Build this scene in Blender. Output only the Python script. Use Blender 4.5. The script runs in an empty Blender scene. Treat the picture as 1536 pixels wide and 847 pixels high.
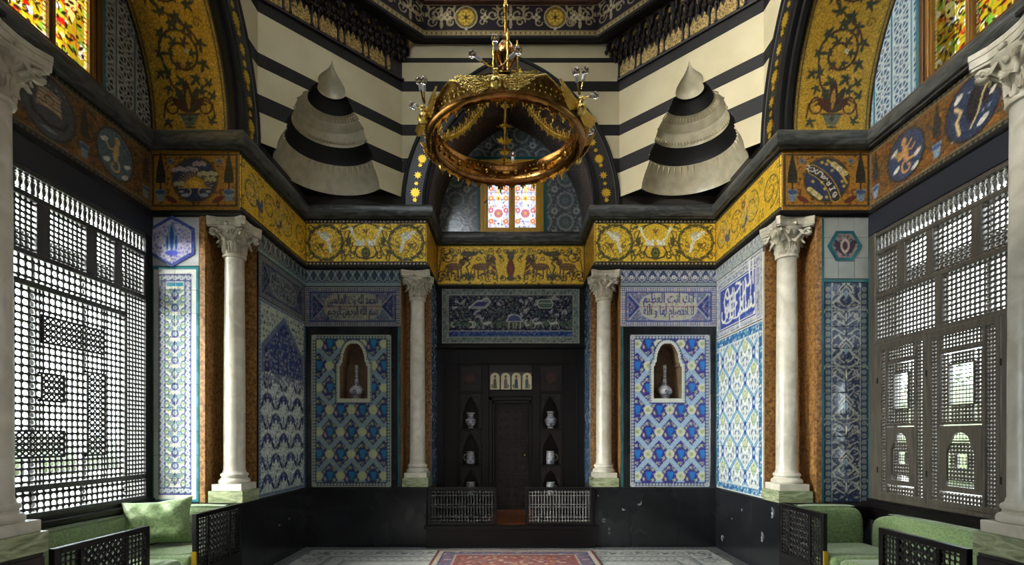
import bpy, math, random
import numpy as np
from mathutils import Vector
SC = bpy.context.scene
COL = SC.collection
random.seed(7); RNG = np.random.RandomState(7)
PI = math.pi

# ---------------------------------------------------------------- camera, daylight, exposure
cd = bpy.data.cameras.new('camera'); cam = bpy.data.objects.new('camera', cd); COL.objects.link(cam)
cam.location = (0, 0, 1.6); cam.rotation_euler = (PI/2, 0, 0)
cd.sensor_width = 36; cd.lens = 770/1536*36
cd.shift_x = 2/1536; cd.shift_y = 231.5/1536
cd.clip_start = 0.05; cd.clip_end = 300
SC.camera = cam
w = bpy.data.worlds.new('daylight'); SC.world = w; w.use_nodes = True
nt = w.node_tree; nt.nodes.clear()
out = nt.nodes.new('ShaderNodeOutputWorld'); bg = nt.nodes.new('ShaderNodeBackground')
bg.inputs['Color'].default_value = (0.84, 0.93, 1.0, 1); bg.inputs['Strength'].default_value = 17.0
nt.links.new(bg.outputs[0], out.inputs[0])
def add_light(name, kind, loc, rot, energy, size=None, color=(1,1,1), **kw):
    l = bpy.data.lights.new(name, kind); l.energy = energy; l.color = color
    if kind == 'AREA':
        l.shape = 'RECTANGLE'; l.size, l.size_y = size
    elif kind == 'SUN':
        l.angle = size
    for k, v in kw.items():
        if k == 'portal': l.cycles.is_portal = v
        else: setattr(l, k, v)
    o = bpy.data.objects.new(name, l); COL.objects.link(o); o.location = loc; o.rotation_euler = rot
    return o
# hazy low sun on the garden side (left windows)
add_light('hazy_sun', 'SUN', (-12, 2, 9), Vector((1, 0.42, -0.42)).to_track_quat('-Z', 'Y').to_euler(), 70.0, math.radians(50), (1.0, 0.97, 0.9))
add_light('window_portal', 'AREA', (-4.25, 4.47, 2.4), (0, -PI/2, 0), 1, (3.1, 2.5), portal=True)
add_light('window_portal', 'AREA', (4.25, 4.47, 2.4), (0, PI/2, 0), 1, (3.1, 2.5), portal=True)
# area lamp standing for the dome's upper windows; added fill lamp behind the camera
add_light('dome_daylight', 'AREA', (0, 4.3, 9.3), (0, 0, 0), 17, (2.2, 2.2), (1.0, 0.88, 0.66))
add_light('camera_side_fill', 'AREA', (0, -0.55, 2.2), (PI/2, 0, 0), 17, (3.0, 2.6), (1.0, 0.95, 0.88))
SC.view_settings.view_transform = 'Standard'; SC.view_settings.look = 'None'
SC.view_settings.gamma = 1.0; SC.view_settings.use_curve_mapping = False
SC.view_settings.exposure = 0.52
SC.cycles.use_denoising = True
SC.cycles.max_bounces = 8; SC.cycles.transparent_max_bounces = 12
SC.cycles.sample_clamp_indirect = 6.0
SC.cycles.caustics_reflective = False; SC.cycles.caustics_refractive = False

# ---------------------------------------------------------------- materials
def lin(c):
    c = np.asarray(c, dtype=np.float64)/255.0
    return np.where(c <= 0.04045, c/12.92, ((c+0.055)/1.055)**2.4)
def L4(c): r = lin(c); return (float(r[0]), float(r[1]), float(r[2]), 1)
MATS = {}
def mat(name, color=(128,128,128), rough=0.5, metal=0.0, kind='plain', c2=None, scale=6.0, bump=0.0, bscale=60.0, detail=6.0, dist=0.0, lo=0.35, hi=0.65, spec=0.5, sheen=0.0):
    m = bpy.data.materials.new(name); m.use_nodes = True
    n = m.node_tree.nodes; l = m.node_tree.links; b = n['Principled BSDF']
    b.inputs['Roughness'].default_value = rough; b.inputs['Metallic'].default_value = metal
    b.inputs['Specular IOR Level'].default_value = spec
    if sheen: b.inputs['Sheen Weight'].default_value = sheen
    b.inputs['Base Color'].default_value = L4(color)
    tc = n.new('ShaderNodeTexCoord'); geo = n.new('ShaderNodeNewGeometry')
    if kind == 'vc' or kind == 'vcmetal':
        at = n.new('ShaderNodeAttribute'); at.attribute_name = 'Col'
        if kind == 'vcmetal':
            vo = n.new('ShaderNodeTexVoronoi'); vo.inputs['Scale'].default_value = bscale
            l.new(geo.outputs['Position'], vo.inputs['Vector'])
            mx = n.new('ShaderNodeMix'); mx.data_type = 'RGBA'; mx.blend_type = 'MULTIPLY'
            mx.inputs['Factor'].default_value = 1.0
            mr = n.new('ShaderNodeMapRange'); mr.inputs['To Min'].default_value = 0.6; mr.inputs['To Max'].default_value = 1.3
            l.new(vo.outputs['Color'], mr.inputs['Value'])
            l.new(at.outputs['Color'], mx.inputs['A']); l.new(mr.outputs['Result'], mx.inputs['B'])
            l.new(mx.outputs['Result'], b.inputs['Base Color'])
            mm = n.new('ShaderNodeMath'); mm.operation = 'MULTIPLY'; mm.inputs[1].default_value = metal
            l.new(at.outputs['Alpha'], mm.inputs[0]); l.new(mm.outputs[0], b.inputs['Metallic'])
            # tesserae tilt a little each
            vm = n.new('ShaderNodeVectorMath'); vm.operation = 'MULTIPLY_ADD'
            vm.inputs[1].default_value = (bump,)*3
            sub = n.new('ShaderNodeVectorMath'); sub.operation = 'SUBTRACT'; sub.inputs[1].default_value = (.5,.5,.5)
            l.new(vo.outputs['Color'], sub.inputs[0]); l.new(sub.outputs[0], vm.inputs[0])
            l.new(geo.outputs['Normal'], vm.inputs[2])
            nm = n.new('ShaderNodeVectorMath'); nm.operation = 'NORMALIZE'
            l.new(vm.outputs[0], nm.inputs[0]); l.new(nm.outputs[0], b.inputs['Normal'])
        else:
            l.new(at.outputs['Color'], b.inputs['Base Color'])
            if bump:
                no = n.new('ShaderNodeTexNoise'); no.inputs['Scale'].default_value = bscale
                l.new(geo.outputs['Position'], no.inputs['Vector'])
                bp = n.new('ShaderNodeBump'); bp.inputs['Strength'].default_value = bump; bp.inputs['Distance'].default_value = 0.004
                l.new(no.outputs['Fac'], bp.inputs['Height']); l.new(bp.outputs[0], b.inputs['Normal'])
    else:
        if c2 is not None:
            no = n.new('ShaderNodeTexNoise'); no.inputs['Scale'].default_value = scale; no.inputs['Detail'].default_value = detail
            no.inputs['Distortion'].default_value = dist
            if kind == 'grain':
                mp = n.new('ShaderNodeMapping'); mp.inputs['Scale'].default_value = (1, 1, 0.12)
                l.new(geo.outputs['Position'], mp.inputs['Vector']); l.new(mp.outputs[0], no.inputs['Vector'])
            elif kind == 'vein':
                mp = n.new('ShaderNodeMapping'); mp.inputs['Scale'].default_value = (0.35, 0.35, 1.6); mp.inputs['Rotation'].default_value = (0.1, 0.25, 0)
                l.new(geo.outputs['Position'], mp.inputs['Vector']); l.new(mp.outputs[0], no.inputs['Vector'])
            else:
                l.new(geo.outputs['Position'], no.inputs['Vector'])
            cr = n.new('ShaderNodeValToRGB'); cr.color_ramp.elements[0].position = lo; cr.color_ramp.elements[1].position = hi
            cr.color_ramp.elements[0].color = L4(color); cr.color_ramp.elements[1].color = L4(c2)
            l.new(no.outputs['Fac'], cr.inputs['Fac']); l.new(cr.outputs['Color'], b.inputs['Base Color'])
        if bump:
            n2 = n.new('ShaderNodeTexNoise'); n2.inputs['Scale'].default_value = bscale; n2.inputs['Detail'].default_value = 4
            l.new(geo.outputs['Position'], n2.inputs['Vector'])
            bp = n.new('ShaderNodeBump'); bp.inputs['Strength'].default_value = bump; bp.inputs['Distance'].default_value = 0.01
            l.new(n2.outputs['Fac'], bp.inputs['Height']); l.new(bp.outputs[0], b.inputs['Normal'])
    MATS[name] = m
    return m
mat('glaze', kind='vc', rough=0.16, bump=0.35, bscale=25)
mat('paint', kind='vc', rough=0.8, spec=0.2)
mat('floor_mosaic', kind='vc', rough=0.3, bump=0.3, bscale=120)
mat('wool', kind='vc', rough=0.95, bump=0.8, bscale=300)
mat('gold_mosaic', kind='vcmetal', rough=0.42, metal=0.3, bump=0.45, bscale=75)
mat('plaster_cream', (184,173,138), 0.7, c2=(194,184,150), scale=2.5, bump=0.08, bscale=20)
mat('plaster_relief', (166,159,134), 0.34, c2=(188,181,156), scale=9, bump=0.25, bscale=40)
mat('band_black', (15,15,16), 0.6, c2=(22,22,22), scale=4, spec=0.25)
mat('masonry', (52,48,45), 0.85)
mat('marble_white', (192,186,168), 0.28, c2=(216,211,196), scale=5, detail=8, dist=1.2, bump=0.05, bscale=15)
mat('marble_capital', (176,170,150), 0.5, c2=(200,194,176), scale=14, bump=0.3, bscale=60)
mat('marble_green', (112,124,92), 0.25, kind='vein', c2=(176,182,146), scale=14, detail=8, dist=1.5)
mat('marble_brown', (104,70,32), 0.35, c2=(174,130,78), scale=26, detail=8, dist=0.8, lo=0.38, hi=0.66)
mat('marble_black', (22,23,26), 0.22, c2=(40,42,47), scale=1.6, detail=10, lo=0.4, hi=0.75, bump=0.04, bscale=30)
mat('fossil', (150,152,155), 0.4, c2=(96,98,102), scale=60)
mat('marble_slate', (46,49,48), 0.35, kind='vein', c2=(100,103,100), scale=9, detail=9, dist=2.0, lo=0.4, hi=0.75)
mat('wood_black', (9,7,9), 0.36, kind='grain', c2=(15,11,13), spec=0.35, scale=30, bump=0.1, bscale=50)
mat('wood_door', (15,8,11), 0.4, kind='grain', c2=(25,13,14), scale=24, bump=0.5, bscale=70)
mat('wood_lattice', (44,45,47), 0.5, kind='grain', c2=(60,60,58), scale=30)
mat('wood_shutter', (60,56,50), 0.42, kind='grain', c2=(80,75,66), scale=30)
mat('wood_gold', (196,150,24), 0.42, kind='grain', c2=(218,176,40), scale=24)
mat('wood_brown', (74,48,24), 0.5, kind='grain', c2=(98,66,32), scale=24)
mat('wood_step', (84,44,20), 0.4, kind='grain', c2=(108,60,28), scale=24)
mat('muqarnas_dark', (20,16,19), 0.55, c2=(32,25,27), scale=20, bump=0.2)
mat('muqarnas_gold', (64,50,24), 0.45, c2=(196,168,98), scale=52, metal=0.35, bump=0.8, bscale=70, detail=8)
mat('brass', (206,172,84), 0.26, metal=1.0, c2=(150,116,46), scale=20, bump=0.3, bscale=90)
mat('brass_dark', (150,116,58), 0.3, metal=1.0, c2=(92,66,34), scale=16, bump=0.6, bscale=90)
mat('wood_lit', (92,92,92), 0.45, kind='grain', c2=(128,126,122), scale=30)  # paler wood for the right balustrade lattice, light put into its colour
mat('brass_bright', (226,196,112), 0.25, metal=1.0, bump=0.5, bscale=80)
mat('copper', (176,124,70), 0.22, metal=1.0, c2=(120,84,42), scale=12, bump=0.1, bscale=60)
mat('gilt', (214,176,56), 0.35, metal=0.7)
mat('fabric_green', (96,120,72), 0.7, c2=(132,156,104), scale=55, bump=0.5, bscale=130, sheen=0.4, detail=3)
mat('turquoise', (30,78,88), 0.18, c2=(46,104,110), scale=5)
mat('glaze_blue', (62,76,150), 0.18, c2=(86,100,176), scale=30)
mat('niche_brown', (104,82,60), 0.7, c2=(126,102,76), scale=8)
mat('ceiling_red', (62,34,28), 0.5, c2=(84,52,36), scale=12)
mat('white_iron', (200,200,200), 0.4)
mat('foliage', (30,40,18), 0.8, c2=(50,62,30), scale=9)
mat('gravel', (112,116,112), 0.9, c2=(140,144,138), scale=3)
mat('brick_far', (128,104,88), 0.8, c2=(150,126,106), scale=8)
mat('wood_carved', (50,24,24), 0.4, kind='grain', c2=(68,34,30), scale=40)
mat('fabric_satin', (112,138,84), 0.42, c2=(150,176,120), scale=40, bump=0.35, bscale=90, sheen=0.5, detail=3)
mat('bead_grey', (84,84,80), 0.9, spec=0.1)
mat('band_gloss', (13,12,11), 0.42, c2=(22,19,16), scale=6)
mat('tile_white', (178,182,184), 0.15, c2=(190,194,194), scale=3)
mat('tile_grey', (140,146,142), 0.15, c2=(156,160,154), scale=3)
mat('head_board', (22,27,38), 0.5)
mat('wood_bronze', (104,70,22), 0.45, kind='grain', c2=(136,96,34), scale=24)
mat('plain_wall', (120,112,100), 0.8)
def glass_mats():
    m = bpy.data.materials.new('bulb_glass'); m.use_nodes = True; b = m.node_tree.nodes['Principled BSDF']
    b.inputs['Roughness'].default_value = 0.03; b.inputs['Transmission Weight'].default_value = 1.0; b.inputs['IOR'].default_value = 1.3
    b.inputs['Base Color'].default_value = (0.93, 0.95, 0.96, 1); MATS['bulb_glass'] = m
    m = bpy.data.materials.new('stained_glass'); m.use_nodes = True; n = m.node_tree.nodes; l = m.node_tree.links
    n.clear(); o = n.new('ShaderNodeOutputMaterial'); tr = n.new('ShaderNodeBsdfTransparent'); gl = n.new('ShaderNodeBsdfGlossy'); df = n.new('ShaderNodeBsdfTranslucent')
    at = n.new('ShaderNodeAttribute'); at.attribute_name = 'Col'
    mg = n.new('ShaderNodeMix'); mg.data_type = 'RGBA'; mg.blend_type = 'MULTIPLY'; mg.inputs['Factor'].default_value = 1.0; mg.inputs['B'].default_value = (0.085,0.08,0.075,1); l.new(at.outputs['Color'], mg.inputs['A']); l.new(mg.outputs['Result'], tr.inputs['Color']); l.new(mg.outputs['Result'], df.inputs['Color'])
    gl.inputs['Roughness'].default_value = 0.15
    m1 = n.new('ShaderNodeMixShader'); m1.inputs[0].default_value = 0.35; l.new(tr.outputs[0], m1.inputs[1]); l.new(df.outputs[0], m1.inputs[2])
    m2 = n.new('ShaderNodeMixShader'); m2.inputs[0].default_value = 0.06; l.new(m1.outputs[0], m2.inputs[1]); l.new(gl.outputs[0], m2.inputs[2])
    l.new(m2.outputs[0], o.inputs['Surface']); MATS['stained_glass'] = m
    m = bpy.data.materials.new('window_glass'); m.use_nodes = True; n = m.node_tree.nodes; l = m.node_tree.links
    n.clear(); o = n.new('ShaderNodeOutputMaterial'); tr = n.new('ShaderNodeBsdfTransparent'); gl = n.new('ShaderNodeBsdfGlossy')
    tr.inputs['Color'].default_value = (0.9, 0.94, 0.92, 1); gl.inputs['Roughness'].default_value = 0.05
    m2 = n.new('ShaderNodeMixShader'); m2.inputs[0].default_value = 0.07; l.new(tr.outputs[0], m2.inputs[1]); l.new(gl.outputs[0], m2.inputs[2])
    l.new(m2.outputs[0], o.inputs['Surface']); MATS['window_glass'] = m
glass_mats()

# ---------------------------------------------------------------- object helpers
def tag(o, label=None, cat=None, group=None, kind=None):
    if label: o['label'] = label
    if cat: o['category'] = cat
    if group: o['group'] = group
    if kind: o['kind'] = kind
    return o
def empty(name, loc=(0,0,0), parent=None, rz=0.0):
    o = bpy.data.objects.new(name, None); COL.objects.link(o); o.location = loc; o.rotation_euler = (0,0,rz)
    o.empty_display_size = 0.1
    if parent: o.parent = parent
    return o
def link_mesh(name, me, parent=None, loc=(0,0,0), kind=None, label=None):
    o = bpy.data.objects.new(name, me); COL.objects.link(o); o.location = loc
    if parent: o.parent = parent
    if kind: o['kind'] = kind
    if label: o['label'] = label
    return o
def copy_tree(o, parent=None):
    c = o.copy(); COL.objects.link(c)
    if parent: c.parent = parent
    for ch in list(o.children): copy_tree(ch, c)
    return c
def fast_mesh(name, V, Q):
    """V (n,3), Q (m,k) faces of one size"""
    me = bpy.data.meshes.new(name); V = np.asarray(V, dtype=np.float32); Q = np.asarray(Q, dtype=np.int32)
    m, k = Q.shape
    me.vertices.add(len(V)); me.vertices.foreach_set('co', V.ravel())
    me.loops.add(m*k); me.loops.foreach_set('vertex_index', Q.ravel())
    me.polygons.add(m); me.polygons.foreach_set('loop_start', np.arange(0, m*k, k, dtype=np.int32))
    me.update(calc_edges=True)
    return me
def set_col(me, C):
    a = me.color_attributes.new('Col', 'FLOAT_COLOR', 'POINT'); a.data.foreach_set('color', np.asarray(C, dtype=np.float32).ravel())
class Fr:
    """a wall frame: origin, u to the right, v up, n towards the viewer"""
    def __init__(s, O, U, V=(0,0,1)):
        s.O = np.array(O, float); s.U = np.array(U, float); s.U /= np.linalg.norm(s.U); s.V = np.array(V, float); s.V /= np.linalg.norm(s.V)
        s.N = np.cross(s.U, s.V)
    def p(s, u, v, n=0.0):
        u = np.asarray(u, float)[..., None]; v = np.asarray(v, float)[..., None]; n = np.asarray(n, float)[..., None]
        return s.O + u*s.U + v*s.V + n*s.N
WF = Fr((0,0,0), (1,0,0))
class MB:
    def __init__(s): s.V = []; s.F = []; s.M = []
    def add(s, vs, fs, mi=0):
        b = len(s.V); s.V += [tuple(map(float, v)) for v in vs]; s.F += [tuple(b+i for i in f) for f in fs]; s.M += [mi]*len(fs)
    def hexa(s, P, mi=0):
        s.add(P, [(0,3,2,1),(4,5,6,7),(0,1,5,4),(1,2,6,5),(2,3,7,6),(3,0,4,7)], mi)
    def box(s, x0,x1,y0,y1,z0,z1, mi=0):
        x0,x1 = sorted((x0,x1)); y0,y1 = sorted((y0,y1)); z0,z1 = sorted((z0,z1))
        s.hexa([(x0,y0,z0),(x1,y0,z0),(x1,y1,z0),(x0,y1,z0),(x0,y0,z1),(x1,y0,z1),(x1,y1,z1),(x0,y1,z1)], mi)
    def fbox(s, f, u0,u1,v0,v1,n0,n1, mi=0, cham=0.0):
        if cham:
            c = cham; q = lambda u0,u1,v0,v1,n: [f.p(u0,v0,n), f.p(u1,v0,n), f.p(u1,v1,n), f.p(u0,v1,n)]
            P = q(u0,u1,v0,v1,n0)+q(u0,u1,v0,v1,n1-c)+q(u0+c,u1-c,v0+c,v1-c,n1)
            F = [(3,2,1,0)]
            for b in (0,4):
                for i in range(4): j = (i+1)%4; F.append((b+i,b+j,b+4+j,b+4+i))
            F.append((8,9,10,11)); s.add(P, F, mi)
        else:
            s.hexa([f.p(u0,v0,n0), f.p(u1,v0,n0), f.p(u1,v0,n1), f.p(u0,v0,n1), f.p(u0,v1,n0), f.p(u1,v1,n0), f.p(u1,v1,n1), f.p(u0,v1,n1)], mi)
    def prism(s, f, pts, n0, n1, mi=0):
        k = len(pts); P = [f.p(u,v,n1) for u,v in pts]+[f.p(u,v,n0) for u,v in pts]
        F = [tuple(range(k)), tuple(range(2*k-1, k-1, -1))]
        for i in range(k): j = (i+1)%k; F.append((i, i+k, j+k, j))
        s.add(P, F, mi)
    def grid(s, P, mi=0, closed_u=False, closed_v=False):
        nv = len(P); nu = len(P[0]); F = []
        for j in range(nv-(0 if closed_v else 1)):
            for i in range(nu-(0 if closed_u else 1)):
                a = j*nu+i; b = j*nu+(i+1)%nu; c = ((j+1)%nv)*nu+(i+1)%nu; d = ((j+1)%nv)*nu+i
                F.append((a,b,c,d))
        s.add([p for r in P for p in r], F, mi)
    def lathe(s, prof, seg=24, cx=0, cy=0, cz=0, a0=0.0, a1=2*PI, mi=0, cap=False):
        full = abs(a1-a0-2*PI) < 1e-6; n = seg if full else seg+1
        P = [[(cx+r*math.cos(a0+(a1-a0)*i/seg), cy+r*math.sin(a0+(a1-a0)*i/seg), cz+z) for i in range(n)] for r, z in prof]
        s.grid(P, mi, closed_u=full)
        if cap and full:
            for row, rev in ((P[0], True), (P[-1], False)):
                s.add(row, [tuple(range(n))[::-1] if rev else tuple(range(n))], mi)
    def tube(s, pts, r, k=8, mi=0, cap=True):
        pts = [Vector(p) for p in pts]; rr = r if hasattr(r, '__len__') else [r]*len(pts); rows = []
        up = Vector((0,0,1))
        for i, p in enumerate(pts):
            t = (pts[min(i+1,len(pts)-1)]-pts[max(i-1,0)])
            if t.length < 1e-9: t = Vector((0,0,1))
            t.normalize(); a = up if abs(t.dot(up)) < 0.95 else Vector((1,0,0))
            x = t.cross(a).normalized(); y = t.cross(x).normalized()
            rows.append([tuple(p+(x*math.cos(2*PI*j/k)+y*math.sin(2*PI*j/k))*rr[i]) for j in range(k)])
        s.grid(rows, mi, closed_u=True)
        if cap: s.add(rows[0], [tuple(range(k))], mi); s.add(rows[-1], [tuple(range(k))[::-1]], mi)
    def ball(s, c, r, k=8, rings=6, mi=0, sq=(1,1,1)):
        P = []
        for j in range(rings+1):
            t = PI*j/rings; rj = max(math.sin(t), 1e-3)*r
            P.append([(c[0]+sq[0]*rj*math.cos(2*PI*i/k), c[1]+sq[1]*rj*math.sin(2*PI*i/k), c[2]-sq[2]*r*math.cos(t)) for i in range(k)])
        s.grid(P, mi, closed_u=True)
    def build(s, name, mats, parent=None, loc=(0,0,0), smooth=None, kind=None, label=None, bevel=0):
        me = bpy.data.meshes.new(name); me.from_pydata(s.V, [], s.F); me.update()
        if isinstance(mats, str): mats = [mats]
        for m in mats: me.materials.append(MATS[m])
        if len(mats) > 1: me.polygons.foreach_set('material_index', s.M)
        if smooth is not None:
            me.polygons.foreach_set('use_smooth', [True]*len(me.polygons)); me.set_sharp_from_angle(angle=smooth)
        o = link_mesh(name, me, parent, loc, kind, label)
        if bevel:
            b = o.modifiers.new('edge', 'BEVEL'); b.width = bevel; b.segments = 2; b.limit_method = 'ANGLE'
        return o

# ---------------------------------------------------------------- ornament canvas: drawn pattern -> painted surface grid
class Canvas:
    def __init__(s, w, h, rx, ry=None, base=(128,128,128), wrap=False, metal=0.0):
        ry = ry or rx; s.w, s.h = w, h
        s.nx = max(2, int(round(w*rx*2))); s.ny = max(2, int(round(h*ry*2)))
        s.x = (np.arange(s.nx)+.5)/s.nx*w; s.y = (np.arange(s.ny)+.5)/s.ny*h
        s.a = np.zeros((s.ny, s.nx, 4), np.float32); s.a[..., :3] = np.array(base)/255.; s.a[..., 3] = metal
        s.wrap = wrap; s.A = (1,0,0,0,1,0)
    def xf(s, ox=0, oy=0, sx=1, sy=1, rot=0):
        c, n = math.cos(rot), math.sin(rot); s.A = (c*sx, -n*sy, ox, n*sx, c*sy, oy); return s
    def _t(s, P):
        P = np.asarray(P, float).reshape(-1, 2); a = s.A
        return np.stack([a[0]*P[:,0]+a[1]*P[:,1]+a[2], a[3]*P[:,0]+a[4]*P[:,1]+a[5]], 1)
    def _offs(s, P, m=0):
        if not s.wrap: return [(0,0)]
        r = []
        x0,y0 = P.min(0)-m; x1,y1 = P.max(0)+m
        for ox in (-s.w,0,s.w):
            for oy in (-s.h,0,s.h):
                if x1+ox > 0 and x0+ox < s.w and y1+oy > 0 and y0+oy < s.h: r.append((ox,oy))
        return r
    def _sl(s, x0,x1,y0,y1):
        i0 = max(0, int(x0/s.w*s.nx-1)); i1 = min(s.nx, int(x1/s.w*s.nx+2)); j0 = max(0, int(y0/s.h*s.ny-1)); j1 = min(s.ny, int(y1/s.h*s.ny+2))
        if i1 <= i0 or j1 <= j0: return None
        return i0,i1,j0,j1
    def put(s, sl, mask, col):
        i0,i1,j0,j1 = sl; v = s.a[j0:j1, i0:i1]
        c = np.array([col[0]/255., col[1]/255., col[2]/255., col[3] if len(col) > 3 else 0.0], np.float32); v[mask] = c
    def poly(s, P, col):
        P0 = s._t(P)
        for ox, oy in s._offs(P0):
            P = P0+(ox,oy); sl = s._sl(P[:,0].min(), P[:,0].max(), P[:,1].min(), P[:,1].max())
            if sl is None: continue
            i0,i1,j0,j1 = sl; X = s.x[i0:i1][None,:]; Y = s.y[j0:j1][:,None]; m = np.zeros((j1-j0, i1-i0), bool)
            xj,yj = P[-1]
            for xi,yi in P:
                if yi != yj:
                    m ^= ((yi > Y) != (yj > Y)) & (X < (xj-xi)*(Y-yi)/(yj-yi)+xi)
                xj,yj = xi,yi
            s.put(sl, m, col)
    def rect(s, x0,y0,x1,y1, col): s.poly([(x0,y0),(x1,y0),(x1,y1),(x0,y1)], col)
    def line(s, P, wd, col, closed=False):
        P0 = s._t(P)
        if closed: P0 = np.vstack([P0, P0[:1]])
        h = wd/2*math.sqrt(abs(s.A[0]*s.A[4]-s.A[1]*s.A[3]))
        for ox, oy in s._offs(P0, h):
            Q = P0+(ox,oy)
            sl = s._sl(Q[:,0].min()-h, Q[:,0].max()+h, Q[:,1].min()-h, Q[:,1].max()+h)
            if sl is None: continue
            i0,i1,j0,j1 = sl; X = s.x[i0:i1][None,:]; Y = s.y[j0:j1][:,None]; m = np.zeros((j1-j0, i1-i0), bool)
            for (ax,ay),(bx,by) in zip(Q[:-1], Q[1:]):
                dx,dy = bx-ax, by-ay; L = dx*dx+dy*dy
                # local window
                a0 = max(0, int((min(ax,bx)-h)/s.w*s.nx)-1-i0); a1 = min(i1-i0, int((max(ax,bx)+h)/s.w*s.nx)+2-i0)
                b0 = max(0, int((min(ay,by)-h)/s.h*s.ny)-1-j0); b1 = min(j1-j0, int((max(ay,by)+h)/s.h*s.ny)+2-j0)
                if a1 <= a0 or b1 <= b0: continue
                x = X[:, a0:a1]; y = Y[b0:b1]
                t = np.clip(((x-ax)*dx+(y-ay)*dy)/L, 0, 1) if L > 0 else 0
                m[b0:b1, a0:a1] |= (x-ax-t*dx)**2+(y-ay-t*dy)**2 < h*h
            s.put(sl, m, col)
    def ell(s, cx,cy,rx,ry,col,rot=0, k=18):
        t = np.arange(k)*2*PI/k; c,n = math.cos(rot), math.sin(rot); u = rx*np.cos(t); v = ry*np.sin(t)
        s.poly(np.stack([cx+c*u-n*v, cy+n*u+c*v],1), col)
    def ring(s, cx,cy,r,wd,col,k=28):
        t = np.arange(k)*2*PI/k; s.line(np.stack([cx+r*np.cos(t), cy+r*np.sin(t)],1), wd, col, True)
    def flower(s, cx,cy,r,n,col,cc=None,rot=0, fat=.38):
        for i in range(n):
            a = rot+2*PI*i/n; s.ell(cx+r*.58*math.cos(a), cy+r*.58*math.sin(a), r*.45, r*fat, col, a, 10)
        if cc: s.ell(cx,cy,r*.3,r*.3,cc,0,10)
    def leaf(s, cx,cy,L,wd,ang,col):
        t = np.linspace(0,1,8); u = t*L; v = np.sin(t*PI)**.8*wd/2
        P = np.concatenate([np.stack([u,v],1), np.stack([u[::-1],-v[::-1]],1)]); c,n = math.cos(ang), math.sin(ang)
        s.poly(np.stack([cx+c*P[:,0]-n*P[:,1], cy+n*P[:,0]+c*P[:,1]],1), col)
    def star(s, cx,cy,r,n,col,inner=.45,rot=PI/2):
        t = rot+np.arange(2*n)*PI/n; rr = np.where(np.arange(2*n)%2==0, r, r*inner)
        s.poly(np.stack([cx+rr*np.cos(t), cy+rr*np.sin(t)],1), col)
    def spiral(s, cx,cy,r,a0,turns,wd,col,r1=.12):
        n = int(10+abs(turns)*14); t = np.linspace(0,1,n); a = a0+turns*2*PI*t; rr = r*(1-t*(1-r1))
        s.line(np.stack([cx+rr*np.cos(a), cy+rr*np.sin(a)],1), wd, col)
    def vine_leaf(s, cx,cy,r,ang,col):
        t = np.arange(20)*2*PI/20; rr = r*(.62+.38*np.cos(5*t))*(.85+.3*np.cos(t))
        rr = np.maximum(rr, r*.3)
        s.poly(np.stack([cx+rr*np.cos(t+ang), cy+rr*np.sin(t+ang)],1), col)
    def paste(s, cell, x0,y0,x1,y1, pw, ph, ox=0, oy=0):
        sl = s._sl(x0,x1,y0,y1); i0,i1,j0,j1 = sl
        i0 = int(round(x0/s.w*s.nx)); i1 = int(round(x1/s.w*s.nx)); j0 = int(round(y0/s.h*s.ny)); j1 = int(round(y1/s.h*s.ny))
        i0 = max(i0,0); j0 = max(j0,0); i1 = min(i1,s.nx); j1 = min(j1,s.ny)
        ix = (((s.x[i0:i1]-x0-ox)/pw)%1*cell.nx).astype(int)%cell.nx; iy = (((s.y[j0:j1]-y0-oy)/ph)%1*cell.ny).astype(int)%cell.ny
        s.a[j0:j1, i0:i1] = cell.a[iy[:,None], ix[None,:]]
    def text(s, string, cx, cy, size, col, sx=1.0, maxw=None):
        T = text_tris(string)
        if T is None: return
        mn = T.reshape(-1,2).min(0); mxx = T.reshape(-1,2).max(0); k = size
        if maxw and (mxx[0]-mn[0])*k*sx > maxw: sx = maxw/((mxx[0]-mn[0])*k)
        mid = (mn+mxx)/2
        for t in T: s.poly((t-mid)*(k*sx,k)+(cx,cy), col)
    def noise(s, amt, seed=1, cell=None):
        r = np.random.RandomState(seed); n = r.rand(s.ny//2+1, s.nx//2+1).astype(np.float32)
        n = np.kron(n, np.ones((2,2), np.float32))[:s.ny, :s.nx]; s.a[..., :3] *= (1+amt*(n-.5))[..., None]
    def sample(s, u, v):
        """box-averaged linear colour at vertex coordinates"""
        a = np.clip(s.a, 0, 1); L = np.where(a[..., :3] <= .04045, a[..., :3]/12.92, ((a[..., :3]+.055)/1.055)**2.4)
        A = np.concatenate([L, a[..., 3:]], -1)
        ix = np.clip(np.round(u/s.w*s.nx).astype(int), 0, s.nx); iy = np.clip(np.round(v/s.h*s.ny).astype(int), 0, s.ny)
        I = lambda k, n: np.clip(k, 0, n-1)
        r = 0
        for dx in (-1, 0):
            for dy in (-1, 0): r = r+A[I(iy+dy, s.ny)[:,None], I(ix+dx, s.nx)[None,:]]
        return r/4
_TT = {}
def text_tris(string):
    if string in _TT: return _TT[string]
    c = bpy.data.curves.new('lettering_source', 'FONT'); c.body = string; c.resolution_u = 2
    o = bpy.data.objects.new('lettering_source', c); COL.objects.link(o)
    dg = bpy.context.evaluated_depsgraph_get(); ev = o.evaluated_get(dg); m = ev.to_mesh(); m.calc_loop_triangles()
    T = np.array([[m.vertices[i].co[:2] for i in t.vertices] for t in m.loop_triangles]) if len(m.loop_triangles) else None
    ev.to_mesh_clear(); bpy.data.objects.remove(o); bpy.data.curves.remove(c); _TT[string] = T
    return T
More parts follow.
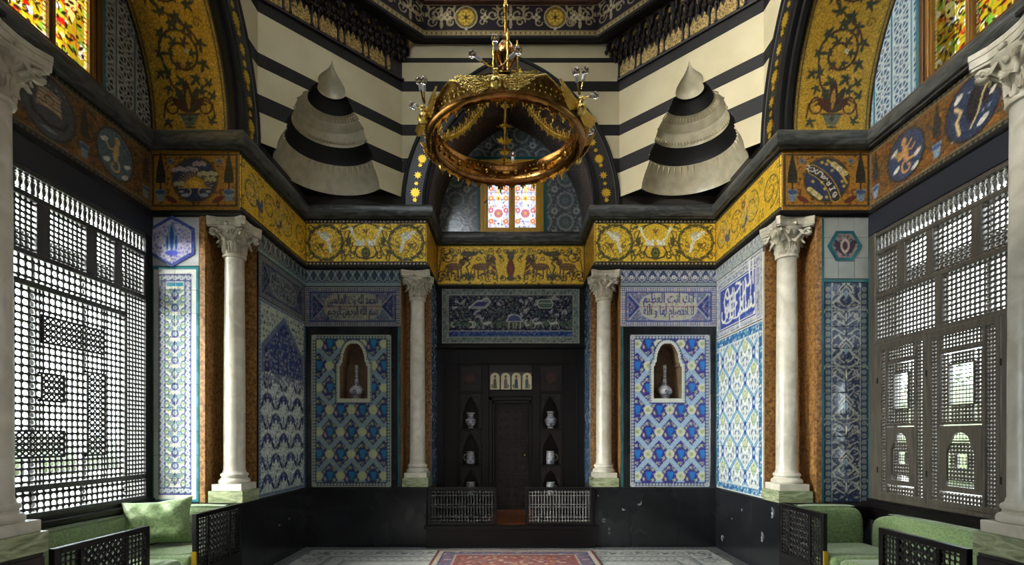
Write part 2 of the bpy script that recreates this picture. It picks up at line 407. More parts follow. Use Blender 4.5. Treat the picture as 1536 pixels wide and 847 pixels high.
FORMS = {'ا':(0xFE8D,0xFE8E,0,0),'ب':(0xFE8F,0xFE90,0xFE91,0xFE92),'ت':(0xFE95,0xFE96,0xFE97,0xFE98),'ح':(0xFEA1,0xFEA2,0xFEA3,0xFEA4),
 'د':(0xFEA9,0xFEAA,0,0),'ر':(0xFEAD,0xFEAE,0,0),'س':(0xFEB1,0xFEB2,0xFEB3,0xFEB4),'ص':(0xFEB9,0xFEBA,0xFEBB,0xFEBC),'ظ':(0xFEC5,0xFEC6,0xFEC7,0xFEC8),
 'ع':(0xFEC9,0xFECA,0xFECB,0xFECC),'ف':(0xFED1,0xFED2,0xFED3,0xFED4),'ك':(0xFED9,0xFEDA,0xFEDB,0xFEDC),'ل':(0xFEDD,0xFEDE,0xFEDF,0xFEE0),
 'م':(0xFEE1,0xFEE2,0xFEE3,0xFEE4),'ن':(0xFEE5,0xFEE6,0xFEE7,0xFEE8),'ه':(0xFEE9,0xFEEA,0xFEEB,0xFEEC),'و':(0xFEED,0xFEEE,0,0),'ي':(0xFEF1,0xFEF2,0xFEF3,0xFEF4)}
def shape_ar(t):
    words = []
    for wd in t.split(' '):
        o = []
        for i, ch in enumerate(wd):
            if ch not in FORMS: o.append(ch); continue
            f = FORMS[ch]; prev = i > 0 and wd[i-1] in FORMS and FORMS[wd[i-1]][2] != 0
            nxt = i < len(wd)-1 and wd[i+1] in FORMS and f[2] != 0
            k = 3 if (prev and nxt) else 1 if prev else 2 if nxt else 0
            o.append(chr(f[k]))
        words.append(''.join(o[::-1]))
    return ' '.join(words[::-1])

def painted(cv, fr, name, matname, parent, u0, v0, us, vs, n=0.0, thick=0.012, gap=0.0, rx=90, ry=None, hole=None, warp=None, edge=0.0, smooth=False, label=None):
    """lay a canvas on a frame as pieces cut at us x vs (canvas metres); returns the objects"""
    ry = ry or rx; objs = []
    for b in range(len(vs)-1):
        for a in range(len(us)-1):
            ua, ub, va, vb = us[a]+gap/2, us[a+1]-gap/2, vs[b]+gap/2, vs[b+1]-gap/2
            kx = max(1, int(round((ub-ua)*rx))); ky = max(1, int(round((vb-va)*ry)))
            u = np.linspace(ua, ub, kx+1); v = np.linspace(va, vb, ky+1); nu, nv = kx+1, ky+1
            C = cv.sample(u, v)
            UU, VV = np.meshgrid(u, v); NN = np.full(UU.shape, n+thick)
            if edge: 
                NN[0,:] -= edge; NN[-1,:] -= edge; NN[:,0] -= edge; NN[:,-1] -= edge
            pt = (lambda q, r, t: warp(q, r, t)) if warp else (lambda q, r, t: fr.p(q+u0, r+v0, t))
            P = pt(UU, VV, NN).reshape(-1,3)
            idx = np.arange(nu*nv).reshape(nv, nu)
            Q = np.stack([idx[:-1,:-1], idx[:-1,1:], idx[1:,1:], idx[1:,:-1]], -1)
            keep = np.ones((nv-1, nu-1), bool)
            if hole is not None:
                um = (u[:-1]+u[1:])/2; vm = (v[:-1]+v[1:])/2; UM, VM = np.meshgrid(um, vm); keep = ~hole(UM, VM)
                if not keep.any(): continue
            Q = Q[keep].reshape(-1,4)
            # skirt
            brd = np.concatenate([idx[0,:], idx[1:,-1], idx[-1,-2::-1], idx[-2:0:-1,0]]); k = len(brd)
            P2 = pt(UU.reshape(-1)[brd], VV.reshape(-1)[brd], np.full(k, n)); b0 = nu*nv; j = np.arange(k); jn = (j+1)%k
            if hole is None:
                Q = np.vstack([Q, np.stack([b0+j, b0+jn, brd[jn], brd[j]], 1)])
                P = np.vstack([P, P2]); C = np.vstack([C.reshape(-1,4), C.reshape(-1,4)[brd]*np.array([.6,.6,.6,1])])
            else:
                C = C.reshape(-1,4)
            me = fast_mesh(name, P, Q); set_col(me, C); me.materials.append(MATS[matname])
            if smooth: me.polygons.foreach_set('use_smooth', np.ones(len(Q), bool))
            objs.append(link_mesh(name, me, parent, label=label))
    return objs
def lin_split(a, b, k): return [a+(b-a)*i/k for i in range(k+1)]

# lattice of turned spindles ---------------------------------------------------
def lattice(fr, u0,u1,v0,v1, pitch, kind='grid', rb=.012, rt=.0055, k=5, n=0.0, pv=None):
    pv = pv or pitch; nu = max(1, int(round((u1-u0)/pitch))); nv = max(1, int(round((v1-v0)/pv))); pu = (u1-u0)/nu; pv = (v1-v0)/nv
    Vs = []; Qs = []; cnt = 0
    def rods(starts, d, L, prof):
        """starts (m,2) centre of each rod cell; d direction 2d; L length; prof [(t,r)]"""
        nonlocal cnt
        m = len(starts)
        if m == 0: return
        e = np.array([-d[1], d[0]]); th = np.arange(k)*2*PI/k
        rows = []
        for t, r in prof:
            c = starts + d*L*t
            uu = c[:,0:1]+e[0]*r*np.cos(th)[None]; vv = c[:,1:2]+e[1]*r*np.cos(th)[None]; nn = n+r*np.sin(th)[None]+np.zeros_like(uu)
            rows.append(fr.p(uu, vv, nn))
        A = np.stack(rows, 1)  # m, rings, k, 3
        R = len(prof); base = (np.arange(m)*R*k)[:,None,None]
        ii = np.arange(R-1)[None,:,None]*k; jj = np.arange(k)[None,None,:]; jn = (np.arange(k)+1)%k
        a = base+ii+jj; b = base+ii+jn[None,None,:]; Q = np.stack([a, b, b+k, a+k], -1).reshape(-1,4)+cnt
        Vs.append(A.reshape(-1,3)); Qs.append(Q); cnt += m*R*k
    P5 = [(-.5,rt),(-.3,rt*1.1),(-.18,rb*.9),(0,rb),(.18,rb*.9),(.3,rt*1.1),(.5,rt)]
    P3 = [(-.5,rt),(-.25,rt),(0,rb),(.25,rt),(.5,rt)]
    gu, gv = np.meshgrid(u0+pu*(np.arange(nu)+.5), v0+pv*(np.arange(nv)+.5)); G = np.stack([gu.ravel(), gv.ravel()], 1)
    if kind == 'grid':
        rods(G, np.array([0,1.]), pv, P5); rods(G, np.array([1.,0]), pu, [(q_,r_*1.25 if r_ == rt else r_) for q_,r_ in P3])
    elif kind == 'spindle':
        H = v1-v0; c = np.stack([u0+pu*(np.arange(nu)+.5), np.full(nu, (v0+v1)/2)], 1)
        prof = [(-.5,rb),(-.44,rb),(-.40,rt),(-.34,rb*1.1),(-.28,rt),(-.12,rb*.75),(0,rb),(.12,rb*.75),(.28,rt),(.34,rb*1.1),(.40,rt),(.44,rb),(.5,rb)]
        rods(c, np.array([0,1.]), H, prof)
    elif kind == 'diag':
        for s_ in (1,-1):
            d = np.array([pu, s_*pv]); L = np.linalg.norm(d); rods(G, d/L, L, [(-.5,rb),(-.3,rt),(0,rt),(.3,rt),(.5,rb)])
        rods(np.stack([gu.ravel(), gv.ravel()-pv/2], 1)[gv.ravel()-pv/2 > v0+1e-6] , np.array([1.,0]), pu, [(-.5,rb*1.15),(-.3,rt),(.3,rt),(.5,rb*1.15)])
    elif kind == 'slat':
        c = np.stack([np.full(nv, (u0+u1)/2), v0+pv*(np.arange(nv)+.5)], 1); rods(c, np.array([1.,0]), u1-u0, [(-.5,rb*.8),(.5,rb*.8)])
        c = np.stack([u0+pu*(np.arange(nu)+.5), np.full(nu, (v0+v1)/2)], 1); rods(c, np.array([0,1.]), v1-v0, [(-.5,rt),(.5,rt)])
    return np.concatenate(Vs), np.concatenate(Qs)
def lattice_obj(specs, name, matname, parent, kind='stuff', label=None):
    Vs = []; Qs = []; c = 0
    for V, Q in specs: Vs.append(V); Qs.append(Q+c); c += len(V)
    me = fast_mesh(name, np.concatenate(Vs), np.concatenate(Qs)); me.materials.append(MATS[matname])
    me.polygons.foreach_set('use_smooth', np.ones(len(me.polygons), bool))
    return link_mesh(name, me, parent, kind=kind, label=label)
def sweep_plan(path, prof):
    """profile [(inward offset, z)] swept along a plan path with mitres; inward = right of travel"""
    P = [Vector(p) for p in path]; n = len(P); rows = []
    for i in range(n):
        d0 = (P[i]-P[i-1]).normalized() if i else (P[1]-P[0]).normalized()
        d1 = (P[i+1]-P[i]).normalized() if i < n-1 else d0
        n0 = Vector((d0.y, -d0.x)); n1 = Vector((d1.y, -d1.x)); m = (n0+n1); m = m/(1+n0.dot(n1))
        rows.append([(P[i].x+m.x*o, P[i].y+m.y*o, z) for o, z in prof])
    b = MB(); k = len(prof); F = []
    for i in range(n-1):
        for j in range(k-1): F.append((i*k+j, (i+1)*k+j, (i+1)*k+j+1, i*k+j+1))
    b.add([p for r in rows for p in r], F)
    return b
# ---------------------------------------------------------------- ornament painters
NAVY=(30,40,96); COB=(44,66,146); TUR=(52,138,176); LBL=(150,184,214); WHT=(222,224,216); SAGE=(150,164,112); CRM=(208,206,158); PUR=(76,58,124)
GRN=(84,112,96); GREY=(150,158,166); TEAL=(36,110,118)
GOLD=(214,160,40,1.0); GOLDL=(236,192,72,1.0); GOLDD=(150,98,24,.8); DK=(34,26,24); BRN=(86,52,34); OLV=(86,84,44)
def busy(c, x0,y0,x1,y1, ground, cols, pitch, seed=1, lw=.20, inside=None, flow=True):
    r = random.Random(seed)
    if ground is not None: c.rect(x0,y0,x1,y1,ground)
    nx = max(1,int((x1-x0)/pitch)); ny = max(1,int((y1-y0)/pitch)); px = (x1-x0)/nx; py = (y1-y0)/ny
    for j in range(ny):
        for i in range(nx):
            x = x0+(i+.5+.5*(j%2)-.25)*px+r.uniform(-.3,.3)*px; y = y0+(j+.5)*py+r.uniform(-.3,.3)*py
            if inside and not inside(x,y): continue
            col = r.choice(cols); k = r.random(); a = r.random()*6.28; s = pitch
            if k < .35: c.spiral(x,y,s*.42,a,r.choice((-1,1))*.9,s*lw,col,.25)
            elif k < .62 and flow: c.flower(x,y,s*.36,5,col,r.choice(cols),a)
            elif k < .85: c.leaf(x-math.cos(a)*s*.45,y-math.sin(a)*s*.45,s*.95,s*.34,a,col)
            else: c.ell(x,y,s*.22,s*.22,col)
def border_dots(c, x0,y0,x1,y1, wd, ground, dot, pitch, inner=None, lines=None):
    """a running border inside the rectangle"""
    for (a,b,cc,d) in ((x0,y0,x1,y0+wd),(x0,y1-wd,x1,y1),(x0,y0,x0+wd,y1),(x1-wd,y0,x1,y1)): c.rect(a,b,cc,d,ground)
    def run(ax,ay,bx,by,rot):
        L = math.hypot(bx-ax,by-ay); n = max(1,int(round(L/pitch)))
        for i in range(n+1):
            x = ax+(bx-ax)*i/n; y = ay+(by-ay)*i/n
            c.ell(x,y,pitch*.34,wd*.36,dot,rot)
            if inner: c.ell(x,y,pitch*.15,wd*.17,inner,rot)
    h = wd/2
    run(x0+h,y0+h,x1-h,y0+h,0); run(x0+h,y1-h,x1-h,y1-h,0); run(x0+h,y0+h,x0+h,y1-h,PI/2); run(x1-h,y0+h,x1-h,y1-h,PI/2)
    if lines: 
        c.line([(x0,y0),(x1,y0),(x1,y1),(x0,y1)], wd*.14, lines, True); c.line([(x0+wd,y0+wd),(x1-wd,y0+wd),(x1-wd,y1-wd),(x0+wd,y1-wd)], wd*.14, lines, True)
def scurve(x0,y0,x1,y1,n=12):
    t = np.linspace(0,1,n); s = t*t*t*(t*(6*t-15)+10); s = .08*t+.92*s
    return np.stack([x0+(x1-x0)*s, y0+(y1-y0)*t],1)
def zcurve(x0,y0,x1,y1,n=16):
    t = np.linspace(0,1,n); q = np.clip((t-.16)/.68,0,1); s = .45*q+.55*q*q*(3-2*q)
    return np.stack([x0+(x1-x0)*s, y0+(y1-y0)*t],1)
def grape_cell(ground, band, edge, ros, grape, leafc, alt):
    p, q = .317, .64; c = Canvas(p,q,150,base=ground,wrap=True)
    for cx,cy in ((p/2,.16),(0,.48)):
        for dx,dy,s in ((-.075,.06,.9),(.075,.085,.9),(-.02,.125,1.1),(.075,-.06,1.1),(-.03,-.125,.7),(.0,-.15,.6)): c.vine_leaf(cx+dx,cy+dy,.036*s,dx*40,leafc)
        for dx,dy in ((-.06,.10),(.05,.12),(-.10,.02),(.1,.03),(.0,-.13),(.07,-.1)): c.spiral(cx+dx,cy+dy,.022,dx*30,.8,.006,alt,.3)
        c.poly([(cx-.030,cy+.065),(cx+.045,cy+.065),(cx+.058,cy+.03),(cx+.03,cy-.05),(cx+.006,cy-.075),(cx-.018,cy-.05),(cx-.042,cy+.03)],grape)
        for r_ in range(4):
            for k in range(4-r_): c.ell(cx+.008+(k-(3-r_)/2)*.022,cy+.045-r_*.028,.007,.008,tuple(min(255,int(v*1.3)) for v in grape),0,8)
        c.ell(cx-.065,cy-.045,.024,.040,(112,92,116),.3); c.ell(cx-.065,cy-.045,.009,.024,alt,.3)
    for s in (1,-1):
        for a,b in (((0,.16),(s*p/2,.48)),((p/2,.48),(p/2+s*p/2,.80))):
            P = zcurve(*a,*b); c.line(P,.064,edge); c.line(P,.048,band); c.line(P,.008,edge)
            for i in range(1,10,2): c.ell(P[i][0],P[i][1],.007,.007,edge,0,8)
    for cx,cy in ((0,.16),(p/2,.48)):
        c.ell(cx,cy,.066,.066,edge); c.flower(cx,cy,.064,12,ros,ros); c.ell(cx,cy,.036,.036,ros); c.ell(cx,cy,.011,.011,(60,90,90))
        c.flower(cx,cy,.03,6,(176,186,130))
    return c
def scallop_border(c, x0,y0,x1,y1, wd, white, dark, pitch):
    for (a,b,cc,d) in ((x0,y0,x1,y0+wd),(x0,y1-wd,x1,y1),(x0,y0,x0+wd,y1),(x1-wd,y0,x1,y1)): c.rect(a,b,cc,d,dark)
    def run(ax,ay,bx,by,nx,ny):
        L = math.hypot(bx-ax,by-ay); n = int(round(L/pitch))
        for i in range(n+1):
            x = ax+(bx-ax)*i/n; y = ay+(by-ay)*i/n
            c.ell(x+nx*wd*.30,y+ny*wd*.30,pitch*.36,pitch*.36,white); c.ell(x+nx*wd*.32,y+ny*wd*.32,pitch*.15,pitch*.15,dark)
        c.line([(ax-nx*wd*.2,ay-ny*wd*.2),(bx-nx*wd*.2,by-ny*wd*.2)],wd*.14,white)
    h = wd*.25
    run(x0+h,y0+h,x1-h,y0+h,0,1); run(x0+h,y1-h,x1-h,y1-h,0,-1); run(x0+h,y0+h,x0+h,y1-h,1,0); run(x1-h,y0+h,x1-h,y1-h,-1,0)
def niche_outline(w, z0, zs, za, n=10):
    """half-arch with a shouldered ogee top, from lower right up to apex and down left"""
    R = [(w,z0),(w,zs),(w*.90,zs+.02),(w*.90,zs+.05)]
    for i in range(n+1):
        t = i/n; R.append((w*.80*math.cos(t*PI/2)**.8, zs+.07+(za-zs-.07)*math.sin(t*PI/2)**1.1))
    return R+[(-x,z) for x,z in R[-2::-1]]
def paint_grape_panel(side):
    W,H = 1.155, 2.21
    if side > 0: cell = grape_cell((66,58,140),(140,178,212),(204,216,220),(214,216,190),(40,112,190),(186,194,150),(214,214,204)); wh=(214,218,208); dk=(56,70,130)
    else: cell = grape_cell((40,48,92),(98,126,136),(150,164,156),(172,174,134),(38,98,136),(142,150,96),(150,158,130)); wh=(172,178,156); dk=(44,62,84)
    c = Canvas(W,H,95,base=wh); c.paste(cell,0,0,W,H,.317,.64,ox=.10,oy=.0)
    scallop_border(c,0,0,W,H,.066,wh,dk,.046)
    nx = 2.28-1.736 if side > 0 else 2.89-2.28
    ol = [(nx+x,z) for x,z in niche_outline(.20,2.16-.873,2.62-.873,2.96-.873)]
    ol2 = [(nx+x*1.3,2.16-.873-.07+(z-2.16+.873+.07)*1.04) for x,z in niche_outline(.20,2.16-.873-.07,2.64-.873,2.98-.873)]
    c.poly(ol2, wh); c.line(ol2,.014,dk,True)
    P = ol2+[ol2[0]]
    for (ax,ay),(bx,by) in zip(P[:-1],P[1:]):
        n = max(1,int(math.hypot(bx-ax,by-ay)/.036))
        for i in range(n): 
            x=ax+(bx-ax)*i/n; y=ay+(by-ay)*i/n; x=nx+(x-nx)*.93; c.ell(x,y-.004,.007,.012,dk)
    c.noise(.10,3+side)
    pol = np.array(ol)
    def hole(U,V):
        m = np.zeros(U.shape,bool); xj,yj = pol[-1]
        for xi,yi in pol:
            if yi != yj: m ^= ((yi > V) != (yj > V)) & (U < (xj-xi)*(V-yi)/(yj-yi)+xi)
            xj,yj = xi,yi
        return m
    return c, hole
def paint_cresting(W, H, ground, dark, mid, pitch, nodes='flower'):
    c = Canvas(W,H,110,base=ground); n = max(1,int(round(W/pitch))); p = W/n; z1 = H*.27
    for i in range(n+1):
        x = i*p
        c.leaf(x,z1+.01,H*.66,p*.62,PI/2,mid); c.leaf(x,z1+.02,H*.58,p*.42,PI/2,dark)
        c.flower(x,z1+H*.28,H*.13,6,WHT if nodes=='flower' else mid,dark)
        c.ell(x+p/2,z1+H*.16,p*.16,H*.09,dark); c.ell(x+p/2,z1+H*.16,p*.07,H*.04,ground)
        c.line([(x+p*.1,z1+.01),(x+p*.5,z1+H*.07),(x+p*.9,z1+.01)],.010,dark)
        c.line([(x-p*.3,H-.004),(x,H-.03),(x+p*.3,H-.004)],.008,dark)
    for i in range(n+1):
        x = i*p
        for s in (1,-1): c.line([(x+s*p*.5,H*.98),(x+s*p*.30,H*.72),(x+s*p*.46,H*.5),(x+s*p*.2,z1)],.009,dark); c.ell(x+s*p*.36,H*.62,p*.05,H*.05,dark)
        c.leaf(x,z1+H*.34,H*.26,p*.16,PI/2,mid)
    c.rect(0,0,W,z1,mid); c.rect(0,.012,W,z1-.012,(120,146,140))
    k = int(W/.035)
    for i in range(k): c.ell((i+.5)*W/k,z1/2,.012,z1*.28,ground); c.ell((i+.5)*W/k,z1/2,.005,z1*.12,dark)
    c.noise(.14,5); return c
def paint_inscription(W, H, pal, l1, l2, seed):
    wh, dk, mid, warm, cart = pal
    c = Canvas(W,H,120,base=wh); bw = .075
    # pointed chequer border
    for (ax,ay,bx,by,vert) in ((0,bw/2,W,bw/2,0),(0,H-bw/2,W,H-bw/2,0),(bw/2,0,bw/2,H,1),(W-bw/2,0,W-bw/2,H,1)):
        L = W if not vert else H; n = int(L/.032)
        for i in range(n):
            t = (i+.5)/n; x = ax+(bx-ax)*t; y = ay+(by-ay)*t
            for s in (1,-1):
                if vert: c.ell(x+s*bw*.2,y,bw*.15,.009,dk if i%6 else warm)
                else: c.ell(x,y+s*bw*.2,.009,bw*.15,dk if i%6 else warm)
    c.line([(bw,bw),(W-bw,bw),(W-bw,H-bw),(bw,H-bw)],.014,dk,True)
    busy(c,bw+.01,bw+.01,W-bw-.01,H-bw-.01,mid,[wh,dk,warm,wh,GRN],.045,seed)
    for s in (0,1):
        x = bw+.04 if s == 0 else W-bw-.04
        for k,cl in ((.20,wh),(.18,dk),(.11,mid),(.09,dk)):
            c.poly([(x-(k if s else -k)*.9,H/2),(x,H/2+k),(x,H/2-k)],cl)
        busy(c,x-.1 if s else x,H/2-.09,x if s else x+.1,H/2+.09,None,[wh,warm,mid],.035,seed+3)
    cx,cy = W/2,H/2; a = W*.30; b = H*.5-bw-.015
    t = np.arange(28)*2*PI/28; ex = np.sign(np.cos(t))*np.abs(np.cos(t))**.55*a; ey = np.sign(np.sin(t))*np.abs(np.sin(t))**.8*b
    P = np.stack([cx+ex,cy+ey],1); c.poly(P,cart); 
    busy(c,cx-a*.9,cy-b*.9,cx+a*.9,cy+b*.9,None,[warm,mid,SAGE],.05,seed+9,.1,inside=lambda x,y:(abs(x-cx)/a)**2+(abs(y-cy)/b)**2<.9)
    c.line(P,.012,wh,True); c.line([(cx-a,cy),(cx+a,cy)],.010,warm)
    for ln, oy in ((l1,b*.46),(l2,-b*.46)):
        s = shape_ar(ln)
        c.text(s,cx,cy+oy,b*1.0,dk,1,a*1.76)
        for k in (-1,1): c.text(s,cx+k*.003,cy+oy+k*.001,b*1.0,dk,1,a*1.76)
    c.noise(.16,seed); return c
def paint_side_left(W,H):
    """upper arch over a lower field of crossed saz leaves, blue on white"""
    c = Canvas(W,H,75,100,base=(168,178,172)); b = .07
    zs = H-.86
    cell = Canvas(.44,.50,110,base=(196,206,200),wrap=True)
    busy(cell,0,0,.44,.50,None,[(110,128,116),(90,104,120),(140,150,140)],.05,6,.14)
    for cx,cy in ((0,0),(.22,.25)):
        for s in (1,-1):
            cell.leaf(cx+s*.025,cy+.01,.155,.050,PI/2-s*.72,(34,44,78)); cell.leaf(cx+s*.135,cy-.145,.155,.050,PI/2+s*.72,(44,58,92)); cell.ell(cx+s*.055,cy-.12,.028,.04,(36,44,104))
            cell.spiral(cx+s*.12,cy+.03,.04,0,s*.9,.009,GRN,.3); cell.line(scurve(cx,cy,cx+s*.22,cy+.25),.012,(84,104,110))
            cell.flower(cx+s*.13,cy-.10,.028,5,(60,76,130),WHT)
        cell.ell(cx,cy+.08,.035,.05,(60,80,118)); cell.ell(cx,cy+.08,.018,.03,(170,180,170)); cell.flower(cx,cy-.07,.045,6,(44,58,112),(180,186,170)); cell.leaf(cx,cy+.12,.09,.04,PI/2,(80,104,96))
    c.paste(cell,0,0,W,zs,.44,.50,ox=.0,oy=.05)
    c.rect(0,zs-.12,W,zs,(116,128,140)); busy(c,0,zs-.12,W,zs,None,[WHT,(60,70,110)],.05,4)
    # spandrels with long leaves
    busy(c,0,zs,W,H,(176,184,168),[(48,60,90),(96,112,96),(60,80,110),(40,52,92)],.075,8,.13)
    A = [(b*.8,zs),(b*.8,zs+.32),(W*.22,zs+.50),(W*.38,zs+.66),(W/2,zs+.78),(W*.62,zs+.66),(W*.78,zs+.50),(W-b*.8,zs+.32),(W-b*.8,zs)]
    c.poly(A,(92,106,132)); A2 = [(W/2+(x-W/2)*.88,zs+(z-zs)*.88) for x,z in A]; c.poly(A2,(48,58,112))
    pa = np.array(A2); ins = lambda x,y: abs(x-W/2) < np.interp(y,[zs,zs+.28,zs+.44,zs+.58,zs+.68],[W*.42,W*.40,W*.24,W*.1,0])
    busy(c,0,zs,W,zs+.7,None,[(150,160,160),(110,124,150),(130,140,130),(34,40,90)],.055,11,.26,ins)
    c.line(A,.012,(150,160,160))
    border_dots(c,0,0,W,H,.05,(128,142,148),(60,74,112),.05,None,(170,176,168))
    c.noise(.2,9); return c
def ogee_leaf_cell():
    p,q = .46,.62; c = Canvas(p,q,110,base=(204,212,208),wrap=True)
    for cx,cy in ((0,.155),(p/2,.465)):
        for s in (1,-1):
            t = np.linspace(0,1,14); 
            for k in range(7):
                tt = (k+.5)/7; c.leaf(cx+s*(.20*math.sin(tt*PI)-.0),cy-.24+.48*tt,.055,.026,PI/2+s*(.9-1.2*tt),(60,84,120)); c.leaf(cx+s*(.16*math.sin(tt*PI)),cy-.22+.44*tt,.05,.024,PI/2+s*.6,(120,150,176))
        c.leaf(cx,cy-.19,.40,.23,PI/2,(232,234,226)); c.leaf(cx,cy-.15,.32,.17,PI/2,(110,142,150)); c.leaf(cx,cy-.135,.29,.145,PI/2,(176,190,152)); c.leaf(cx,cy-.06,.16,.05,PI/2,(112,142,140)); c.flower(cx,cy,.05,7,(196,204,150),(80,120,140))
    for s in (1,-1):
        for a,b in (((p/2,.0),(p/2+s*p/2,.31)),((0,.31),(s*p/2,.62))):
            P = scurve(*a,*b); c.line(P,.070,(224,228,222)); c.line(P,.050,(66,122,170)); c.line(P,.014,(160,196,214))
    for cx,cy in ((p/2,0),(0,.31)):
        c.leaf(cx,cy-.09,.18,.10,PI/2,(36,72,146)); c.flower(cx,cy,.034,6,(150,180,204),(230,230,220))
    return c
def paint_side_right(W,H):
    c = Canvas(W,H,75,100,base=(204,212,208)); b = .10
    c.paste(ogee_leaf_cell(),0,0,W,H,.46,.62,ox=W/2-.0,oy=.22)
    for (x0,y0,x1,y1) in ((0,0,W,b),(0,H-b*1.3,W,H),(0,0,b,H),(W-b,0,W,H)):
        busy(c,x0,y0,x1,y1,(46,108,160),[(216,222,214),(30,60,130),(216,222,214),(120,180,190)],.05,6,.2)
    c.line([(b,b),(W-b,b),(W-b,H-b*1.3),(b,H-b*1.3)],.014,(224,226,216),True); c.line([(.006,.006),(W-.006,.006),(W-.006,H-.006),(.006,H-.006)],.014,(210,214,206),True)
    c.noise(.1,2); return c
def paint_basmala(W,H):
    """white thuluth letters on cobalt inside grey borders"""
    c = Canvas(W,H,85,120,base=(166,170,176)); 
    busy(c,0,0,W,H,(160,166,174),[(70,84,140),(96,106,150),(210,210,200)],.04,3,.2)
    x0,y0,x1,y1 = .14,.10,W-.18,H-.17
    for k,cl in ((.03,(220,222,216)),(.018,(70,84,140)),(.0,(220,222,216)),(-.014,(52,72,158))): c.rect(x0-k,y0-k,x1+k,y1+k,cl)
    c.line([(.01,.01),(W-.01,.01),(W-.01,H-.01),(.01,H-.01)],.012,(214,216,210),True)
    c.line([(.06,.055),(W-.06,.055),(W-.06,H-.06),(.06,H-.06)],.010,(216,216,210),True)
    cx,cy = (x0+x1)/2,(y0+y1)/2; w_ = x1-x0
    busy(c,x0+.02,y0+.02,x1-.02,y1-.02,None,[(96,120,190),(52,72,158),(52,72,158)],.06,5,.08)
    for s,ox,oy,sz,mw in ((shape_ar('بسم الله'),w_*.08,-.12,.46,w_*.84),(shape_ar('الرحمن'),-w_*.10,-.0,.44,w_*.72),(shape_ar('الرحيم'),w_*.04,.17,.44,w_*.84)):
        for k in (-.5,.5): c.text(s,cx+ox+k*.006,cy+oy,sz,(226,228,222),.9,mw)
    # tall uprights and sweeping tails
    for t,(ax,ay,bx,by) in enumerate(((.86,.18,.90,.86),(.62,.30,.60,.92),(.47,.28,.43,.84),(.30,.35,.28,.82))):
        c.line([(x0+w_*ax,y0+(y1-y0)*ay),(x0+w_*bx,y0+(y1-y0)*by)],.020,(226,228,222))
    for ax,ay,r in ((.25,.26,.14),(.5,.30,.16),(.75,.30,.12)):
        tt = np.linspace(PI*1.05,PI*1.9,12); c.line(np.stack([x0+w_*ax+r*1.3*np.cos(tt),y0+(y1-y0)*ay+r*.6*np.sin(tt)],1),.020,(226,228,222))
    for i in range(5): c.star(x0+w_*(.72+.05*i),y0+.035,.009,4,(226,228,222))
    c.noise(.08,4); return c
def paint_pier_left(W,H):
    """white Iznik panel with a chain of blue medallions, blue borders"""
    c = Canvas(W,H,135,120,base=(206,208,200))
    c.rect(0,0,W,H,TEAL); 
    for i in range(int(H/.26)+1): c.rect(.0,i*.26,W,i*.26+.13,(52,124,140))
    c.rect(.035,.035,W-.035,H-.035,(212,214,206))
    def brd(x0,y0,x1,y1):
        c.rect(x0,y0,x1,y1,(64,70,118)); vert = (y1-y0) > (x1-x0); L = (y1-y0) if vert else (x1-x0); w_ = (x1-x0) if vert else (y1-y0); n = max(1,int(L/.07))
        for i in range(n):
            t = (i+.5)*L/n; x = x0+w_/2 if vert else x0+t; y = y0+t if vert else y0+w_/2
            c.flower(x,y,w_*.32,6,(176,182,186),(50,72,130)); 
            if vert: c.leaf(x-w_*.2,y+L/n*.3,w_*.7,w_*.24,.6,(180,184,186))
            else: c.leaf(x+L/n*.3,y-w_*.2,w_*.7,w_*.24,1.0,(180,184,186))
    m = .085; bw = .085
    brd(m,m,m+bw,H-m); brd(W-m-bw,m,W-m,H-m); brd(m,m,W-m,m+bw); brd(m,H-m-bw,W-m,H-m)
    x0,x1 = m+bw+.008,W-m-bw-.008; c.rect(x0,m+bw+.008,x1,H-m-bw-.008,(196,198,182)); c.rect(x0,H-m-bw-.05,x1,H-m-bw-.01,(44,124,150))
    cx = W/2; z = H-m-bw-.14; k = 0; hw = (x1-x0)/2
    while z > m+bw+.05:
        col = ((48,62,104),(58,80,124),(84,106,98),(52,78,124))[k%4]
        c.ell(cx,z,.044,.046 if k%2 else .062,(50,62,100)); 
        c.leaf(cx,z-.072,.145,.07,PI/2,(50,62,100)) if k%2 == 0 else None
        c.ell(cx,z,.034,.036 if k%2 else .05,col); c.flower(cx,z,.024,6,(150,160,160),(40,56,100))
        for s in (1,-1):
            c.ell(cx+s*hw*.5,z+.06*(1 if k%2 else .6),.030,.030,(58,74,112)); c.flower(cx+s*hw*.5,z+.06*(1 if k%2 else .6),.024,7,(120,144,160),(44,60,100))
            c.ell(cx+s*hw,z-.05,.034,.05,(66,84,116)); c.ell(cx+s*hw,z-.05,.02,.03,(180,190,170))
            c.spiral(cx+s*.06,z+.05,.04,PI/2,s*.6,.008,(110,134,96),.5); c.leaf(cx+s*.05,z-.03,.09,.022,PI/2-s*1.9,(120,144,100)); c.leaf(cx+s*hw*.7,z+.01,.06,.02,PI/2-s*.6,(120,144,100))
            c.flower(cx+s*hw*.42,z-.035,.018,5,(96,80,140),WHT)
        z -= .145; k += 1
    c.noise(.06,12); return c
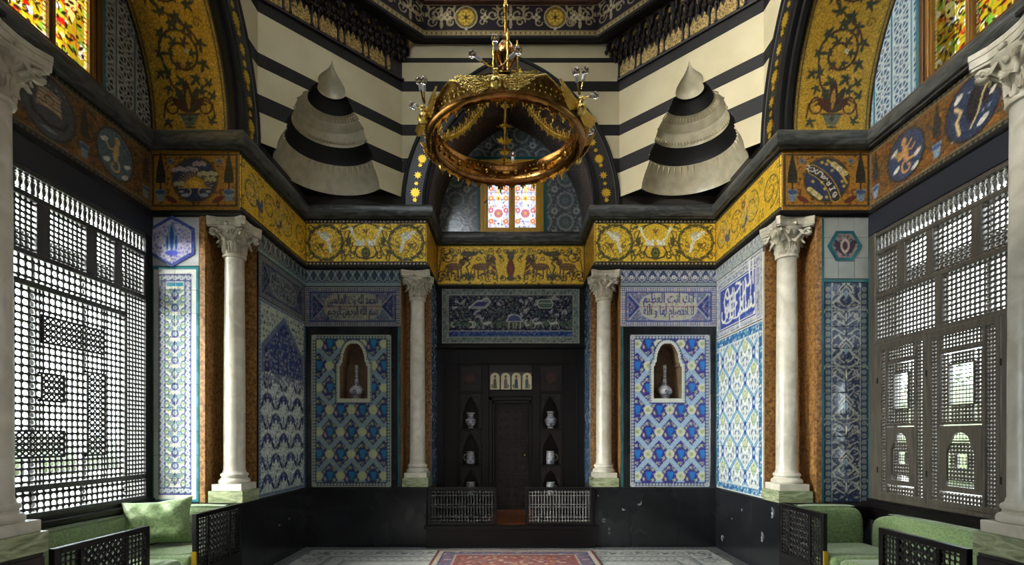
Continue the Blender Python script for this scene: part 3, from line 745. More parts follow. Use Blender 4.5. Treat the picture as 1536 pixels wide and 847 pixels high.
def paint_pier_right(W,H):
    """dark blue-grey tiles with pale strapwork branching from a centre line"""
    c = Canvas(W,H,135,120,base=(44,52,76)); cx = W/2
    busy(c,.02,.02,W-.02,H-.02,(42,50,74),[(96,106,128),(66,76,104),(84,92,98),(48,72,88)],.035,21,.18)
    busy(c,.09,.02,W-.09,H-.02,None,[(136,138,130),(122,126,124)],.062,22,.15,flow=False)
    q = .62; k = int(H/q)+1; ln = (158,160,150)
    for i in range(k):
        z = H-.12-i*q
        for s in (1,-1):
            for dz,r in ((0,.06),(0,.10)):
                c.line([(cx,z+r*1.3),(cx+s*r*.8,z+r*.4),(cx+s*r*.5,z-.1*r),(cx+s*r*1.4,z-r*1.0),(cx+s*r*1.2,z-r*1.6)],.013,ln)
            for y,dx in ((.10,.14),(.17,.20),(-.14,.16),(-.20,.22),(-.27,.12),(-.34,.2)):
                c.line([(cx+s*.02,z+y),(cx+s*dx*.6,z+y+.06),(cx+s*dx,z+y+.03),(cx+s*dx*1.15,z+y-.03)],.011,ln)
            c.spiral(cx+s*.17,z-.02,.04,PI/2,s*1.,.011,ln,.3); c.spiral(cx+s*.12,z-.24,.045,0,s*-.9,.011,ln,.3); c.spiral(cx+s*.2,z-.34,.035,1,s*.9,.010,ln,.3)
        c.line([(cx,z-.3),(cx,z-.22)],.012,(204,202,182)); c.leaf(cx,z-.05,.1,.05,PI/2,(120,140,150))
    for x in (.045,W-.045):
        c.rect(x-.034,0,x+.034,H,(46,66,84))
        for i in range(int(H/.07)): c.ring(x,(i+.5)*.07,.02,.008,(140,146,140)); c.ell(x,(i+.5)*.07,.007,.007,(150,156,150))
    for x in (.085,W-.085): c.line([(x,0),(x,H)],.007,(150,152,146))
    for z in (H-.30,H-.92,H-1.5): c.line([(0,z),(W,z)],.007,(150,152,142))
    c.noise(.2,31); return c
def paint_plain_tile(W,H,col,seed=1):
    c = Canvas(W,H,60,base=col); c.noise(.06,seed); return c
def paint_hex(kind):
    W,H = .54,.60; c = Canvas(W,H,150,base=(150,150,190)); cx,cy = W/2,H/2
    if kind == 'cypress':
        busy(c,0,0,W,H,(176,172,196),[(70,80,170),(96,104,180),(70,76,130),(204,204,214),(120,110,170)],.038,5,.2)
        for s,h in ((0,.34),(-.05,.22),(.05,.22)):
            c.leaf(cx+s,cy-.12,h,.075 if s == 0 else .045,PI/2,(96,140,160) if s == 0 else (130,160,170)); c.leaf(cx+s,cy-.11,h*.85,.045 if s == 0 else .025,PI/2,(54,70,150))
        c.ell(cx,cy-.13,.075,.03,(80,90,190)); 
    else:
        busy(c,0,0,W,H,(120,112,110),[(52,46,60),(80,70,84),(150,140,130)],.05,7,.2)
        for s in (1,-1): c.leaf(cx+s*.02,cy-.1,.2,.07,PI/2-s*.5,(60,52,66))
        c.ell(cx,cy,.05,.08,(168,150,140)); c.ell(cx,cy,.03,.05,(70,56,66))
    return c
def paint_center_panel(W,H):
    """hunting-garden tiles: dark blue field with white animals, pavilions and blossoms"""
    c = Canvas(W,H,110,base=(34,36,60)); b = .105
    busy(c,b,b,W-b,H-b,(28,30,56),[(92,104,104),(58,70,76),(110,118,96),(146,146,142),(44,50,96),(74,88,76),(120,120,120)],.042,44,.24)
    busy(c,b,b,W-b,H-b,None,[(84,96,90),(120,122,116),(60,72,70)],.06,45,.16)
    r = random.Random(3); wh=(182,182,176)
    for i in range(34):
        x = r.uniform(b+.05,W-b-.05); y = r.uniform(b+.2,H-b-.05); c.flower(x,y,.028,5,(150,150,160),(90,90,150),r.random()*6); c.leaf(x,y,.07,.03,r.random()*6,(160,160,156))
    for i in range(16):
        x = b+.05+(W-2*b-.1)*i/15
        for k in range(4): c.leaf(x,b+.16,.12,.02,PI/2+(k-1.5)*.4,(84,104,84))
    c.poly([(.46,.60),(.58,.70),(.66,.70),(.70,.74),(.76,.74),(.80,.68),(.72,.58),(.44,.58)],(130,132,136)); c.line([(.46,.60),(.58,.70),(.66,.70),(.70,.74),(.76,.74),(.80,.68),(.72,.58),(.44,.58)],.014,wh,True); c.poly([(.52,.62),(.6,.68),(.76,.68),(.70,.62)],(54,60,104))
    P = [(1.56,.66),(1.60,.72),(1.78,.72),(1.83,.66),(1.80,.58),(1.60,.58)]; c.poly(P,(86,106,96)); c.line(P,.014,wh,True); c.line([(1.56,.66),(1.83,.66)],.012,wh)
    P = [(1.06,.36),(1.10,.44),(1.16,.47),(1.22,.47),(1.28,.44),(1.32,.36)]; c.poly(P,(78,84,130)); c.line(P,.015,wh,True)
    for x in (1.10,1.17,1.22,1.29): c.line([(x,.36),(x,.25)],.016,wh)
    for x in (.46,.5): c.spiral(x,.32,.06,-1.4,.5,.022,wh,.5)
    for x0 in (.68,1.52,1.78):
        c.ell(x0+.06,.33,.07,.022,wh,.15); c.line([(x0,.33),(x0-.04,.38)],.014,wh); c.line([(x0+.02,.32),(x0,.25)],.009,wh); c.line([(x0+.12,.34),(x0+.15,.26)],.009,wh)
    c.spiral(1.42,.33,.06,2,.5,.022,wh,.5); c.spiral(.2,.3,.05,2,.5,.02,wh,.5)
    c.rect(b,b,W-b,b+.10,(40,64,126)); busy(c,b,b,W-b,b+.10,None,[(110,126,160),(60,96,130),(90,110,120)],.05,7); c.line([(b,b+.10),(W-b,b+.10)],.010,wh)
    for (x0,y0,x1,y1) in ((0,0,W,b),(0,H-b,W,H),(0,0,b,H),(W-b,0,W,H)):
        busy(c,x0,y0,x1,y1,(112,126,116),[(52,66,76),(80,96,90),(150,156,146)],.042,5,.2)
    n = int(W/.2)
    for i in range(n):
        x = (i+.5)*W/n
        for y in (0,H-b): c.line([(x-.05,y+.01),(x,y+b-.01),(x+.05,y+.01)],.010,(158,162,152)); c.flower(x,y+b*.4,.022,6,(56,70,110),WHT)
    for j in range(int(H/.2)):
        y = (j+.5)*H/int(H/.2)
        for x in (0,W-b): c.line([(x+.01,y-.05),(x+b-.01,y),(x+.01,y+.05)],.010,(158,162,152)); c.flower(x+b*.4,y,.022,6,(56,70,110),WHT)
    for k in (.006,b): c.line([(k,k),(W-k,k),(W-k,H-k),(k,H-k)],.012,(168,170,160),True)
    c.noise(.22,8); return c
# -------- gold friezes
def pearl_rows(c, W, H, tint=(190,178,140)):
    for z0,z1 in ((0,.045),(H-.045,H)):
        c.rect(0,z0,W,z1,(26,24,20)); n = int(W/.052)
        for i in range(n): c.ell((i+.5)*W/n,(z0+z1)/2,.014,.013,tint,0,8)
def scrolls(c, x0,x1,y0,y1, n, stem, leafc, lw=.016, seed=1):
    r = random.Random(seed); p = (x1-x0)/n; R = min(p*.46,(y1-y0)*.44); cy = (y0+y1)/2
    for i in range(n):
        cx = x0+(i+.5)*p; s = 1 if i%2 else -1
        c.spiral(cx,cy,R,-s*PI/2,s*1.6,lw,stem,.22)
        for k in range(11):
            a = -s*PI/2+s*k*2*PI/9; rr = R*(1-.055*k)
            c.leaf(cx+rr*math.cos(a),cy+rr*math.sin(a),R*.34,R*.15,a+s*1.9,leafc); c.spiral(cx+rr*.72*math.cos(a+.3),cy+rr*.72*math.sin(a+.3),R*.12,a,s*.8,lw*.6,stem,.3)
        for q in (-1,1):
            for w_ in (-1,1): c.spiral(cx+w_*p*.42,cy+q*(y1-y0)*.37,R*.18,r.random()*6,w_*q*1.,lw*.7,stem,.3); c.leaf(cx+w_*p*.45,cy+q*(y1-y0)*.28,R*.3,R*.12,r.random()*6,leafc)
def bird(c, x, y, s, f, col, tail=True):
    c.ell(x,y,.38*s,.21*s,col,f*.5); c.ell(x+f*.40*s,y+.28*s,.12*s,.12*s,col); c.poly([(x+f*.48*s,y+.30*s),(x+f*.64*s,y+.26*s),(x+f*.46*s,y+.22*s)],col)
    c.line([(x+f*.25*s,y+.1*s),(x+f*.40*s,y+.28*s)],.16*s,col); c.leaf(x-f*.45*s,y+.02*s,.7*s,.2*s,(0.45 if f > 0 else PI-.45),tuple(int(v*.85) for v in col))
    if tail: c.poly([(x-f*.25*s,y-.05*s),(x-f*.48*s,y-.95*s),(x-f*.30*s,y-1.0*s),(x-f*.05*s,y-.12*s)],col)
def grapes(c, x, y, s, col):
    for r in range(6):
        for k in range(max(1,5-r)): c.ell(x+(k-(4-r)/2)*s*.22,y-r*s*.2,s*.11,s*.11,col,0,8)
def paint_frieze_birds(W,H,dim=1.0):
    g = (240,200,64,1.0); c = Canvas(W,H,120,base=g[:3],metal=1.0); d=(70,58,32); l=(88,84,42); wh=(246,242,220)
    y0,y1 = .06,H-.06
    c.rect(0,0,W,H,g)
    for s in (0,1):
        c.xf(W if s else 0,0,-1 if s else 1,1)
        cx,cy,R = .30,H/2,.255
        c.ring(cx,cy,R,.026,d); c.ring(cx,cy,R*.90,.010,l)
        for k in range(14):
            a = k*2*PI/14; c.leaf(cx+R*math.cos(a),cy+R*math.sin(a),.09,.045,a+1.9,l); c.spiral(cx+R*.8*math.cos(a+.2),cy+R*.8*math.sin(a+.2),.035,a,.8,.008,d,.3)
        c.spiral(cx+.12,cy-.10,.06,1,.9,.010,d,.3); c.spiral(cx-.16,cy-.08,.05,2,-.9,.010,d,.3)
        # outer and inner rising stems
        for (px,py,r_,a0,t) in ((.60,.20,.10,PI,-1.3),(.64,.42,.12,-1.6,1.2),(.56,.55,.06,0,1.),(.09,.12,.06,0,1.),(.09,.55,.06,0,-1.),(.70,.14,.06,1,1.),(.55,.10,.05,2,-1.)):
            c.spiral(px,py*H/.66,r_,a0,t,.014,d,.25); c.leaf(px,py*H/.66,r_*1.3,r_*.6,a0,l)
        for k in range(10):
            a = k*.63; c.spiral(cx+R*1.16*math.cos(a),cy+R*1.16*math.sin(a),.04,a,.9 if k%2 else -.9,.012,d,.25)
            c.spiral(cx+R*.55*math.cos(a+.3),cy+R*.55*math.sin(a+.3),.045,a+2,.9,.011,l,.3)
        c.line([(.50,.30),(.60,.36),(.66,.50),(.76,.58)],.022,l); c.line([(.58,.10),(.66,.22),(.70,.34)],.018,l)
    for s in (0,1):
        c.xf(W if s else 0,0,-1 if s else 1,1); c.ell(.30,H/2+.06,.12,.14,g); grapes(c,.24,H/2-.02,.085,(84,34,30)); bird(c,.29,H/2+.08,.23,-1,wh)
    c.xf(); cx = W/2; c.ell(cx,H*.6,.2,.16,g)
    for s in (1,-1):
        c.ell(cx+s*.085,H*.47,.065,.042,wh,s*.3); c.ell(cx+s*.04,H*.53,.026,.026,wh); c.poly([(cx+s*.09,H*.43),(cx+s*.13,H*.5),(cx+s*.255,H*.84),(cx+s*.20,H*.84),(cx+s*.15,H*.62),(cx+s*.07,H*.5)],wh)
        c.line([(cx,.09),(cx+s*.12,.12),(cx+s*.16,.2),(cx+s*.12,.27)],.022,d); c.spiral(cx+s*.20,.13,.05,2,s*1.,.011,d,.3)
    c.line([(cx-.19,H*.42),(cx+.19,H*.42)],.012,(130,60,30)); c.ell(cx,H*.27,.07,.085,l); c.ell(cx,H*.27,.035,.05,(120,140,60)); c.star(cx,H*.27,.04,4,d)
    grapes(c,cx,H*.78,.075,(130,50,40)); c.line([(cx-.2,H*.85),(cx,H*.93),(cx+.2,H*.85)],.016,d)
    c.line([(.012,.05),(W-.012,.05),(W-.012,H-.05),(.012,H-.05)],.010,(60,44,22),True)
    pearl_rows(c,W,H); c.noise(.3,3); return c
def paint_frieze_center(W,H):
    g = (240,200,66,1.0); c = Canvas(W,H,110,base=g[:3],metal=1.0); c.rect(0,0,W,H,g); d=(70,52,36); l=(88,84,60); cx0 = W/2
    for s in (0,1):
        c.xf(W if s else 0,0,-1 if s else 1,1)
        for x0 in (.22,.66):
            f = 1 if x0 < .4 else 1
            # standing beast facing the centre
            c.ell(x0+.07,.30,.14,.06,(120,84,52)); c.ell(x0+.20,.37,.05,.06,(110,80,56),.5); c.ell(x0+.25,.43,.04,.032,d)
            for dx in (-.04,.02,.13,.18): c.line([(x0+dx,.27),(x0+dx+.01,.13)],.022,(104,72,48))
            for k in range(10): c.ell(x0-.03+.022*k,.30+(.02 if k%2 else -.02),.008,.008,(190,150,80))
            c.line([(x0-.06,.30),(x0-.10,.20)],.014,d)
        c.spiral(.20,.46,.10,PI,1.3,.018,d,.25); c.spiral(.10,.16,.08,0,1.4,.018,d,.25); c.spiral(.36,.12,.06,2,1.2,.013,d,.3); c.spiral(.86,.46,.07,3,1.3,.014,d,.3)
        c.spiral(.5,.47,.08,0,-1.2,.016,d,.3); c.line([(.52,.08),(.52,.22),(.49,.30),(.55,.35),(.50,.42)],.022,d); c.ell(.53,.51,.14,.045,l); c.spiral(.86,.18,.06,1,1.2,.012,d,.3)
        for k in range(5): c.leaf(.53,.07,.16,.035,PI/2+(k-2)*.32,l)
        for k in range(6): c.leaf(.04+.18*k,.05,.07,.03,.6+k,l); c.spiral(.1+.18*k,.54,.035,k,1.,.010,d,.3)
        for k in range(4): c.leaf(.98,.16+.08*k,.13,.05,PI/2+.7,(120,64,44))
        for k in range(9):
            x = .06+k*.13; c.spiral(x,.10+.02*(k%2),.05,k,1.1 if k%2 else -1.1,.015,d,.25); c.spiral(x+.05,.56,.045,k+1,-1.1 if k%2 else 1.1,.014,d,.25); c.leaf(x,.17,.1,.04,k*1.3,l); c.leaf(x+.04,.50,.1,.04,k*1.7,l)
        for k in range(6): c.spiral(.12+.19*k,.42,.045,k*2,1.,.012,d,.3)
        c.line(scurve(.03,.06,.08,.58),.016,d); c.line(scurve(1.0,.06,.93,.58),.018,l)
    c.xf(); c.ell(cx0,.48,.06,.08,l); c.leaf(cx0,.10,.34,.14,PI/2,(128,60,44)); c.ell(cx0,.11,.07,.045,l)
    c.line([(.012,.012),(W-.012,.012),(W-.012,H-.012),(.012,H-.012)],.014,(48,36,22),True)
    c.noise(.18,5); return c
def paint_frieze_peacock(W,H):
    g = (238,194,60,1.0); c = Canvas(W,H,80,110,base=g[:3],metal=1.0); c.rect(0,0,W,H,g); d=(130,92,34); l=(110,96,40); wh=(214,196,130)
    scrolls(c,0,W,.05,H-.05,4,d,l,.018,4)
    for x,f in ((.28,1),(1.08,-1)):
        for k in range(4): c.spiral(x-f*.03*k,H*.52,.20-.03*k,PI/2,-f*.75,.010,wh,.5)
        c.ell(x+f*.14,H*.36,.09,.05,(70,78,110),-f*.5); c.ell(x+f*.20,H*.45,.03,.05,(80,90,130)); c.line([(x+f*.14,H*.30),(x+f*.14,.12)],.014,d)
    c.ell(W/2,H*.5,.06,.12,(206,180,80)); c.flower(W/2,H*.72,.06,6,(120,60,40),wh)
    c.line([(.012,.05),(W-.012,.05),(W-.012,H-.05),(.012,H-.05)],.012,(60,44,22),True)
    pearl_rows(c,W,H,(120,110,80)); c.noise(.25,3); return c
def cypress(c, x, y0, h, w_, wh=False):
    c.line([(x,y0),(x,y0+h*.3)],w_*.16,(60,32,24)); P = [(x-w_*.5,y0+h*.22),(x-w_*.46,y0+h*.45),(x,y0+h),(x+w_*.46,y0+h*.45),(x+w_*.5,y0+h*.22)]; c.poly(P,(34,34,30))
    for k in range(6): c.line([(x-w_*.4*(1-k/7),y0+h*(.26+.1*k)),(x+w_*.4*(1-k/7),y0+h*(.26+.1*k))],.006,(60,56,44))
    c.poly([(x-w_*.55,y0+.03),(x+w_*.55,y0+.03),(x+w_*.3,y0-.10),(x-w_*.3,y0-.10)],(120,136,150)); c.ell(x,y0+.0,w_*.5,.025,(60,84,120))
def paint_frieze_pier(W,H,kind):
    g = (164,118,42,.7); c = Canvas(W,H,135,base=g[:3],metal=.7); c.rect(0,0,W,H,g)
    busy(c,.05,.05,W-.05,H-.05,None,[(108,64,30),(176,118,44),(176,118,44),(96,60,34)],.055,12,.12)
    cx,cy,R = W/2,H*.51,.255
    for s in (-1,1):
        cypress(c,cx+s*.375,.20,.46,.11); c.ell(cx+s*.26,.12,.07,.03,(96,40,30),s*.5); c.line([(cx+s*.30,.14),(cx+s*.28,.22),(cx+s*.32,.23)],.014,(90,38,30)); c.line([(cx+s*.25,.10),(cx+s*.25,.04)],.010,(90,40,30))
        c.flower(cx+s*.27,H-.12,.04,4,(96,112,132),(60,60,90))
    c.ell(cx,cy,R,R,(40,32,26),0,32); c.ring(cx,cy,R-.012,.010,(110,90,50)); c.ell(cx,cy,R-.028,R-.028,(46,56,86),0,32); r_ = R-.03
    if kind == 'sun':
        def cl(x,y,w_,col):
            for k in range(5): c.ell(x+(k-2)*w_*.2,y+(.012 if k%2 else 0),w_*.16,.026,col)
        cl(cx-.11,cy+.11,.26,(164,150,150)); cl(cx+.05,cy+.17,.14,(176,150,140)); cl(cx+.14,cy+.06,.2,(176,172,128)); cl(cx-.17,cy-.05,.12,(176,172,130)); cl(cx+.17,cy,.12,(170,166,120))
        for k in range(17):
            a = PI*(k+.5)/17; c.line([(cx+.08*math.cos(a),cy-.08+.08*math.sin(a)),(cx+.2*math.cos(a),cy-.08+.19*math.sin(a))],.008,(186,150,70,.5))
        c.poly([(cx+.115*math.cos(PI*k/12),cy-.085+.115*math.sin(PI*k/12)) for k in range(13)],(210,160,44,.8)); c.poly([(cx+.075*math.cos(PI*k/12),cy-.085+.085*math.sin(PI*k/12)) for k in range(13)],(236,186,70,.8))
        c.line([(cx-.18,cy-.09),(cx+.18,cy-.09)],.010,(206,160,60)); 
        for s in (-1,1): c.spiral(cx+s*.08,cy-.14,.05,PI/2,s*.6,.012,(200,176,120),.4); c.ell(cx+s*.1,cy-.17,.05,.02,(150,160,160)); c.ell(cx+s*.15,cy-.13,.03,.014,(160,150,140))
    else:
        def arc(r0,wd,col,a0,a1,ox=-.34,oy=-.30):
            t = np.linspace(a0,a1,18); P = np.stack([cx+ox+r0*np.cos(t),cy+oy+r0*np.sin(t)],1)
            P = P[np.hypot(P[:,0]-cx,P[:,1]-cy) < r_]
            if len(P) > 1: c.line(P,wd,col)
        arc(.45,.115,(206,166,60,.5),-.2,1.7); arc(.45,.100,(52,46,44),-.2,1.7); arc(.62,.022,(214,176,56,.6),0,1.5)
        for k,ch in enumerate('≈X∩∞8I9'):
            a = 1.24-.155*k; x = cx-.34+.45*math.cos(a); y = cy-.30+.45*math.sin(a); c.xf(x,y,1,1,a-PI/2)
            if ch == '≈':
                for q in (-.018,.018): c.line([(-.03,q),(-.01,q+.012),(.01,q-.012),(.03,q)],.010,(206,204,196))
            elif ch == 'X': c.line([(-.025,-.025),(.025,.025)],.012,(206,204,196)); c.line([(-.025,.025),(.025,-.025)],.012,(206,204,196))
            elif ch == '∩': c.line([(-.03,-.02),(-.022,.02),(0,.03),(.022,.02),(.03,-.02)],.013,(206,204,196))
            elif ch == '∞': c.ring(-.016,0,.014,.010,(206,204,196),12); c.line([(.0,.0),(.02,.02),(.034,0)],.010,(206,204,196))
            elif ch == '8': c.ring(0,-.012,.016,.010,(206,204,196),12); c.spiral(0,.02,.016,3.4,.5,.010,(206,204,196),1)
            elif ch == 'I': c.line([(0,-.028),(0,.028)],.012,(206,204,196)); c.line([(-.015,.028),(.015,.028)],.010,(206,204,196)); c.line([(-.015,-.028),(.015,-.028)],.010,(206,204,196))
            else: c.ring(-.006,.008,.018,.010,(206,204,196),12); c.ring(.012,-.012,.014,.010,(206,204,196),12)
            c.xf()
        for x,y,s in ((-.13,-.15,.055),(.14,.12,.06)):
            for k in range(5): c.ell(cx+x+(k-2)*s*.5,cy+y-(k-2)*s*.4,s*.62,s*.5,(176,160,104) if k%2 else (196,180,120))
            c.ring(cx+x,cy+y,s*.4,.008,(214,206,170),12)
        for x,y in ((-.15,-.02),(-.05,-.03),(-.02,-.10),(0,.17),(-.05,.19),(.06,.10),(.17,-.02),(.19,-.07),(-.0,-.19)): c.star(cx+x,cy+y,.024,6,(206,176,70,.5))
    c.line([(.03,.05),(W-.03,.05),(W-.03,H-.05),(.03,H-.05)],.020,(30,28,22),True)
    for k in (.012,.03): c.line([(k,k+.02),(W-k,k+.02),(W-k,H-k-.02),(k,H-k-.02)],.006,(86,76,48),True)
    c.noise(.22,6); return c
def paint_frieze_bay(W,H,kind):
    """roundels on the window wall; canvas u=0 is the near end on the left wall"""
    g = (116,80,34,.6); c = Canvas(W,H,75,110,base=g[:3],metal=.6); c.rect(0,0,W,H,g)
    busy(c,.04,.06,W-.04,H-.06,None,[(64,40,26),(150,96,40),(90,46,30),(60,66,60),(60,40,26)],.07,17,.14)
    scrolls(c,.0,W,.06,H-.06,4,(52,34,24),(66,58,40),.014,3)
    far = (lambda u: W-u) if kind == 'left' else (lambda u: u)
    # two roundels; distance measured from the far end
    for i,(d,R,col) in enumerate(((.52,.25,(78,98,104) if kind == 'left' else (46,58,84)),(1.26,.27,(70,72,76) if kind == 'left' else (40,50,74)))):
        cx = far(d); cy = H*.5; c.ell(cx,cy,R,R,(40,36,30),0,30); c.ell(cx,cy,R-.02,R-.02,col,0,30); f = -1 if kind == 'left' else 1
        if i == 0:
            b_ = (190,158,100) if kind == 'left' else (186,140,84); wh=(196,194,180)
            c.ell(cx,cy+.02,.035,.10,b_,f*.2); c.ell(cx-f*.02,cy+.14,.035,.04,b_); c.spiral(cx+f*.02,cy-.12,.08,PI/2,f*.9,.022,b_,.3); c.line([(cx,cy+.05),(cx+f*.08,cy+.02),(cx+f*.12,cy+.06)],.018,b_)
            if kind == 'right': c.ell(cx-.06,cy+.02,.05,.03,b_,.8); c.line([(cx,cy-.05),(cx+.1,cy-.06),(cx+.16,cy-.02)],.026,b_); c.leaf(cx-.05,cy,.14,.06,2.4,(150,120,70)); c.line([(cx+.0,cy+.05),(cx+.08,cy+.12)],.02,b_)
            for x,y in ((-.15,.08),(-.12,-.1),(.15,-.05),(.12,-.17)): c.ell(cx+x,cy+y,.045,.022,wh,.4); c.ell(cx+x+.02,cy+y+.02,.03,.014,wh,.2)
        elif kind == 'left':
            c.line([(cx-.17,cy-.02),(cx-.15,cy-.10),(cx,cy-.15),(cx+.13,cy-.12),(cx+.18,cy-.04)],.028,(28,24,22))
            c.poly([(cx-.10,cy+.14),(cx+.10,cy+.14),(cx+.12,cy-.03),(cx+.02,cy-.01),(cx-.12,cy-.03)],(176,158,124))
            for k in range(5): c.line([(cx-.10,cy+.12-.034*k),(cx+.11,cy+.12-.034*k)],.010,(104,72,54))
            c.ring(cx,cy+.06,.04,.012,(120,70,50)); c.ell(cx,cy-.19,.08,.016,(120,134,136))
            for k in range(14): c.star(cx-.15+.022*k,cy+.16+.03*math.sin(k*2),.010,4,(150,150,146))
        else:
            for k in range(9): c.star(cx+.2*math.cos(k*1.7),cy+.19*math.sin(k*2.3),.014,5,(170,180,190))
            c.line([(cx-.12,cy-.16),(cx-.15,cy-.04),(cx-.1,cy+.02),(cx-.16,cy+.08)],.030,(190,170,120)); c.ell(cx+.02,cy+.02,.07,.15,(30,26,28),-.2); c.ell(cx+.13,cy+.04,.04,.09,(34,26,28)); c.line([(cx-.02,cy-.17),(cx+.06,cy-.06),(cx+.10,cy+.06),(cx+.14,cy+.12),(cx+.19,cy+.08)],.016,(190,170,120))
            c.ell(cx-.13,cy+.15,.05,.025,(190,190,180),.6); c.ell(cx+.1,cy-.16,.06,.025,(190,190,180),.5)
    cypress(c,far(.10),.20,.42,.10)
    cypress(c,far(.90),.20,.42,.10)
    for k in (.05,): c.line([(.02,k),(W-.02,k),(W-.02,H-k),(.02,H-k)],.014,(120,110,84),True)
    pearl_rows(c,W,H,(96,90,66)); c.noise(.25,6); return c
def paint_soffit(W,H):
    """vine rising from a vase on gold; v runs up the vault"""
    g=(192,154,54,1.0); c = Canvas(W,H,120,base=g[:3],metal=1.0); c.rect(0,0,W,H,g); cx = W/2; d=(70,34,26); l=(52,60,48)
    c.noise(.0); rr = random.Random(5)
    c.poly([(cx-.11,.20),(cx+.11,.20),(cx+.05,.08),(cx-.05,.08)],(96,104,92)); c.ell(cx,.06,.06,.014,(60,64,50)); c.line([(cx-.12,.20),(cx+.12,.20)],.014,(60,40,28)); c.star(cx,.15,.04,4,(50,56,50))
    for k in range(5): c.leaf(cx,.21,.34-.05*abs(k-2),.09,PI/2+(k-2)*.42,l if k%2 else d)
    c.leaf(cx,.24,.22,.05,PI/2,(170,130,60,.6))
    for s in (1,-1):
        c.spiral(cx+s*.17,.27,.10,PI/2 if s>0 else PI/2,-s*1.1,.020,d,.25); c.vine_leaf(cx+s*.24,.12,.08,s,l); c.line([(cx+s*.03,.3),(cx+s*.14,.36),(cx+s*.26,.30),(cx+s*.28,.16)],.018,d)
    y = .42; s = 1; k = 0
    c.line([(cx-.02,.30),(cx-.16,.50),(cx-.22,.72)],.022,d); c.line([(cx+.02,.30),(cx+.12,.42),(cx+.22,.5)],.018,d); [c.vine_leaf(cx+q[0],q[1],.075,q[0]*9,l) for q in ((-.20,.46),(.25,.5),(-.26,.60),(.16,.42),(-.1,.42),(.28,.38))]
    while y < H+.2:
        yy = y+.36; c.spiral(cx,yy,.235,PI if s > 0 else 0,-s*1.5,.024,d,.25)
        for j in range(9):
            a = (PI if s > 0 else 0)-s*j*2*PI/9; c.vine_leaf(cx+.235*math.cos(a),yy+.26*math.sin(a)*1.02,.092,a*2+j,l)
        for j in range(6):
            a = j*1.05+k; c.vine_leaf(cx+.11*math.cos(a),yy+.11*math.sin(a),.070,a,(62,58,52) if j%2 else l)
        c.flower(cx+.06,yy+.02,.026,5,(206,206,190),(90,90,70)); grapes(c,cx-.05,yy-.11,.055,(92,46,52)); grapes(c,cx+.14,yy+.2,.045,(92,46,52))
        c.line(scurve(cx+s*.2,yy+.08,cx-s*.2,yy+.52),.022,d); c.spiral(cx+s*.24,yy+.26,.05,0,s,.010,d,.3)
        y += .58; s = -s; k += 1
    for x in (.0,W): 
        f = 1 if x == 0 else -1
        for o,wd,cl in ((.012,.024,(30,24,18)),(.035,.012,(150,124,60)),(.052,.012,(34,28,20)),(.068,.008,(150,130,70))): c.line([(x+f*o,0),(x+f*o,H)],wd,cl)
    for (x0,x1) in ((0,W),): c.line([(x0,.01),(x1,.01)],.02,(30,24,18))
    c.noise(.35,8); return c
def lace_cell(bg=(36,46,58), fg=(168,174,172), strip=(34,84,96)):
    p,q = .26,.30; c = Canvas(p,q,150,base=bg,wrap=True)
    c.line([(0,0),(0,q)],.030,strip); c.line([(.022,0),(.022,q)],.016,fg); c.line([(-.022,0),(-.022,q)],.016,fg)
    for cy in (.15,):
        c.ring(p/2,cy,.105,.022,fg); 
        for k in range(9):
            a = k*2*PI/9; c.line([(p/2+.04*math.cos(a),cy+.04*math.sin(a)),(p/2+.10*math.cos(a),cy+.10*math.sin(a))],.018,fg)
        c.ring(p/2,cy,.036,.018,fg,14); c.ell(p/2,cy,.012,.012,fg)
    for x in (.05,p-.05): c.ring(x,0,.03,.018,fg,14); c.line([(x,.03),(x,.06)],.012,fg)
    c.flower(p/2,0,.04,5,fg,bg)
    return c
def med_cell(bg=(84,90,98), fg=(156,162,156), md=(48,66,78)):
    p,q = .36,.36; c = Canvas(p,q,120,base=bg,wrap=True)
    busy(c,0,0,p,q,None,[fg,(130,136,134),(64,70,82)],.045,5,.22)
    for cx,cy in ((p/2,q/2),):
        c.ell(cx,cy,.135,.135,(116,124,122)); c.ring(cx,cy,.13,.014,fg); c.ell(cx,cy,.095,.095,md); c.flower(cx,cy,.085,10,(92,108,112),md); c.flower(cx,cy,.04,6,(120,130,124),(40,60,70))
    for cx,cy in ((0,0),): c.flower(cx,cy,.06,8,fg,md)
    return c
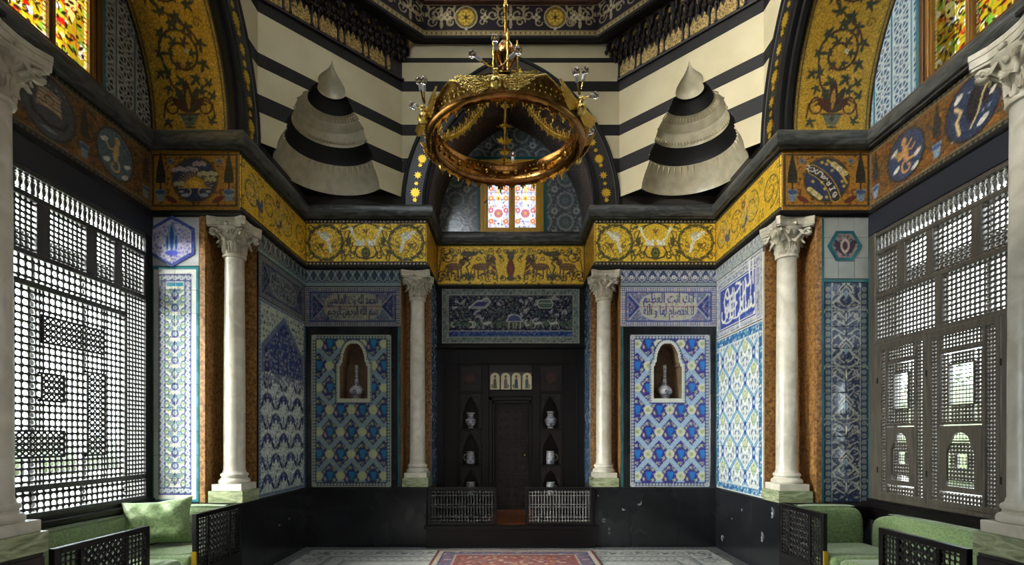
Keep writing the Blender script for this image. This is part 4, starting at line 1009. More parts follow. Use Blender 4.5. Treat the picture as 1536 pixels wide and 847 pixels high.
def paint_top_frieze(W,H,medal=()):
    c = Canvas(W,H,120,base=(30,24,34)); b = .085; fg=(150,138,106); m = b+(H-b)/2
    c.rect(0,0,W,b,(150,134,92)); n = int(W/.07)
    for i in range(n): x=(i+.5)*W/n; c.poly([(x-.018,b*.62),(x+.018,b*.62),(x,b*.3)],(56,46,34)); c.ell(x,b*.45,.006,.02,(56,46,34))
    c.line([(0,b*.82),(W,b*.82)],.010,(60,50,36)); c.line([(0,b*.16),(W,b*.16)],.008,(70,58,40))
    hh = (H-b); k = int(round(W/.5)); p = W/k
    for i in range(k):
        cx = (i+.5)*p
        if any(abs(cx-mm) < p*.3 for mm in medal): continue
        for s in (1,-1):
            c.spiral(cx+s*.10,m+hh*.10,hh*.28,PI/2,-s*1.2,.020,fg,.3); c.spiral(cx+s*.14,m-hh*.18,hh*.2,0,s*1.1,.017,fg,.3); c.leaf(cx+s*.02,m-hh*.1,.13,.05,PI/2-s*1.2,fg); c.leaf(cx+s*.16,m+hh*.25,.1,.04,-s*.5+PI/2,fg)
            c.leaf(cx+s*.22,m,.07,.035,PI/2,fg)
        c.flower(cx,m,.06,4,(176,166,132),(90,80,60)); c.leaf(cx,m+.04,hh*.36,.05,PI/2,fg); c.leaf(cx,m-.04,hh*.36,.05,-PI/2,fg)
    for mm in medal:
        for s in (1,-1):
            c.flower(mm+s*.27,m,.06,4,(176,166,132),(90,80,60)); c.spiral(mm+s*.38,m+hh*.1,hh*.26,PI/2,-s*1.1,.018,fg,.3); c.spiral(mm+s*.24,m-hh*.2,hh*.16,0,s*1.,.016,fg,.3); c.spiral(mm+s*.24,m+hh*.25,hh*.13,0,-s*1.,.016,fg,.3)
        c.ell(mm,m,.165,.165,(160,150,116),0,30); c.ell(mm,m,.145,.145,(40,32,30),0,30); c.ell(mm,m,.135,.135,(150,122,40,.6),0,30)
        for j in range(6): a=j*PI/3; c.ring(mm+.06*math.cos(a),m+.06*math.sin(a),.055,.012,(206,176,70,.6),18)
        c.ring(mm,m,.12,.012,(70,54,20)); c.star(mm,m,.05,6,(60,44,20)); c.ell(mm,b+.02,.024,.024,(160,150,160))
    c.line([(0,H-.01),(W,H-.01)],.014,fg); c.noise(.2,4); return c
def paint_floor(W,H):
    """black and white mosaic: nested borders; v=0 near, v=H at the back wall"""
    c = Canvas(W,H,55,90,base=(196,196,190)); wh=(200,200,194); bk=(52,54,58); gy=(130,132,134)
    def fr(o,wd,col):
        c.rect(o,0,o+wd,H-o,col); c.rect(W-o-wd,0,W-o,H-o,col); c.rect(o,H-o-wd,W-o,H-o,col)
    fr(0,.16,gy); fr(.16,.03,bk); fr(.19,.04,wh); fr(.23,.34,wh)
    def chk(o,wd,p):
        n = int(W/p)
        for i in range(n): c.rect(i*p,H-o-wd*.5,i*p+p/2,H-o,bk); c.rect(i*p+p/2,H-o-wd,i*p+p,H-o-wd*.5,bk)
        for j in range(int(H/p)):
            for x in (o,W-o-wd): c.rect(x,j*p,x+wd*.5,j*p+p/2,bk); c.rect(x+wd*.5,j*p+p/2,x+wd,j*p+p,bk)
    chk(.03,.10,.07)
    # scroll border
    n = int((W-.6)/.34)
    for i in range(n+1):
        x = .30+(W-.6)*i/n; s = 1 if i%2 else -1; c.spiral(x,H-.40,.13,0,s*1.4,.022,bk,.2); c.leaf(x+.1,H-.40-s*.08,.16,.06,s*.8,bk); c.leaf(x-.12,H-.40+s*.08,.14,.05,s*.8+2,gy)
    for j in range(int(H/.34)):
        for x in (.40,W-.40): s = 1 if j%2 else -1; c.spiral(x,j*.34,.13,0,s*1.4,.022,bk,.2); c.leaf(x,j*.34+.1,.16,.06,s*.8,bk)
    fr(.57,.03,bk); fr(.62,.012,bk)
    fr(.66,.16,wh)
    for i in range(int(W/.11)): 
        x=i*.11; c.line([(x,H-.66),(x+.055,H-.82),(x+.11,H-.66)],.016,gy)
    fr(.82,.03,bk); fr(.87,.012,bk)
    c.rect(.95,0,W-.95,H-.95,wh)
    for x in (1.3,1.75,W-1.3,W-1.75):
        for y in np.arange(.3,H-1.2,.45): c.ring(x,y,.15,.02,bk); c.star(x,y,.1,8,gy)
    c.noise(.35,9); return c
def paint_rug(W,H):
    c = Canvas(W,H,75,90,base=(146,84,74)); red=(146,84,74); nv=(58,60,86); cr=(190,178,160)
    def fr(o,wd,col): c.line([(o+wd/2,o+wd/2),(W-o-wd/2,o+wd/2),(W-o-wd/2,H-o-wd/2),(o+wd/2,H-o-wd/2)],wd,col,True)
    fr(0,.03,(120,60,60)); fr(.03,.06,cr); fr(.09,.02,nv); fr(.11,.16,nv); fr(.27,.02,cr); fr(.29,.05,(150,80,70)); fr(.34,.015,nv)
    for (x0,y0,x1,y1) in ((.11,.11,W-.11,.27),(.11,H-.27,W-.11,H-.11),(.11,.11,.27,H-.11),(W-.27,.11,W-.11,H-.11)): busy(c,x0,y0,x1,y1,(104,94,120),[(170,110,96),cr,(140,80,72),(130,138,156)],.07,3,.2)
    busy(c,.36,.36,W-.36,H-.36,red,[(178,124,104),nv,cr,(120,60,56),(104,108,134),cr],.075,5,.2)
    cx,cy = W/2,H/2; c.poly([(cx-.6,cy),(cx-.3,cy+.5),(cx,cy+.75),(cx+.3,cy+.5),(cx+.6,cy),(cx+.3,cy-.5),(cx,cy-.75),(cx-.3,cy-.5)],nv); busy(c,cx-.3,cy-.4,cx+.3,cy+.4,None,[red,cr],.1,6)
    c.noise(.3,3); return c
def paint_glass(W,H,kind,seed=1):
    if kind == 'clear':
        c = Canvas(W,H,190,base=(212,212,228)); busy(c,0,0,W,H,(206,208,226),[(226,130,70),(140,120,200),(250,236,190),(190,90,100),(150,160,220),(246,246,250),(90,90,110)],.05,seed,.22)
        cx = W/2; c.ell(cx,H*.25,.10,.12,(240,240,246)); c.ring(cx,H*.25,.105,.012,(250,250,250)); c.flower(cx,H*.25,.075,10,(150,120,190) if seed==1 else (190,120,130),(240,170,60),0)
        c.leaf(cx,H*.33,.30,.10,PI/2,(250,246,236)); c.flower(cx,H*.50,.045,7,(246,190,100),(180,90,40)); c.leaf(cx,H*.55,.2,.05,PI/2,(240,200,120))
        for s in (1,-1):
            for k,y in enumerate((.12,.3,.5,.66,.8,.92)): c.flower(cx+s*W*.36,H*y,.045,7,((220,130,80),(200,110,120),(236,150,80))[k%3],(250,240,240))
        lc=(90,80,80)
    else:
        c = Canvas(W,H,150,base=(200,160,60)); busy(c,0,0,W,H,(190,160,30),[(236,206,60),(200,40,30),(120,160,50),(236,226,150),(220,120,30),(150,60,40),(240,240,200)],.07,seed,.3)
        for k in range(12): r = random.Random(seed*50+k); c.ell(r.uniform(0,W),r.uniform(0,H*.5),.035,.03,((190,30,24),(120,180,60),(240,240,236))[k%3])
        c.leaf(W/2,H*.25,H*.6,W*.5,PI/2,(240,226,130)); busy(c,W*.35,H*.3,W*.65,H*.8,None,[(255,250,200),(210,60,40)],.06,seed+1,.2); lc=(40,30,16); busy(c,0,0,W,H,None,[(46,30,14),(60,40,16)],.085,seed+7,.22,flow=False)
        for x in (.02,W-.02):
            for j in range(int(H/.04)): c.ell(x,(j+.5)*.04,.013,.014,(246,226,150))
    n = 3
    for i in range(1,n): c.line([(W*i/n,0),(W*i/n,H)],.004,lc)
    for j in range(1,int(H/.12)): c.line([(0,j*.12),(W,j*.12)],.004,lc)
    return c
def paint_figures(W,H):
    c = Canvas(W,H,200,base=(70,56,60)); busy(c,0,0,W,H,(84,72,76),[(60,50,50),(120,110,96)],.03,3)
    for i in range(4):
        cx = (i+.5)*W/4; w_ = W*.105
        P = [(cx-w_,0),(cx-w_,H*.62)]+[(cx+w_*1.02*math.cos(a),H*.70+H*.26*math.sin(a)) for a in np.linspace(PI,0,9)]+[(cx+w_,H*.62),(cx+w_,0)]
        c.poly(P,(206,198,160)); col = ((84,78,50),(108,80,84),(52,54,92),(60,80,84))[i]
        c.poly([(cx-w_*.4,H*.08),(cx-w_*.3,H*.6),(cx+w_*.25,H*.62),(cx+w_*.45,H*.08)],col); c.ell(cx,H*.70,w_*.26,H*.08,(150,110,90)); c.ell(cx,H*.77,w_*.25,H*.05,(56,40,36)); c.ell(cx+(w_*.5 if i%2 else -w_*.6),H*.2,w_*.3,H*.12,(120,120,90))
    return c
def paint_porcelain(seed):
    c = Canvas(1,1,60,base=(178,178,178)); r = random.Random(seed)
    for z in (.12,.30,.62,.88): c.line([(0,z),(1,z)],.02,(56,66,120))
    for i in range(5):
        c.flower((i+.5)/5,.45 if i%2 else .2,.075,6,(48,58,120),(200,200,204),r.random()); c.spiral((i+.0)/5,.42,.05,0,1.,.02,(56,66,120),.3); c.flower((i+.5)/5,.74,.06,5,(60,70,130),(206,206,204))
    return c
# ================================================================= the room
XW, XB, Y1, Y0, Y2, YN, YC = 2.987, 3.965, 7.467, 8.44, 5.66, 3.28, 4.47
ZD, ZF0, ZF1, ZL = .873, 4.092, 4.752, 4.95
XR, XN, XNB = 1.22, 3.36, 1.60      # recess half width, notch inner faces
YNB, YS = 7.85, 6.04
wall_back = tag(empty('wall_back', (0, Y1, 0)), kind='structure'); wall_back.location = (0,0,0)
wall_left = tag(empty('wall_left'), kind='structure'); wall_right = tag(empty('wall_right'), kind='structure')
wall_front = tag(empty('wall_front'), kind='structure')
FB = Fr((0,Y1,0), (1,0,0)); FR_ = Fr((0,Y0,0), (1,0,0)); FP = Fr((0,Y2,0), (1,0,0))
FWL = Fr((-XW,0,0), (0,1,0)); FWR = Fr((XW,0,0), (0,-1,0)); FBL = Fr((-XB,0,0), (0,1,0)); FBR = Fr((XB,0,0), (0,-1,0))
def side(s): return (wall_left, FWL, FBL) if s < 0 else (wall_right, FWR, FBR)
# masonry cores
b = MB()
nz0, nz1, nx0, nx1 = 2.16, 2.97, 2.07, 2.49
for s in (-1,1):
    b.box(s*XNB, s*nx0, Y1, 8.6, 0, 5.11); b.box(s*nx1, s*4.3, Y1, 8.6, 0, 5.11)
    b.box(s*nx0, s*nx1, Y1, 8.6, 0, nz0); b.box(s*nx0, s*nx1, Y1, 8.6, nz1, 5.11); b.box(s*nx0, s*nx1, 7.80, 8.6, nz0, nz1)
    b.box(s*XR, s*XNB, YNB, 8.6, 0, 4.04); b.box(s*XR, s*XNB, Y1, 8.6, 4.04, 4.95); b.box(s*XR, s*XNB, Y1, YNB, 0, ZD)
b.box(-1.6, 1.6, 8.78, 9.0, 0, 3.2); b.box(-1.6, 1.6, Y0, 9.0, 3.12, 4.95)
b.build('masonry', 'masonry', wall_back)
for s in (-1,1):
    W_, FW, FBY = side(s); b = MB()
    b.box(s*XN, s*4.3, Y2, YS, 0, 4.04); b.box(s*XW, s*4.3, YS, Y1, 0, 5.11); b.box(s*XW, s*4.3, Y2, YS, 4.04, 4.95); b.box(s*XW, s*XN, Y2, YS, 0, ZD)
    b.box(s*XN, s*4.3, 2.90, YN, 0, 4.04); b.box(s*XW, s*4.3, 2.70, 2.93, 4.04, 4.95); b.box(s*XW, s*XN, 2.90, YN, 0, ZD)
    b.box(s*XW, s*4.3, -.9, 2.90, 0, 4.95); b.box(s*XW, s*4.3, -.9, 2.8, 4.95, 7.4)
    b.box(s*(XB+.12), s*4.3, YN, Y2, 0, .90); b.box(s*(XB+.0), s*4.3, 2.90, Y2, 3.82, 4.95)
    b.build('masonry', 'masonry', W_)
b = MB(); b.box(-4.3, 4.3, -1.1, -.9, 0, 7.4); b.build('masonry', 'plain_wall', wall_front)

# floor
fl = tag(MB(), ) if False else MB(); fl.box(-4.3, 4.3, -1.1, 8.8, -.2, -.012)
floor = fl.build('floor', 'masonry'); tag(floor, kind='structure')
cv = paint_floor(2*XW, 3.2)
painted(cv, Fr((-XW,Y1-3.2,0), (1,0,0), (0,1,0)), 'mosaic_pavement', 'floor_mosaic', floor, 0, 0, [0,2*XW], [0,3.2], n=-.012, thick=.012, rx=55, ry=90)
b = MB(); b.box(-XW,XW,-.9,Y1-3.2,-.012,0); b.build('stone_pavement','marble_white',floor)
# trims that follow the plan
half = [(-XW,-.9),(-XW,YN),(-XB,YN),(-XB,Y2),(-XW,Y2),(-XW,Y1),(-XR,Y1),(-XR,Y0)]
path = half+[(-x,y) for x,y in half[::-1]]
YU = 2.95
upath = [(x, YU if y == YN else y) for x,y in path]
def trim(i, prof, m, pth=path, smooth=.6, label=None):
    o = sweep_plan(pth, prof).build('trim_%d' % i, m, smooth=smooth); tag(o, kind='structure')
    if label: o['label'] = label
    return o
trim(1, [(-.3,ZF1+.005),(.055,ZF1+.005),(.06,ZF1+.02),(.085,ZF1+.03),(.10,ZF1+.06),(.10,ZL-.05),(.085,ZL-.02),(.06,ZL),(-.3,ZL)], 'marble_slate', pth=upath, label='veined grey marble ledge')
trim(2, [(0,ZF0-.062),(.03,ZF0-.06),(.045,ZF0-.045),(.045,ZF0-.02),(.03,ZF0-.004),(0,ZF0-.002)], 'band_black', pth=upath, label='black moulding under the gold frieze')
dpath = [(-XW,-.9),(-XW,YN)]
cap = [(-.02,ZD-.035),(.012,ZD-.03),(.02,ZD-.015),(.014,ZD),(-.42,ZD)]
trim(3, [(-.0,ZD-.035),(.012,ZD-.03),(.02,ZD-.015),(.014,ZD),(-.0,ZD)], 'marble_black', pth=[(-XW,Y2),(-XW,Y1),(-1.24,Y1)])
trim(4, [(-.0,ZD-.035),(.012,ZD-.03),(.02,ZD-.015),(.014,ZD),(-.0,ZD)], 'marble_black', pth=[(1.24,Y1),(XW,Y1),(XW,Y2)])

# black marble dado slabs
def slabs(fr, cuts, v0, v1, parent, m='marble_black', name='marble_slab', n=0.0, t=.012):
    for a,b_ in zip(cuts[:-1],cuts[1:]):
        q = MB(); q.fbox(fr, a+.0015, b_-.0015, v0, v1, n, n+t, cham=.002); q.build(name, m, parent)
slabs(FB, [-XW,-1.76,-1.22], 0, ZD-.03, wall_back); slabs(FB, [1.22,1.75,2.42,XW], 0, ZD-.03, wall_back)
slabs(FWL, [Y2,6.2,Y1], 0, ZD-.03, wall_left); slabs(FWR, [-Y1,-6.35,-Y2], 0, ZD-.03, wall_right)
slabs(Fr((0,Y2,0),(1,0,0)), [-XB,-XW], 0, ZD-.03, wall_left); slabs(Fr((0,Y2,0),(1,0,0)), [XW,XB], 0, ZD-.03, wall_right)
slabs(FWL, [YN-.4,YN], 0, ZD-.03, wall_left); slabs(FWR, [-YN,-YN+.4], 0, ZD-.03, wall_right)
# fossil shells showing white in the black marble
def shell(fr, u, v, r, a0, t, parent):
    q = MB(); P = [fr.p(u+r*math.cos(a0+t*i/7), v+r*math.sin(a0+t*i/7)*1.2, .0125) for i in range(8)]; q.tube(P, [r*.08+r*.35*math.sin(PI*i/7) for i in range(8)], 5)
    q.build('fossil_shell', 'fossil', parent)
P_ = lambda x, y, Y=Y1: ((x-766)/770*Y, 1.6+(655-y)/770*Y)
for x,y,r,a,t in ((936,760,.035,3.6,1.8),(958,752,.035,4.0,2.6),(906,780,.02,0,6),(914,793,.014,0,5.5),(914,799,.012,0,5.5),(898,741,.018,3.5,1.6)):
    u,v = P_(x,y); shell(FB,u,v,r,a,t,wall_back)
for Y,Z,r,a,t in ((5.86,.74,.05,-1.6,3.),(6.1,.42,.05,-1.4,2.6),(7.2,.18,.03,0,5),(6.6,.66,.012,0,5.5),(6.9,.5,.01,0,5)): shell(FWR,-Y,Z,r,a,t,wall_right)
for Y,Z,r,a,t in ((6.6,.45,.018,0,3),(6.9,.5,.012,0,5)): shell(FWL,Y,Z,r,a,t,wall_left)

# ---------------------------------------------------------------- back wall at the sides of the recess
for s in (-1,1):
    u0 = 1.736 if s > 0 else -2.891
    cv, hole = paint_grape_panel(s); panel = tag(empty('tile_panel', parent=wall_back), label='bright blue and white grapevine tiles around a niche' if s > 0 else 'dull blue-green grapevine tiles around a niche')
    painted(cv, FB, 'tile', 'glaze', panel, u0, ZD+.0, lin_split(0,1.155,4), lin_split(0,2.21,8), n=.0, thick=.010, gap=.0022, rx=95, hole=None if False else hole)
    # black frame
    q = MB(); a,b_ = (1.636,2.972) if s > 0 else (-2.978,-1.64); z1 = 3.20
    for (c0,c1,d0,d1) in ((a,u0-.002,ZD,z1),(u0+1.157,b_,ZD,z1),(u0-.002,u0+1.157,ZD+2.212,z1)):
        q = MB(); q.fbox(FB,c0,c1,d0,d1,0,.016,cham=.004); q.build('frame_slab','marble_black',panel)
    # niche lining and its arch soffit
    cx = s*2.28; ol = niche_outline(.20,2.16,2.62,2.96); q = MB()
    rows = [[FB.p(cx+x,z,.008) for x,z in ol],[FB.p(cx+x,z,-.30) for x,z in ol]]; q.grid(rows); q.add([FB.p(cx+x,z,-.30) for x,z in ol],[tuple(range(len(ol)))])
    q.add([FB.p(cx-.2,2.16,.012),FB.p(cx+.2,2.16,.012),FB.p(cx+.2,2.16,-.3),FB.p(cx-.2,2.16,-.3)],[(0,1,2,3)])
    q.build('niche_lining','niche_brown' ,panel)
    # turquoise edge strips of tiles
    for e in ((s*XW-s*.004, s*XW-s*.014),): pass
    for (e0,e1) in ((XNB+.004,XNB+.034),):
        k0,k1 = sorted((s*e0,s*e1))
        for i in range(9):
            q = MB(); q.fbox(FB,k0,k1,ZD+i*.2585,ZD+(i+1)*.2585-.003,0,.014); q.build('border_tile','turquoise',wall_back)
    # inscription tiles and cresting
    w0,w1 = (1.60,XW) if s > 0 else (-XW,-1.60)
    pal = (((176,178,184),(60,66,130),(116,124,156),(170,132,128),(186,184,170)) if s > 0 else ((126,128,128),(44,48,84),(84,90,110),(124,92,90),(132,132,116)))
    cv = paint_inscription(1.387,.57,pal,'انك انت العظيم' if s > 0 else 'الحمد لله رب العالمين','لا انفصام لها و الله' if s > 0 else 'بسم الله الرحمن الرحيم',11+s)
    pn = tag(empty('inscription_panel', parent=wall_back), label='pale tiles with a two-line dark inscription in a cartouche')
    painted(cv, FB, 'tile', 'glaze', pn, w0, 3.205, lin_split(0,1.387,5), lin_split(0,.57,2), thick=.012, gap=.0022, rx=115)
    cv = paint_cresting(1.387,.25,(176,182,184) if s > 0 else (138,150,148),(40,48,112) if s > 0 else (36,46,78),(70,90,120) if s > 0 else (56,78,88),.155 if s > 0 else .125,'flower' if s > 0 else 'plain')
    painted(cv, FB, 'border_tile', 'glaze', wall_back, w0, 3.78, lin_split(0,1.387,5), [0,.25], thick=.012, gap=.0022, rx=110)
    # frieze above
    cv = paint_frieze_birds(XW-XR-.0, ZF1-ZF0)
    painted(cv, FB, 'mosaic_panel', 'gold_mosaic', wall_back, XR if s > 0 else -XW, ZF0, [0,XW-XR], [0,ZF1-ZF0], thick=.012, rx=115, label='gold mosaic with white birds and scrolling vines')
    # reveals of the recess
    fr = Fr((s*XR,0,0),(0,1 if s < 0 else -1,0)); ya = Y1 if s < 0 else -Y0; yb = ya+(Y0-Y1)
    cv = Canvas(Y0-Y1,ZF1-ZF0,70,base=(208,156,44),metal=1.0); scrolls(cv,0,Y0-Y1,.05,ZF1-ZF0-.05,2,(150,106,34),(130,100,40),.014); pearl_rows(cv,Y0-Y1,ZF1-ZF0,(150,110,40)); cv.noise(.25,3)
    painted(cv, fr, 'mosaic_panel', 'gold_mosaic', wall_back, ya, ZF0, [0,Y0-Y1], [0,ZF1-ZF0], thick=.008, rx=60, ry=90)
    t0 = (YNB if s < 0 else -Y0)+.004; wd = Y0-YNB-.008
    cv = Canvas(wd,ZF0-ZD-.06,90,base=(90,110,130)); busy(cv,0,0,wd,ZF0-ZD-.06,(70,96,130),[(180,186,180),(50,70,130),(60,120,140),(150,160,150)],.07,5,.2)
    for x in (.03,wd-.03): cv.line([(x,0),(x,3.3)],.04,(44,104,116))
    painted(cv, fr, 'tile', 'glaze', wall_back, t0, ZD, lin_split(0,wd,2), lin_split(0,ZF0-ZD-.06,11), thick=.010, gap=.002, rx=50, ry=70)
    # brown marble lining of the column notch
    q = MB(); q.fbox(FB.__class__((0,YNB,0),(1,0,0)), min(s*XR,s*XNB), max(s*XR,s*XNB), ZD, 4.04, 0, .006); q.build('marble_lining','marble_brown',wall_back)
    q = MB(); f2 = Fr((s*XNB,0,0),(0,1,0)) if s < 0 else Fr((s*XNB,0,0),(0,-1,0)); ya_ = (Y1,YNB) if s < 0 else (-YNB,-Y1); q.fbox(f2, ya_[0], ya_[1], ZD, 4.04, 0, .006); q.build('marble_lining','marble_brown',wall_back)

# centre frieze and hunting tiles over the door
cv = paint_frieze_center(2*XR, ZF1-ZF0); painted(cv, FR_, 'mosaic_panel', 'gold_mosaic', wall_back, -XR, ZF0, [0,2*XR], [0,ZF1-ZF0], thick=.012, rx=100, label='gold mosaic with beasts, serpents and trees')
pn = tag(empty('tile_panel', parent=wall_back), label='dark blue garden tiles with white birds and pavilions')
cv = paint_center_panel(2.26,.90); painted(cv, FR_, 'tile', 'glaze', pn, -1.13, 3.135, lin_split(0,2.26,8), lin_split(0,.90,3), thick=.012, gap=.0022, rx=100)
q = MB(); q.fbox(FR_,-XR,-1.13,3.12,4.05,0,.010); q.fbox(FR_,1.13,XR,3.12,4.05,0,.010); q.build('edge_strip','band_black',wall_back)

# ---------------------------------------------------------------- side walls and bay piers
for s in (-1,1):
    W_, FW, FBY = side(s)
    yu = (lambda a,b_: (a,b_)) if s < 0 else (lambda a,b_: (-b_,-a))
    a,b_ = yu(YS,Y1); Wd = Y1-YS
    lab = 'tile_panel'
    if s < 0:
        cv = paint_side_left(Wd-.07, 3.26-ZD); pn = tag(empty('tile_panel', parent=W_), label='blue and white leaf tiles under a pointed cobalt arch')
        painted(cv, FW, 'tile', 'glaze', pn, a+.03, ZD, lin_split(0,Wd-.07,5), lin_split(0,3.26-ZD,8), thick=.010, gap=.002, rx=60, ry=95)
        cv = paint_inscription(Wd-.10,.50,((116,120,120),(38,42,74),(78,84,104),(86,88,94),(108,112,112)),'الرحمن علم','الرحيم انك انت',5)
        painted(cv, FW, 'tile', 'glaze', pn, a+.04, 3.275, lin_split(0,Wd-.10,5), lin_split(0,.50,2), thick=.010, gap=.002, rx=65, ry=110)
        cv = paint_cresting(Wd,.25,(130,142,140),(34,44,74),(60,80,90),.125,'plain'); painted(cv, FW, 'border_tile', 'glaze', W_, a, 3.78, lin_split(0,Wd,5), [0,.25], thick=.012, gap=.002, rx=65, ry=110)
    else:
        cv = paint_side_right(Wd-.07, 2.99-ZD); pn = tag(empty('tile_panel', parent=W_), label='light blue tiles with almond medallions in an ogee net')
        painted(cv, FW, 'tile', 'glaze', pn, a+.04, ZD, lin_split(0,Wd-.07,5), lin_split(0,2.99-ZD,7), thick=.010, gap=.002, rx=60, ry=95)
        cv = paint_basmala(Wd-.07,.84); pn = tag(empty('inscription_panel', parent=W_), label='cobalt tiles with bold white calligraphy')
        painted(cv, FW, 'tile', 'glaze', pn, a+.04, 3.0, lin_split(0,Wd-.07,5), lin_split(0,.84,3), thick=.010, gap=.002, rx=70, ry=115)
        cv = paint_cresting(Wd,.19,(196,200,196),(120,130,140),(150,160,160),.10,'plain'); painted(cv, FW, 'border_tile', 'glaze', W_, a, 3.845, lin_split(0,Wd,5), [0,.185], thick=.012, gap=.002, rx=65, ry=110)
    q = MB(); e0,e1 = yu(Y1-.035,Y1-.012); q.fbox(FW,e0,e1,ZD,3.2,0,.012); q.build('border_strip','turquoise',W_)
    q = MB(); e0,e1 = yu(YS+.0,YS+.025); q.fbox(FW,e0,e1,ZD,3.78,0,.014); q.build('border_strip','band_black' if s < 0 else 'marble_white',W_)
    a2,b2 = yu(Y2,Y1); cv = paint_frieze_peacock(Y1-Y2,ZF1-ZF0); painted(cv, FW, 'mosaic_panel', 'gold_mosaic', W_, a2, ZF0, [0,Y1-Y2], [0,ZF1-ZF0], thick=.012, rx=70, ry=105, label='gold mosaic with peacocks')
    # notch lining (brown marble)
    k0,k1 = sorted((s*XW,s*XN)); q = MB(); q.fbox(Fr((0,YS,0),(1,0,0)),k0,k1,ZD,4.04,0,.006); q.build('marble_lining','marble_brown',W_)
    f2 = Fr((s*XN,0,0),(0,1,0)) if s < 0 else Fr((s*XN,0,0),(0,-1,0)); e0,e1 = yu(Y2,YS); q = MB(); q.fbox(f2,e0,e1,ZD,4.04,0,.006); q.build('marble_lining','marble_brown',W_)
    k0,k1 = sorted((s*XN,s*(XN+.065))); q = MB(); q.fbox(FP,k0,k1,ZD,4.04,0,.012,cham=.003); q.build('marble_lining','marble_brown',W_)
    # pier face tiles: from the brown marble out to the window wall
    p0,p1 = sorted((s*(XN+.067),s*(XB-.002))); pw = p1-p0
    if s < 0:
        cv = paint_pier_left(pw-.0,2.60); pn = tag(empty('tile_panel', parent=W_), label='tall white panel with a chain of blue medallions and turquoise edge')
        painted(cv, FP, 'tile', 'glaze', pn, p0, ZD+.005, lin_split(0,pw,2), lin_split(0,2.60,10), thick=.010, gap=.002, rx=130, ry=115)
        zt = ZD+2.61; cv = paint_plain_tile(.3,.3,(196,200,198)); hx,hz,hr = (p0+p1)/2-.03,(zt+4.0)/2+.01,.285
    else:
        cv = paint_pier_right(pw-.05,2.42); pn = tag(empty('tile_panel', parent=W_), label='tall blue-grey panel of pale strapwork tiles')
        painted(cv, FP, 'tile', 'glaze', pn, p0+.022, ZD+.005, lin_split(0,pw-.05,2), lin_split(0,2.42,10), thick=.010, gap=.0025, rx=130, ry=115)
        q = MB(); q.fbox(FP,p0,p0+.02,ZD,4.0,0,.014); q.fbox(FP,p1-.026,p1,ZD,4.0,0,.014); q.fbox(FP,p0+.02,p1-.026,ZD+2.43,ZD+2.46,0,.014); q.build('edge_tile','turquoise',pn)
        zt = ZD+2.47; hx,hz,hr = (p0+p1)/2-.02,3.70,.19
    cols = lin_split(p0+.003,p1-.003,2 if s < 0 else 3); nr = 3
    cvp = paint_plain_tile(.4,.4,(190,196,198) if s < 0 else (160,164,158))
    for i in range(len(cols)-1):
        for j in range(nr):
            z0 = zt+(4.02-zt)*j/nr; z1 = zt+(4.02-zt)*(j+1)/nr
            q = MB(); q.fbox(FP,cols[i]+.0015,cols[i+1]-.0015,z0+.0015,z1-.0015,0,.008,cham=.002); q.build('plain_tile','tile_white' if s < 0 else 'tile_grey',W_)
    hexpts = [(hx+hr*math.cos(PI/3*k+(PI/6 if s < 0 else 0)),hz+hr*math.sin(PI/3*k+(PI/6 if s < 0 else 0))) for k in range(6)]
    q = MB(); q.prism(FP,hexpts,.006,.016); q.build('hexagon_border','turquoise' if s > 0 else 'glaze_blue',W_)
    hp = paint_hex('cypress' if s < 0 else 'leaf')
    def hexhole(U,V,r=hr*.86 if s < 0 else hr*.78,rot=PI/6 if s < 0 else 0):
        x = U-.27; y = V-.30; m = np.ones(U.shape,bool)
        for k in range(6):
            a_ = rot+PI/6+k*PI/3; m &= (x*math.cos(a_)+y*math.sin(a_)) < r*math.cos(PI/6)
        return ~m
    painted(hp, FP, 'hexagon_tile', 'glaze', W_, hx-.27, hz-.30, [0,.54], [0,.60], n=.012, thick=.007, rx=130, hole=hexhole)
    # pier frieze
    k0 = min(s*XW,s*XB); cv = paint_frieze_pier(XB-XW,ZF1-ZF0,'sun' if s < 0 else 'zodiac'); painted(cv, FP, 'mosaic_panel', 'gold_mosaic', W_, k0, ZF0, [0,XB-XW], [0,ZF1-ZF0], thick=.012, rx=135, label='dark gold mosaic with a sunrise roundel between cypresses' if s < 0 else 'dark gold mosaic with a zodiac roundel between cypresses')
    a3,b3 = yu(YN,Y2); cv = paint_frieze_bay(Y2-YN,ZF1-ZF0,'left' if s < 0 else 'right')
    painted(cv, FBY, 'mosaic_panel', 'gold_mosaic', W_, a3, ZF0, [0,Y2-YN], [0,ZF1-ZF0], thick=.012, rx=75, ry=110, label='dark mosaic with picture roundels')
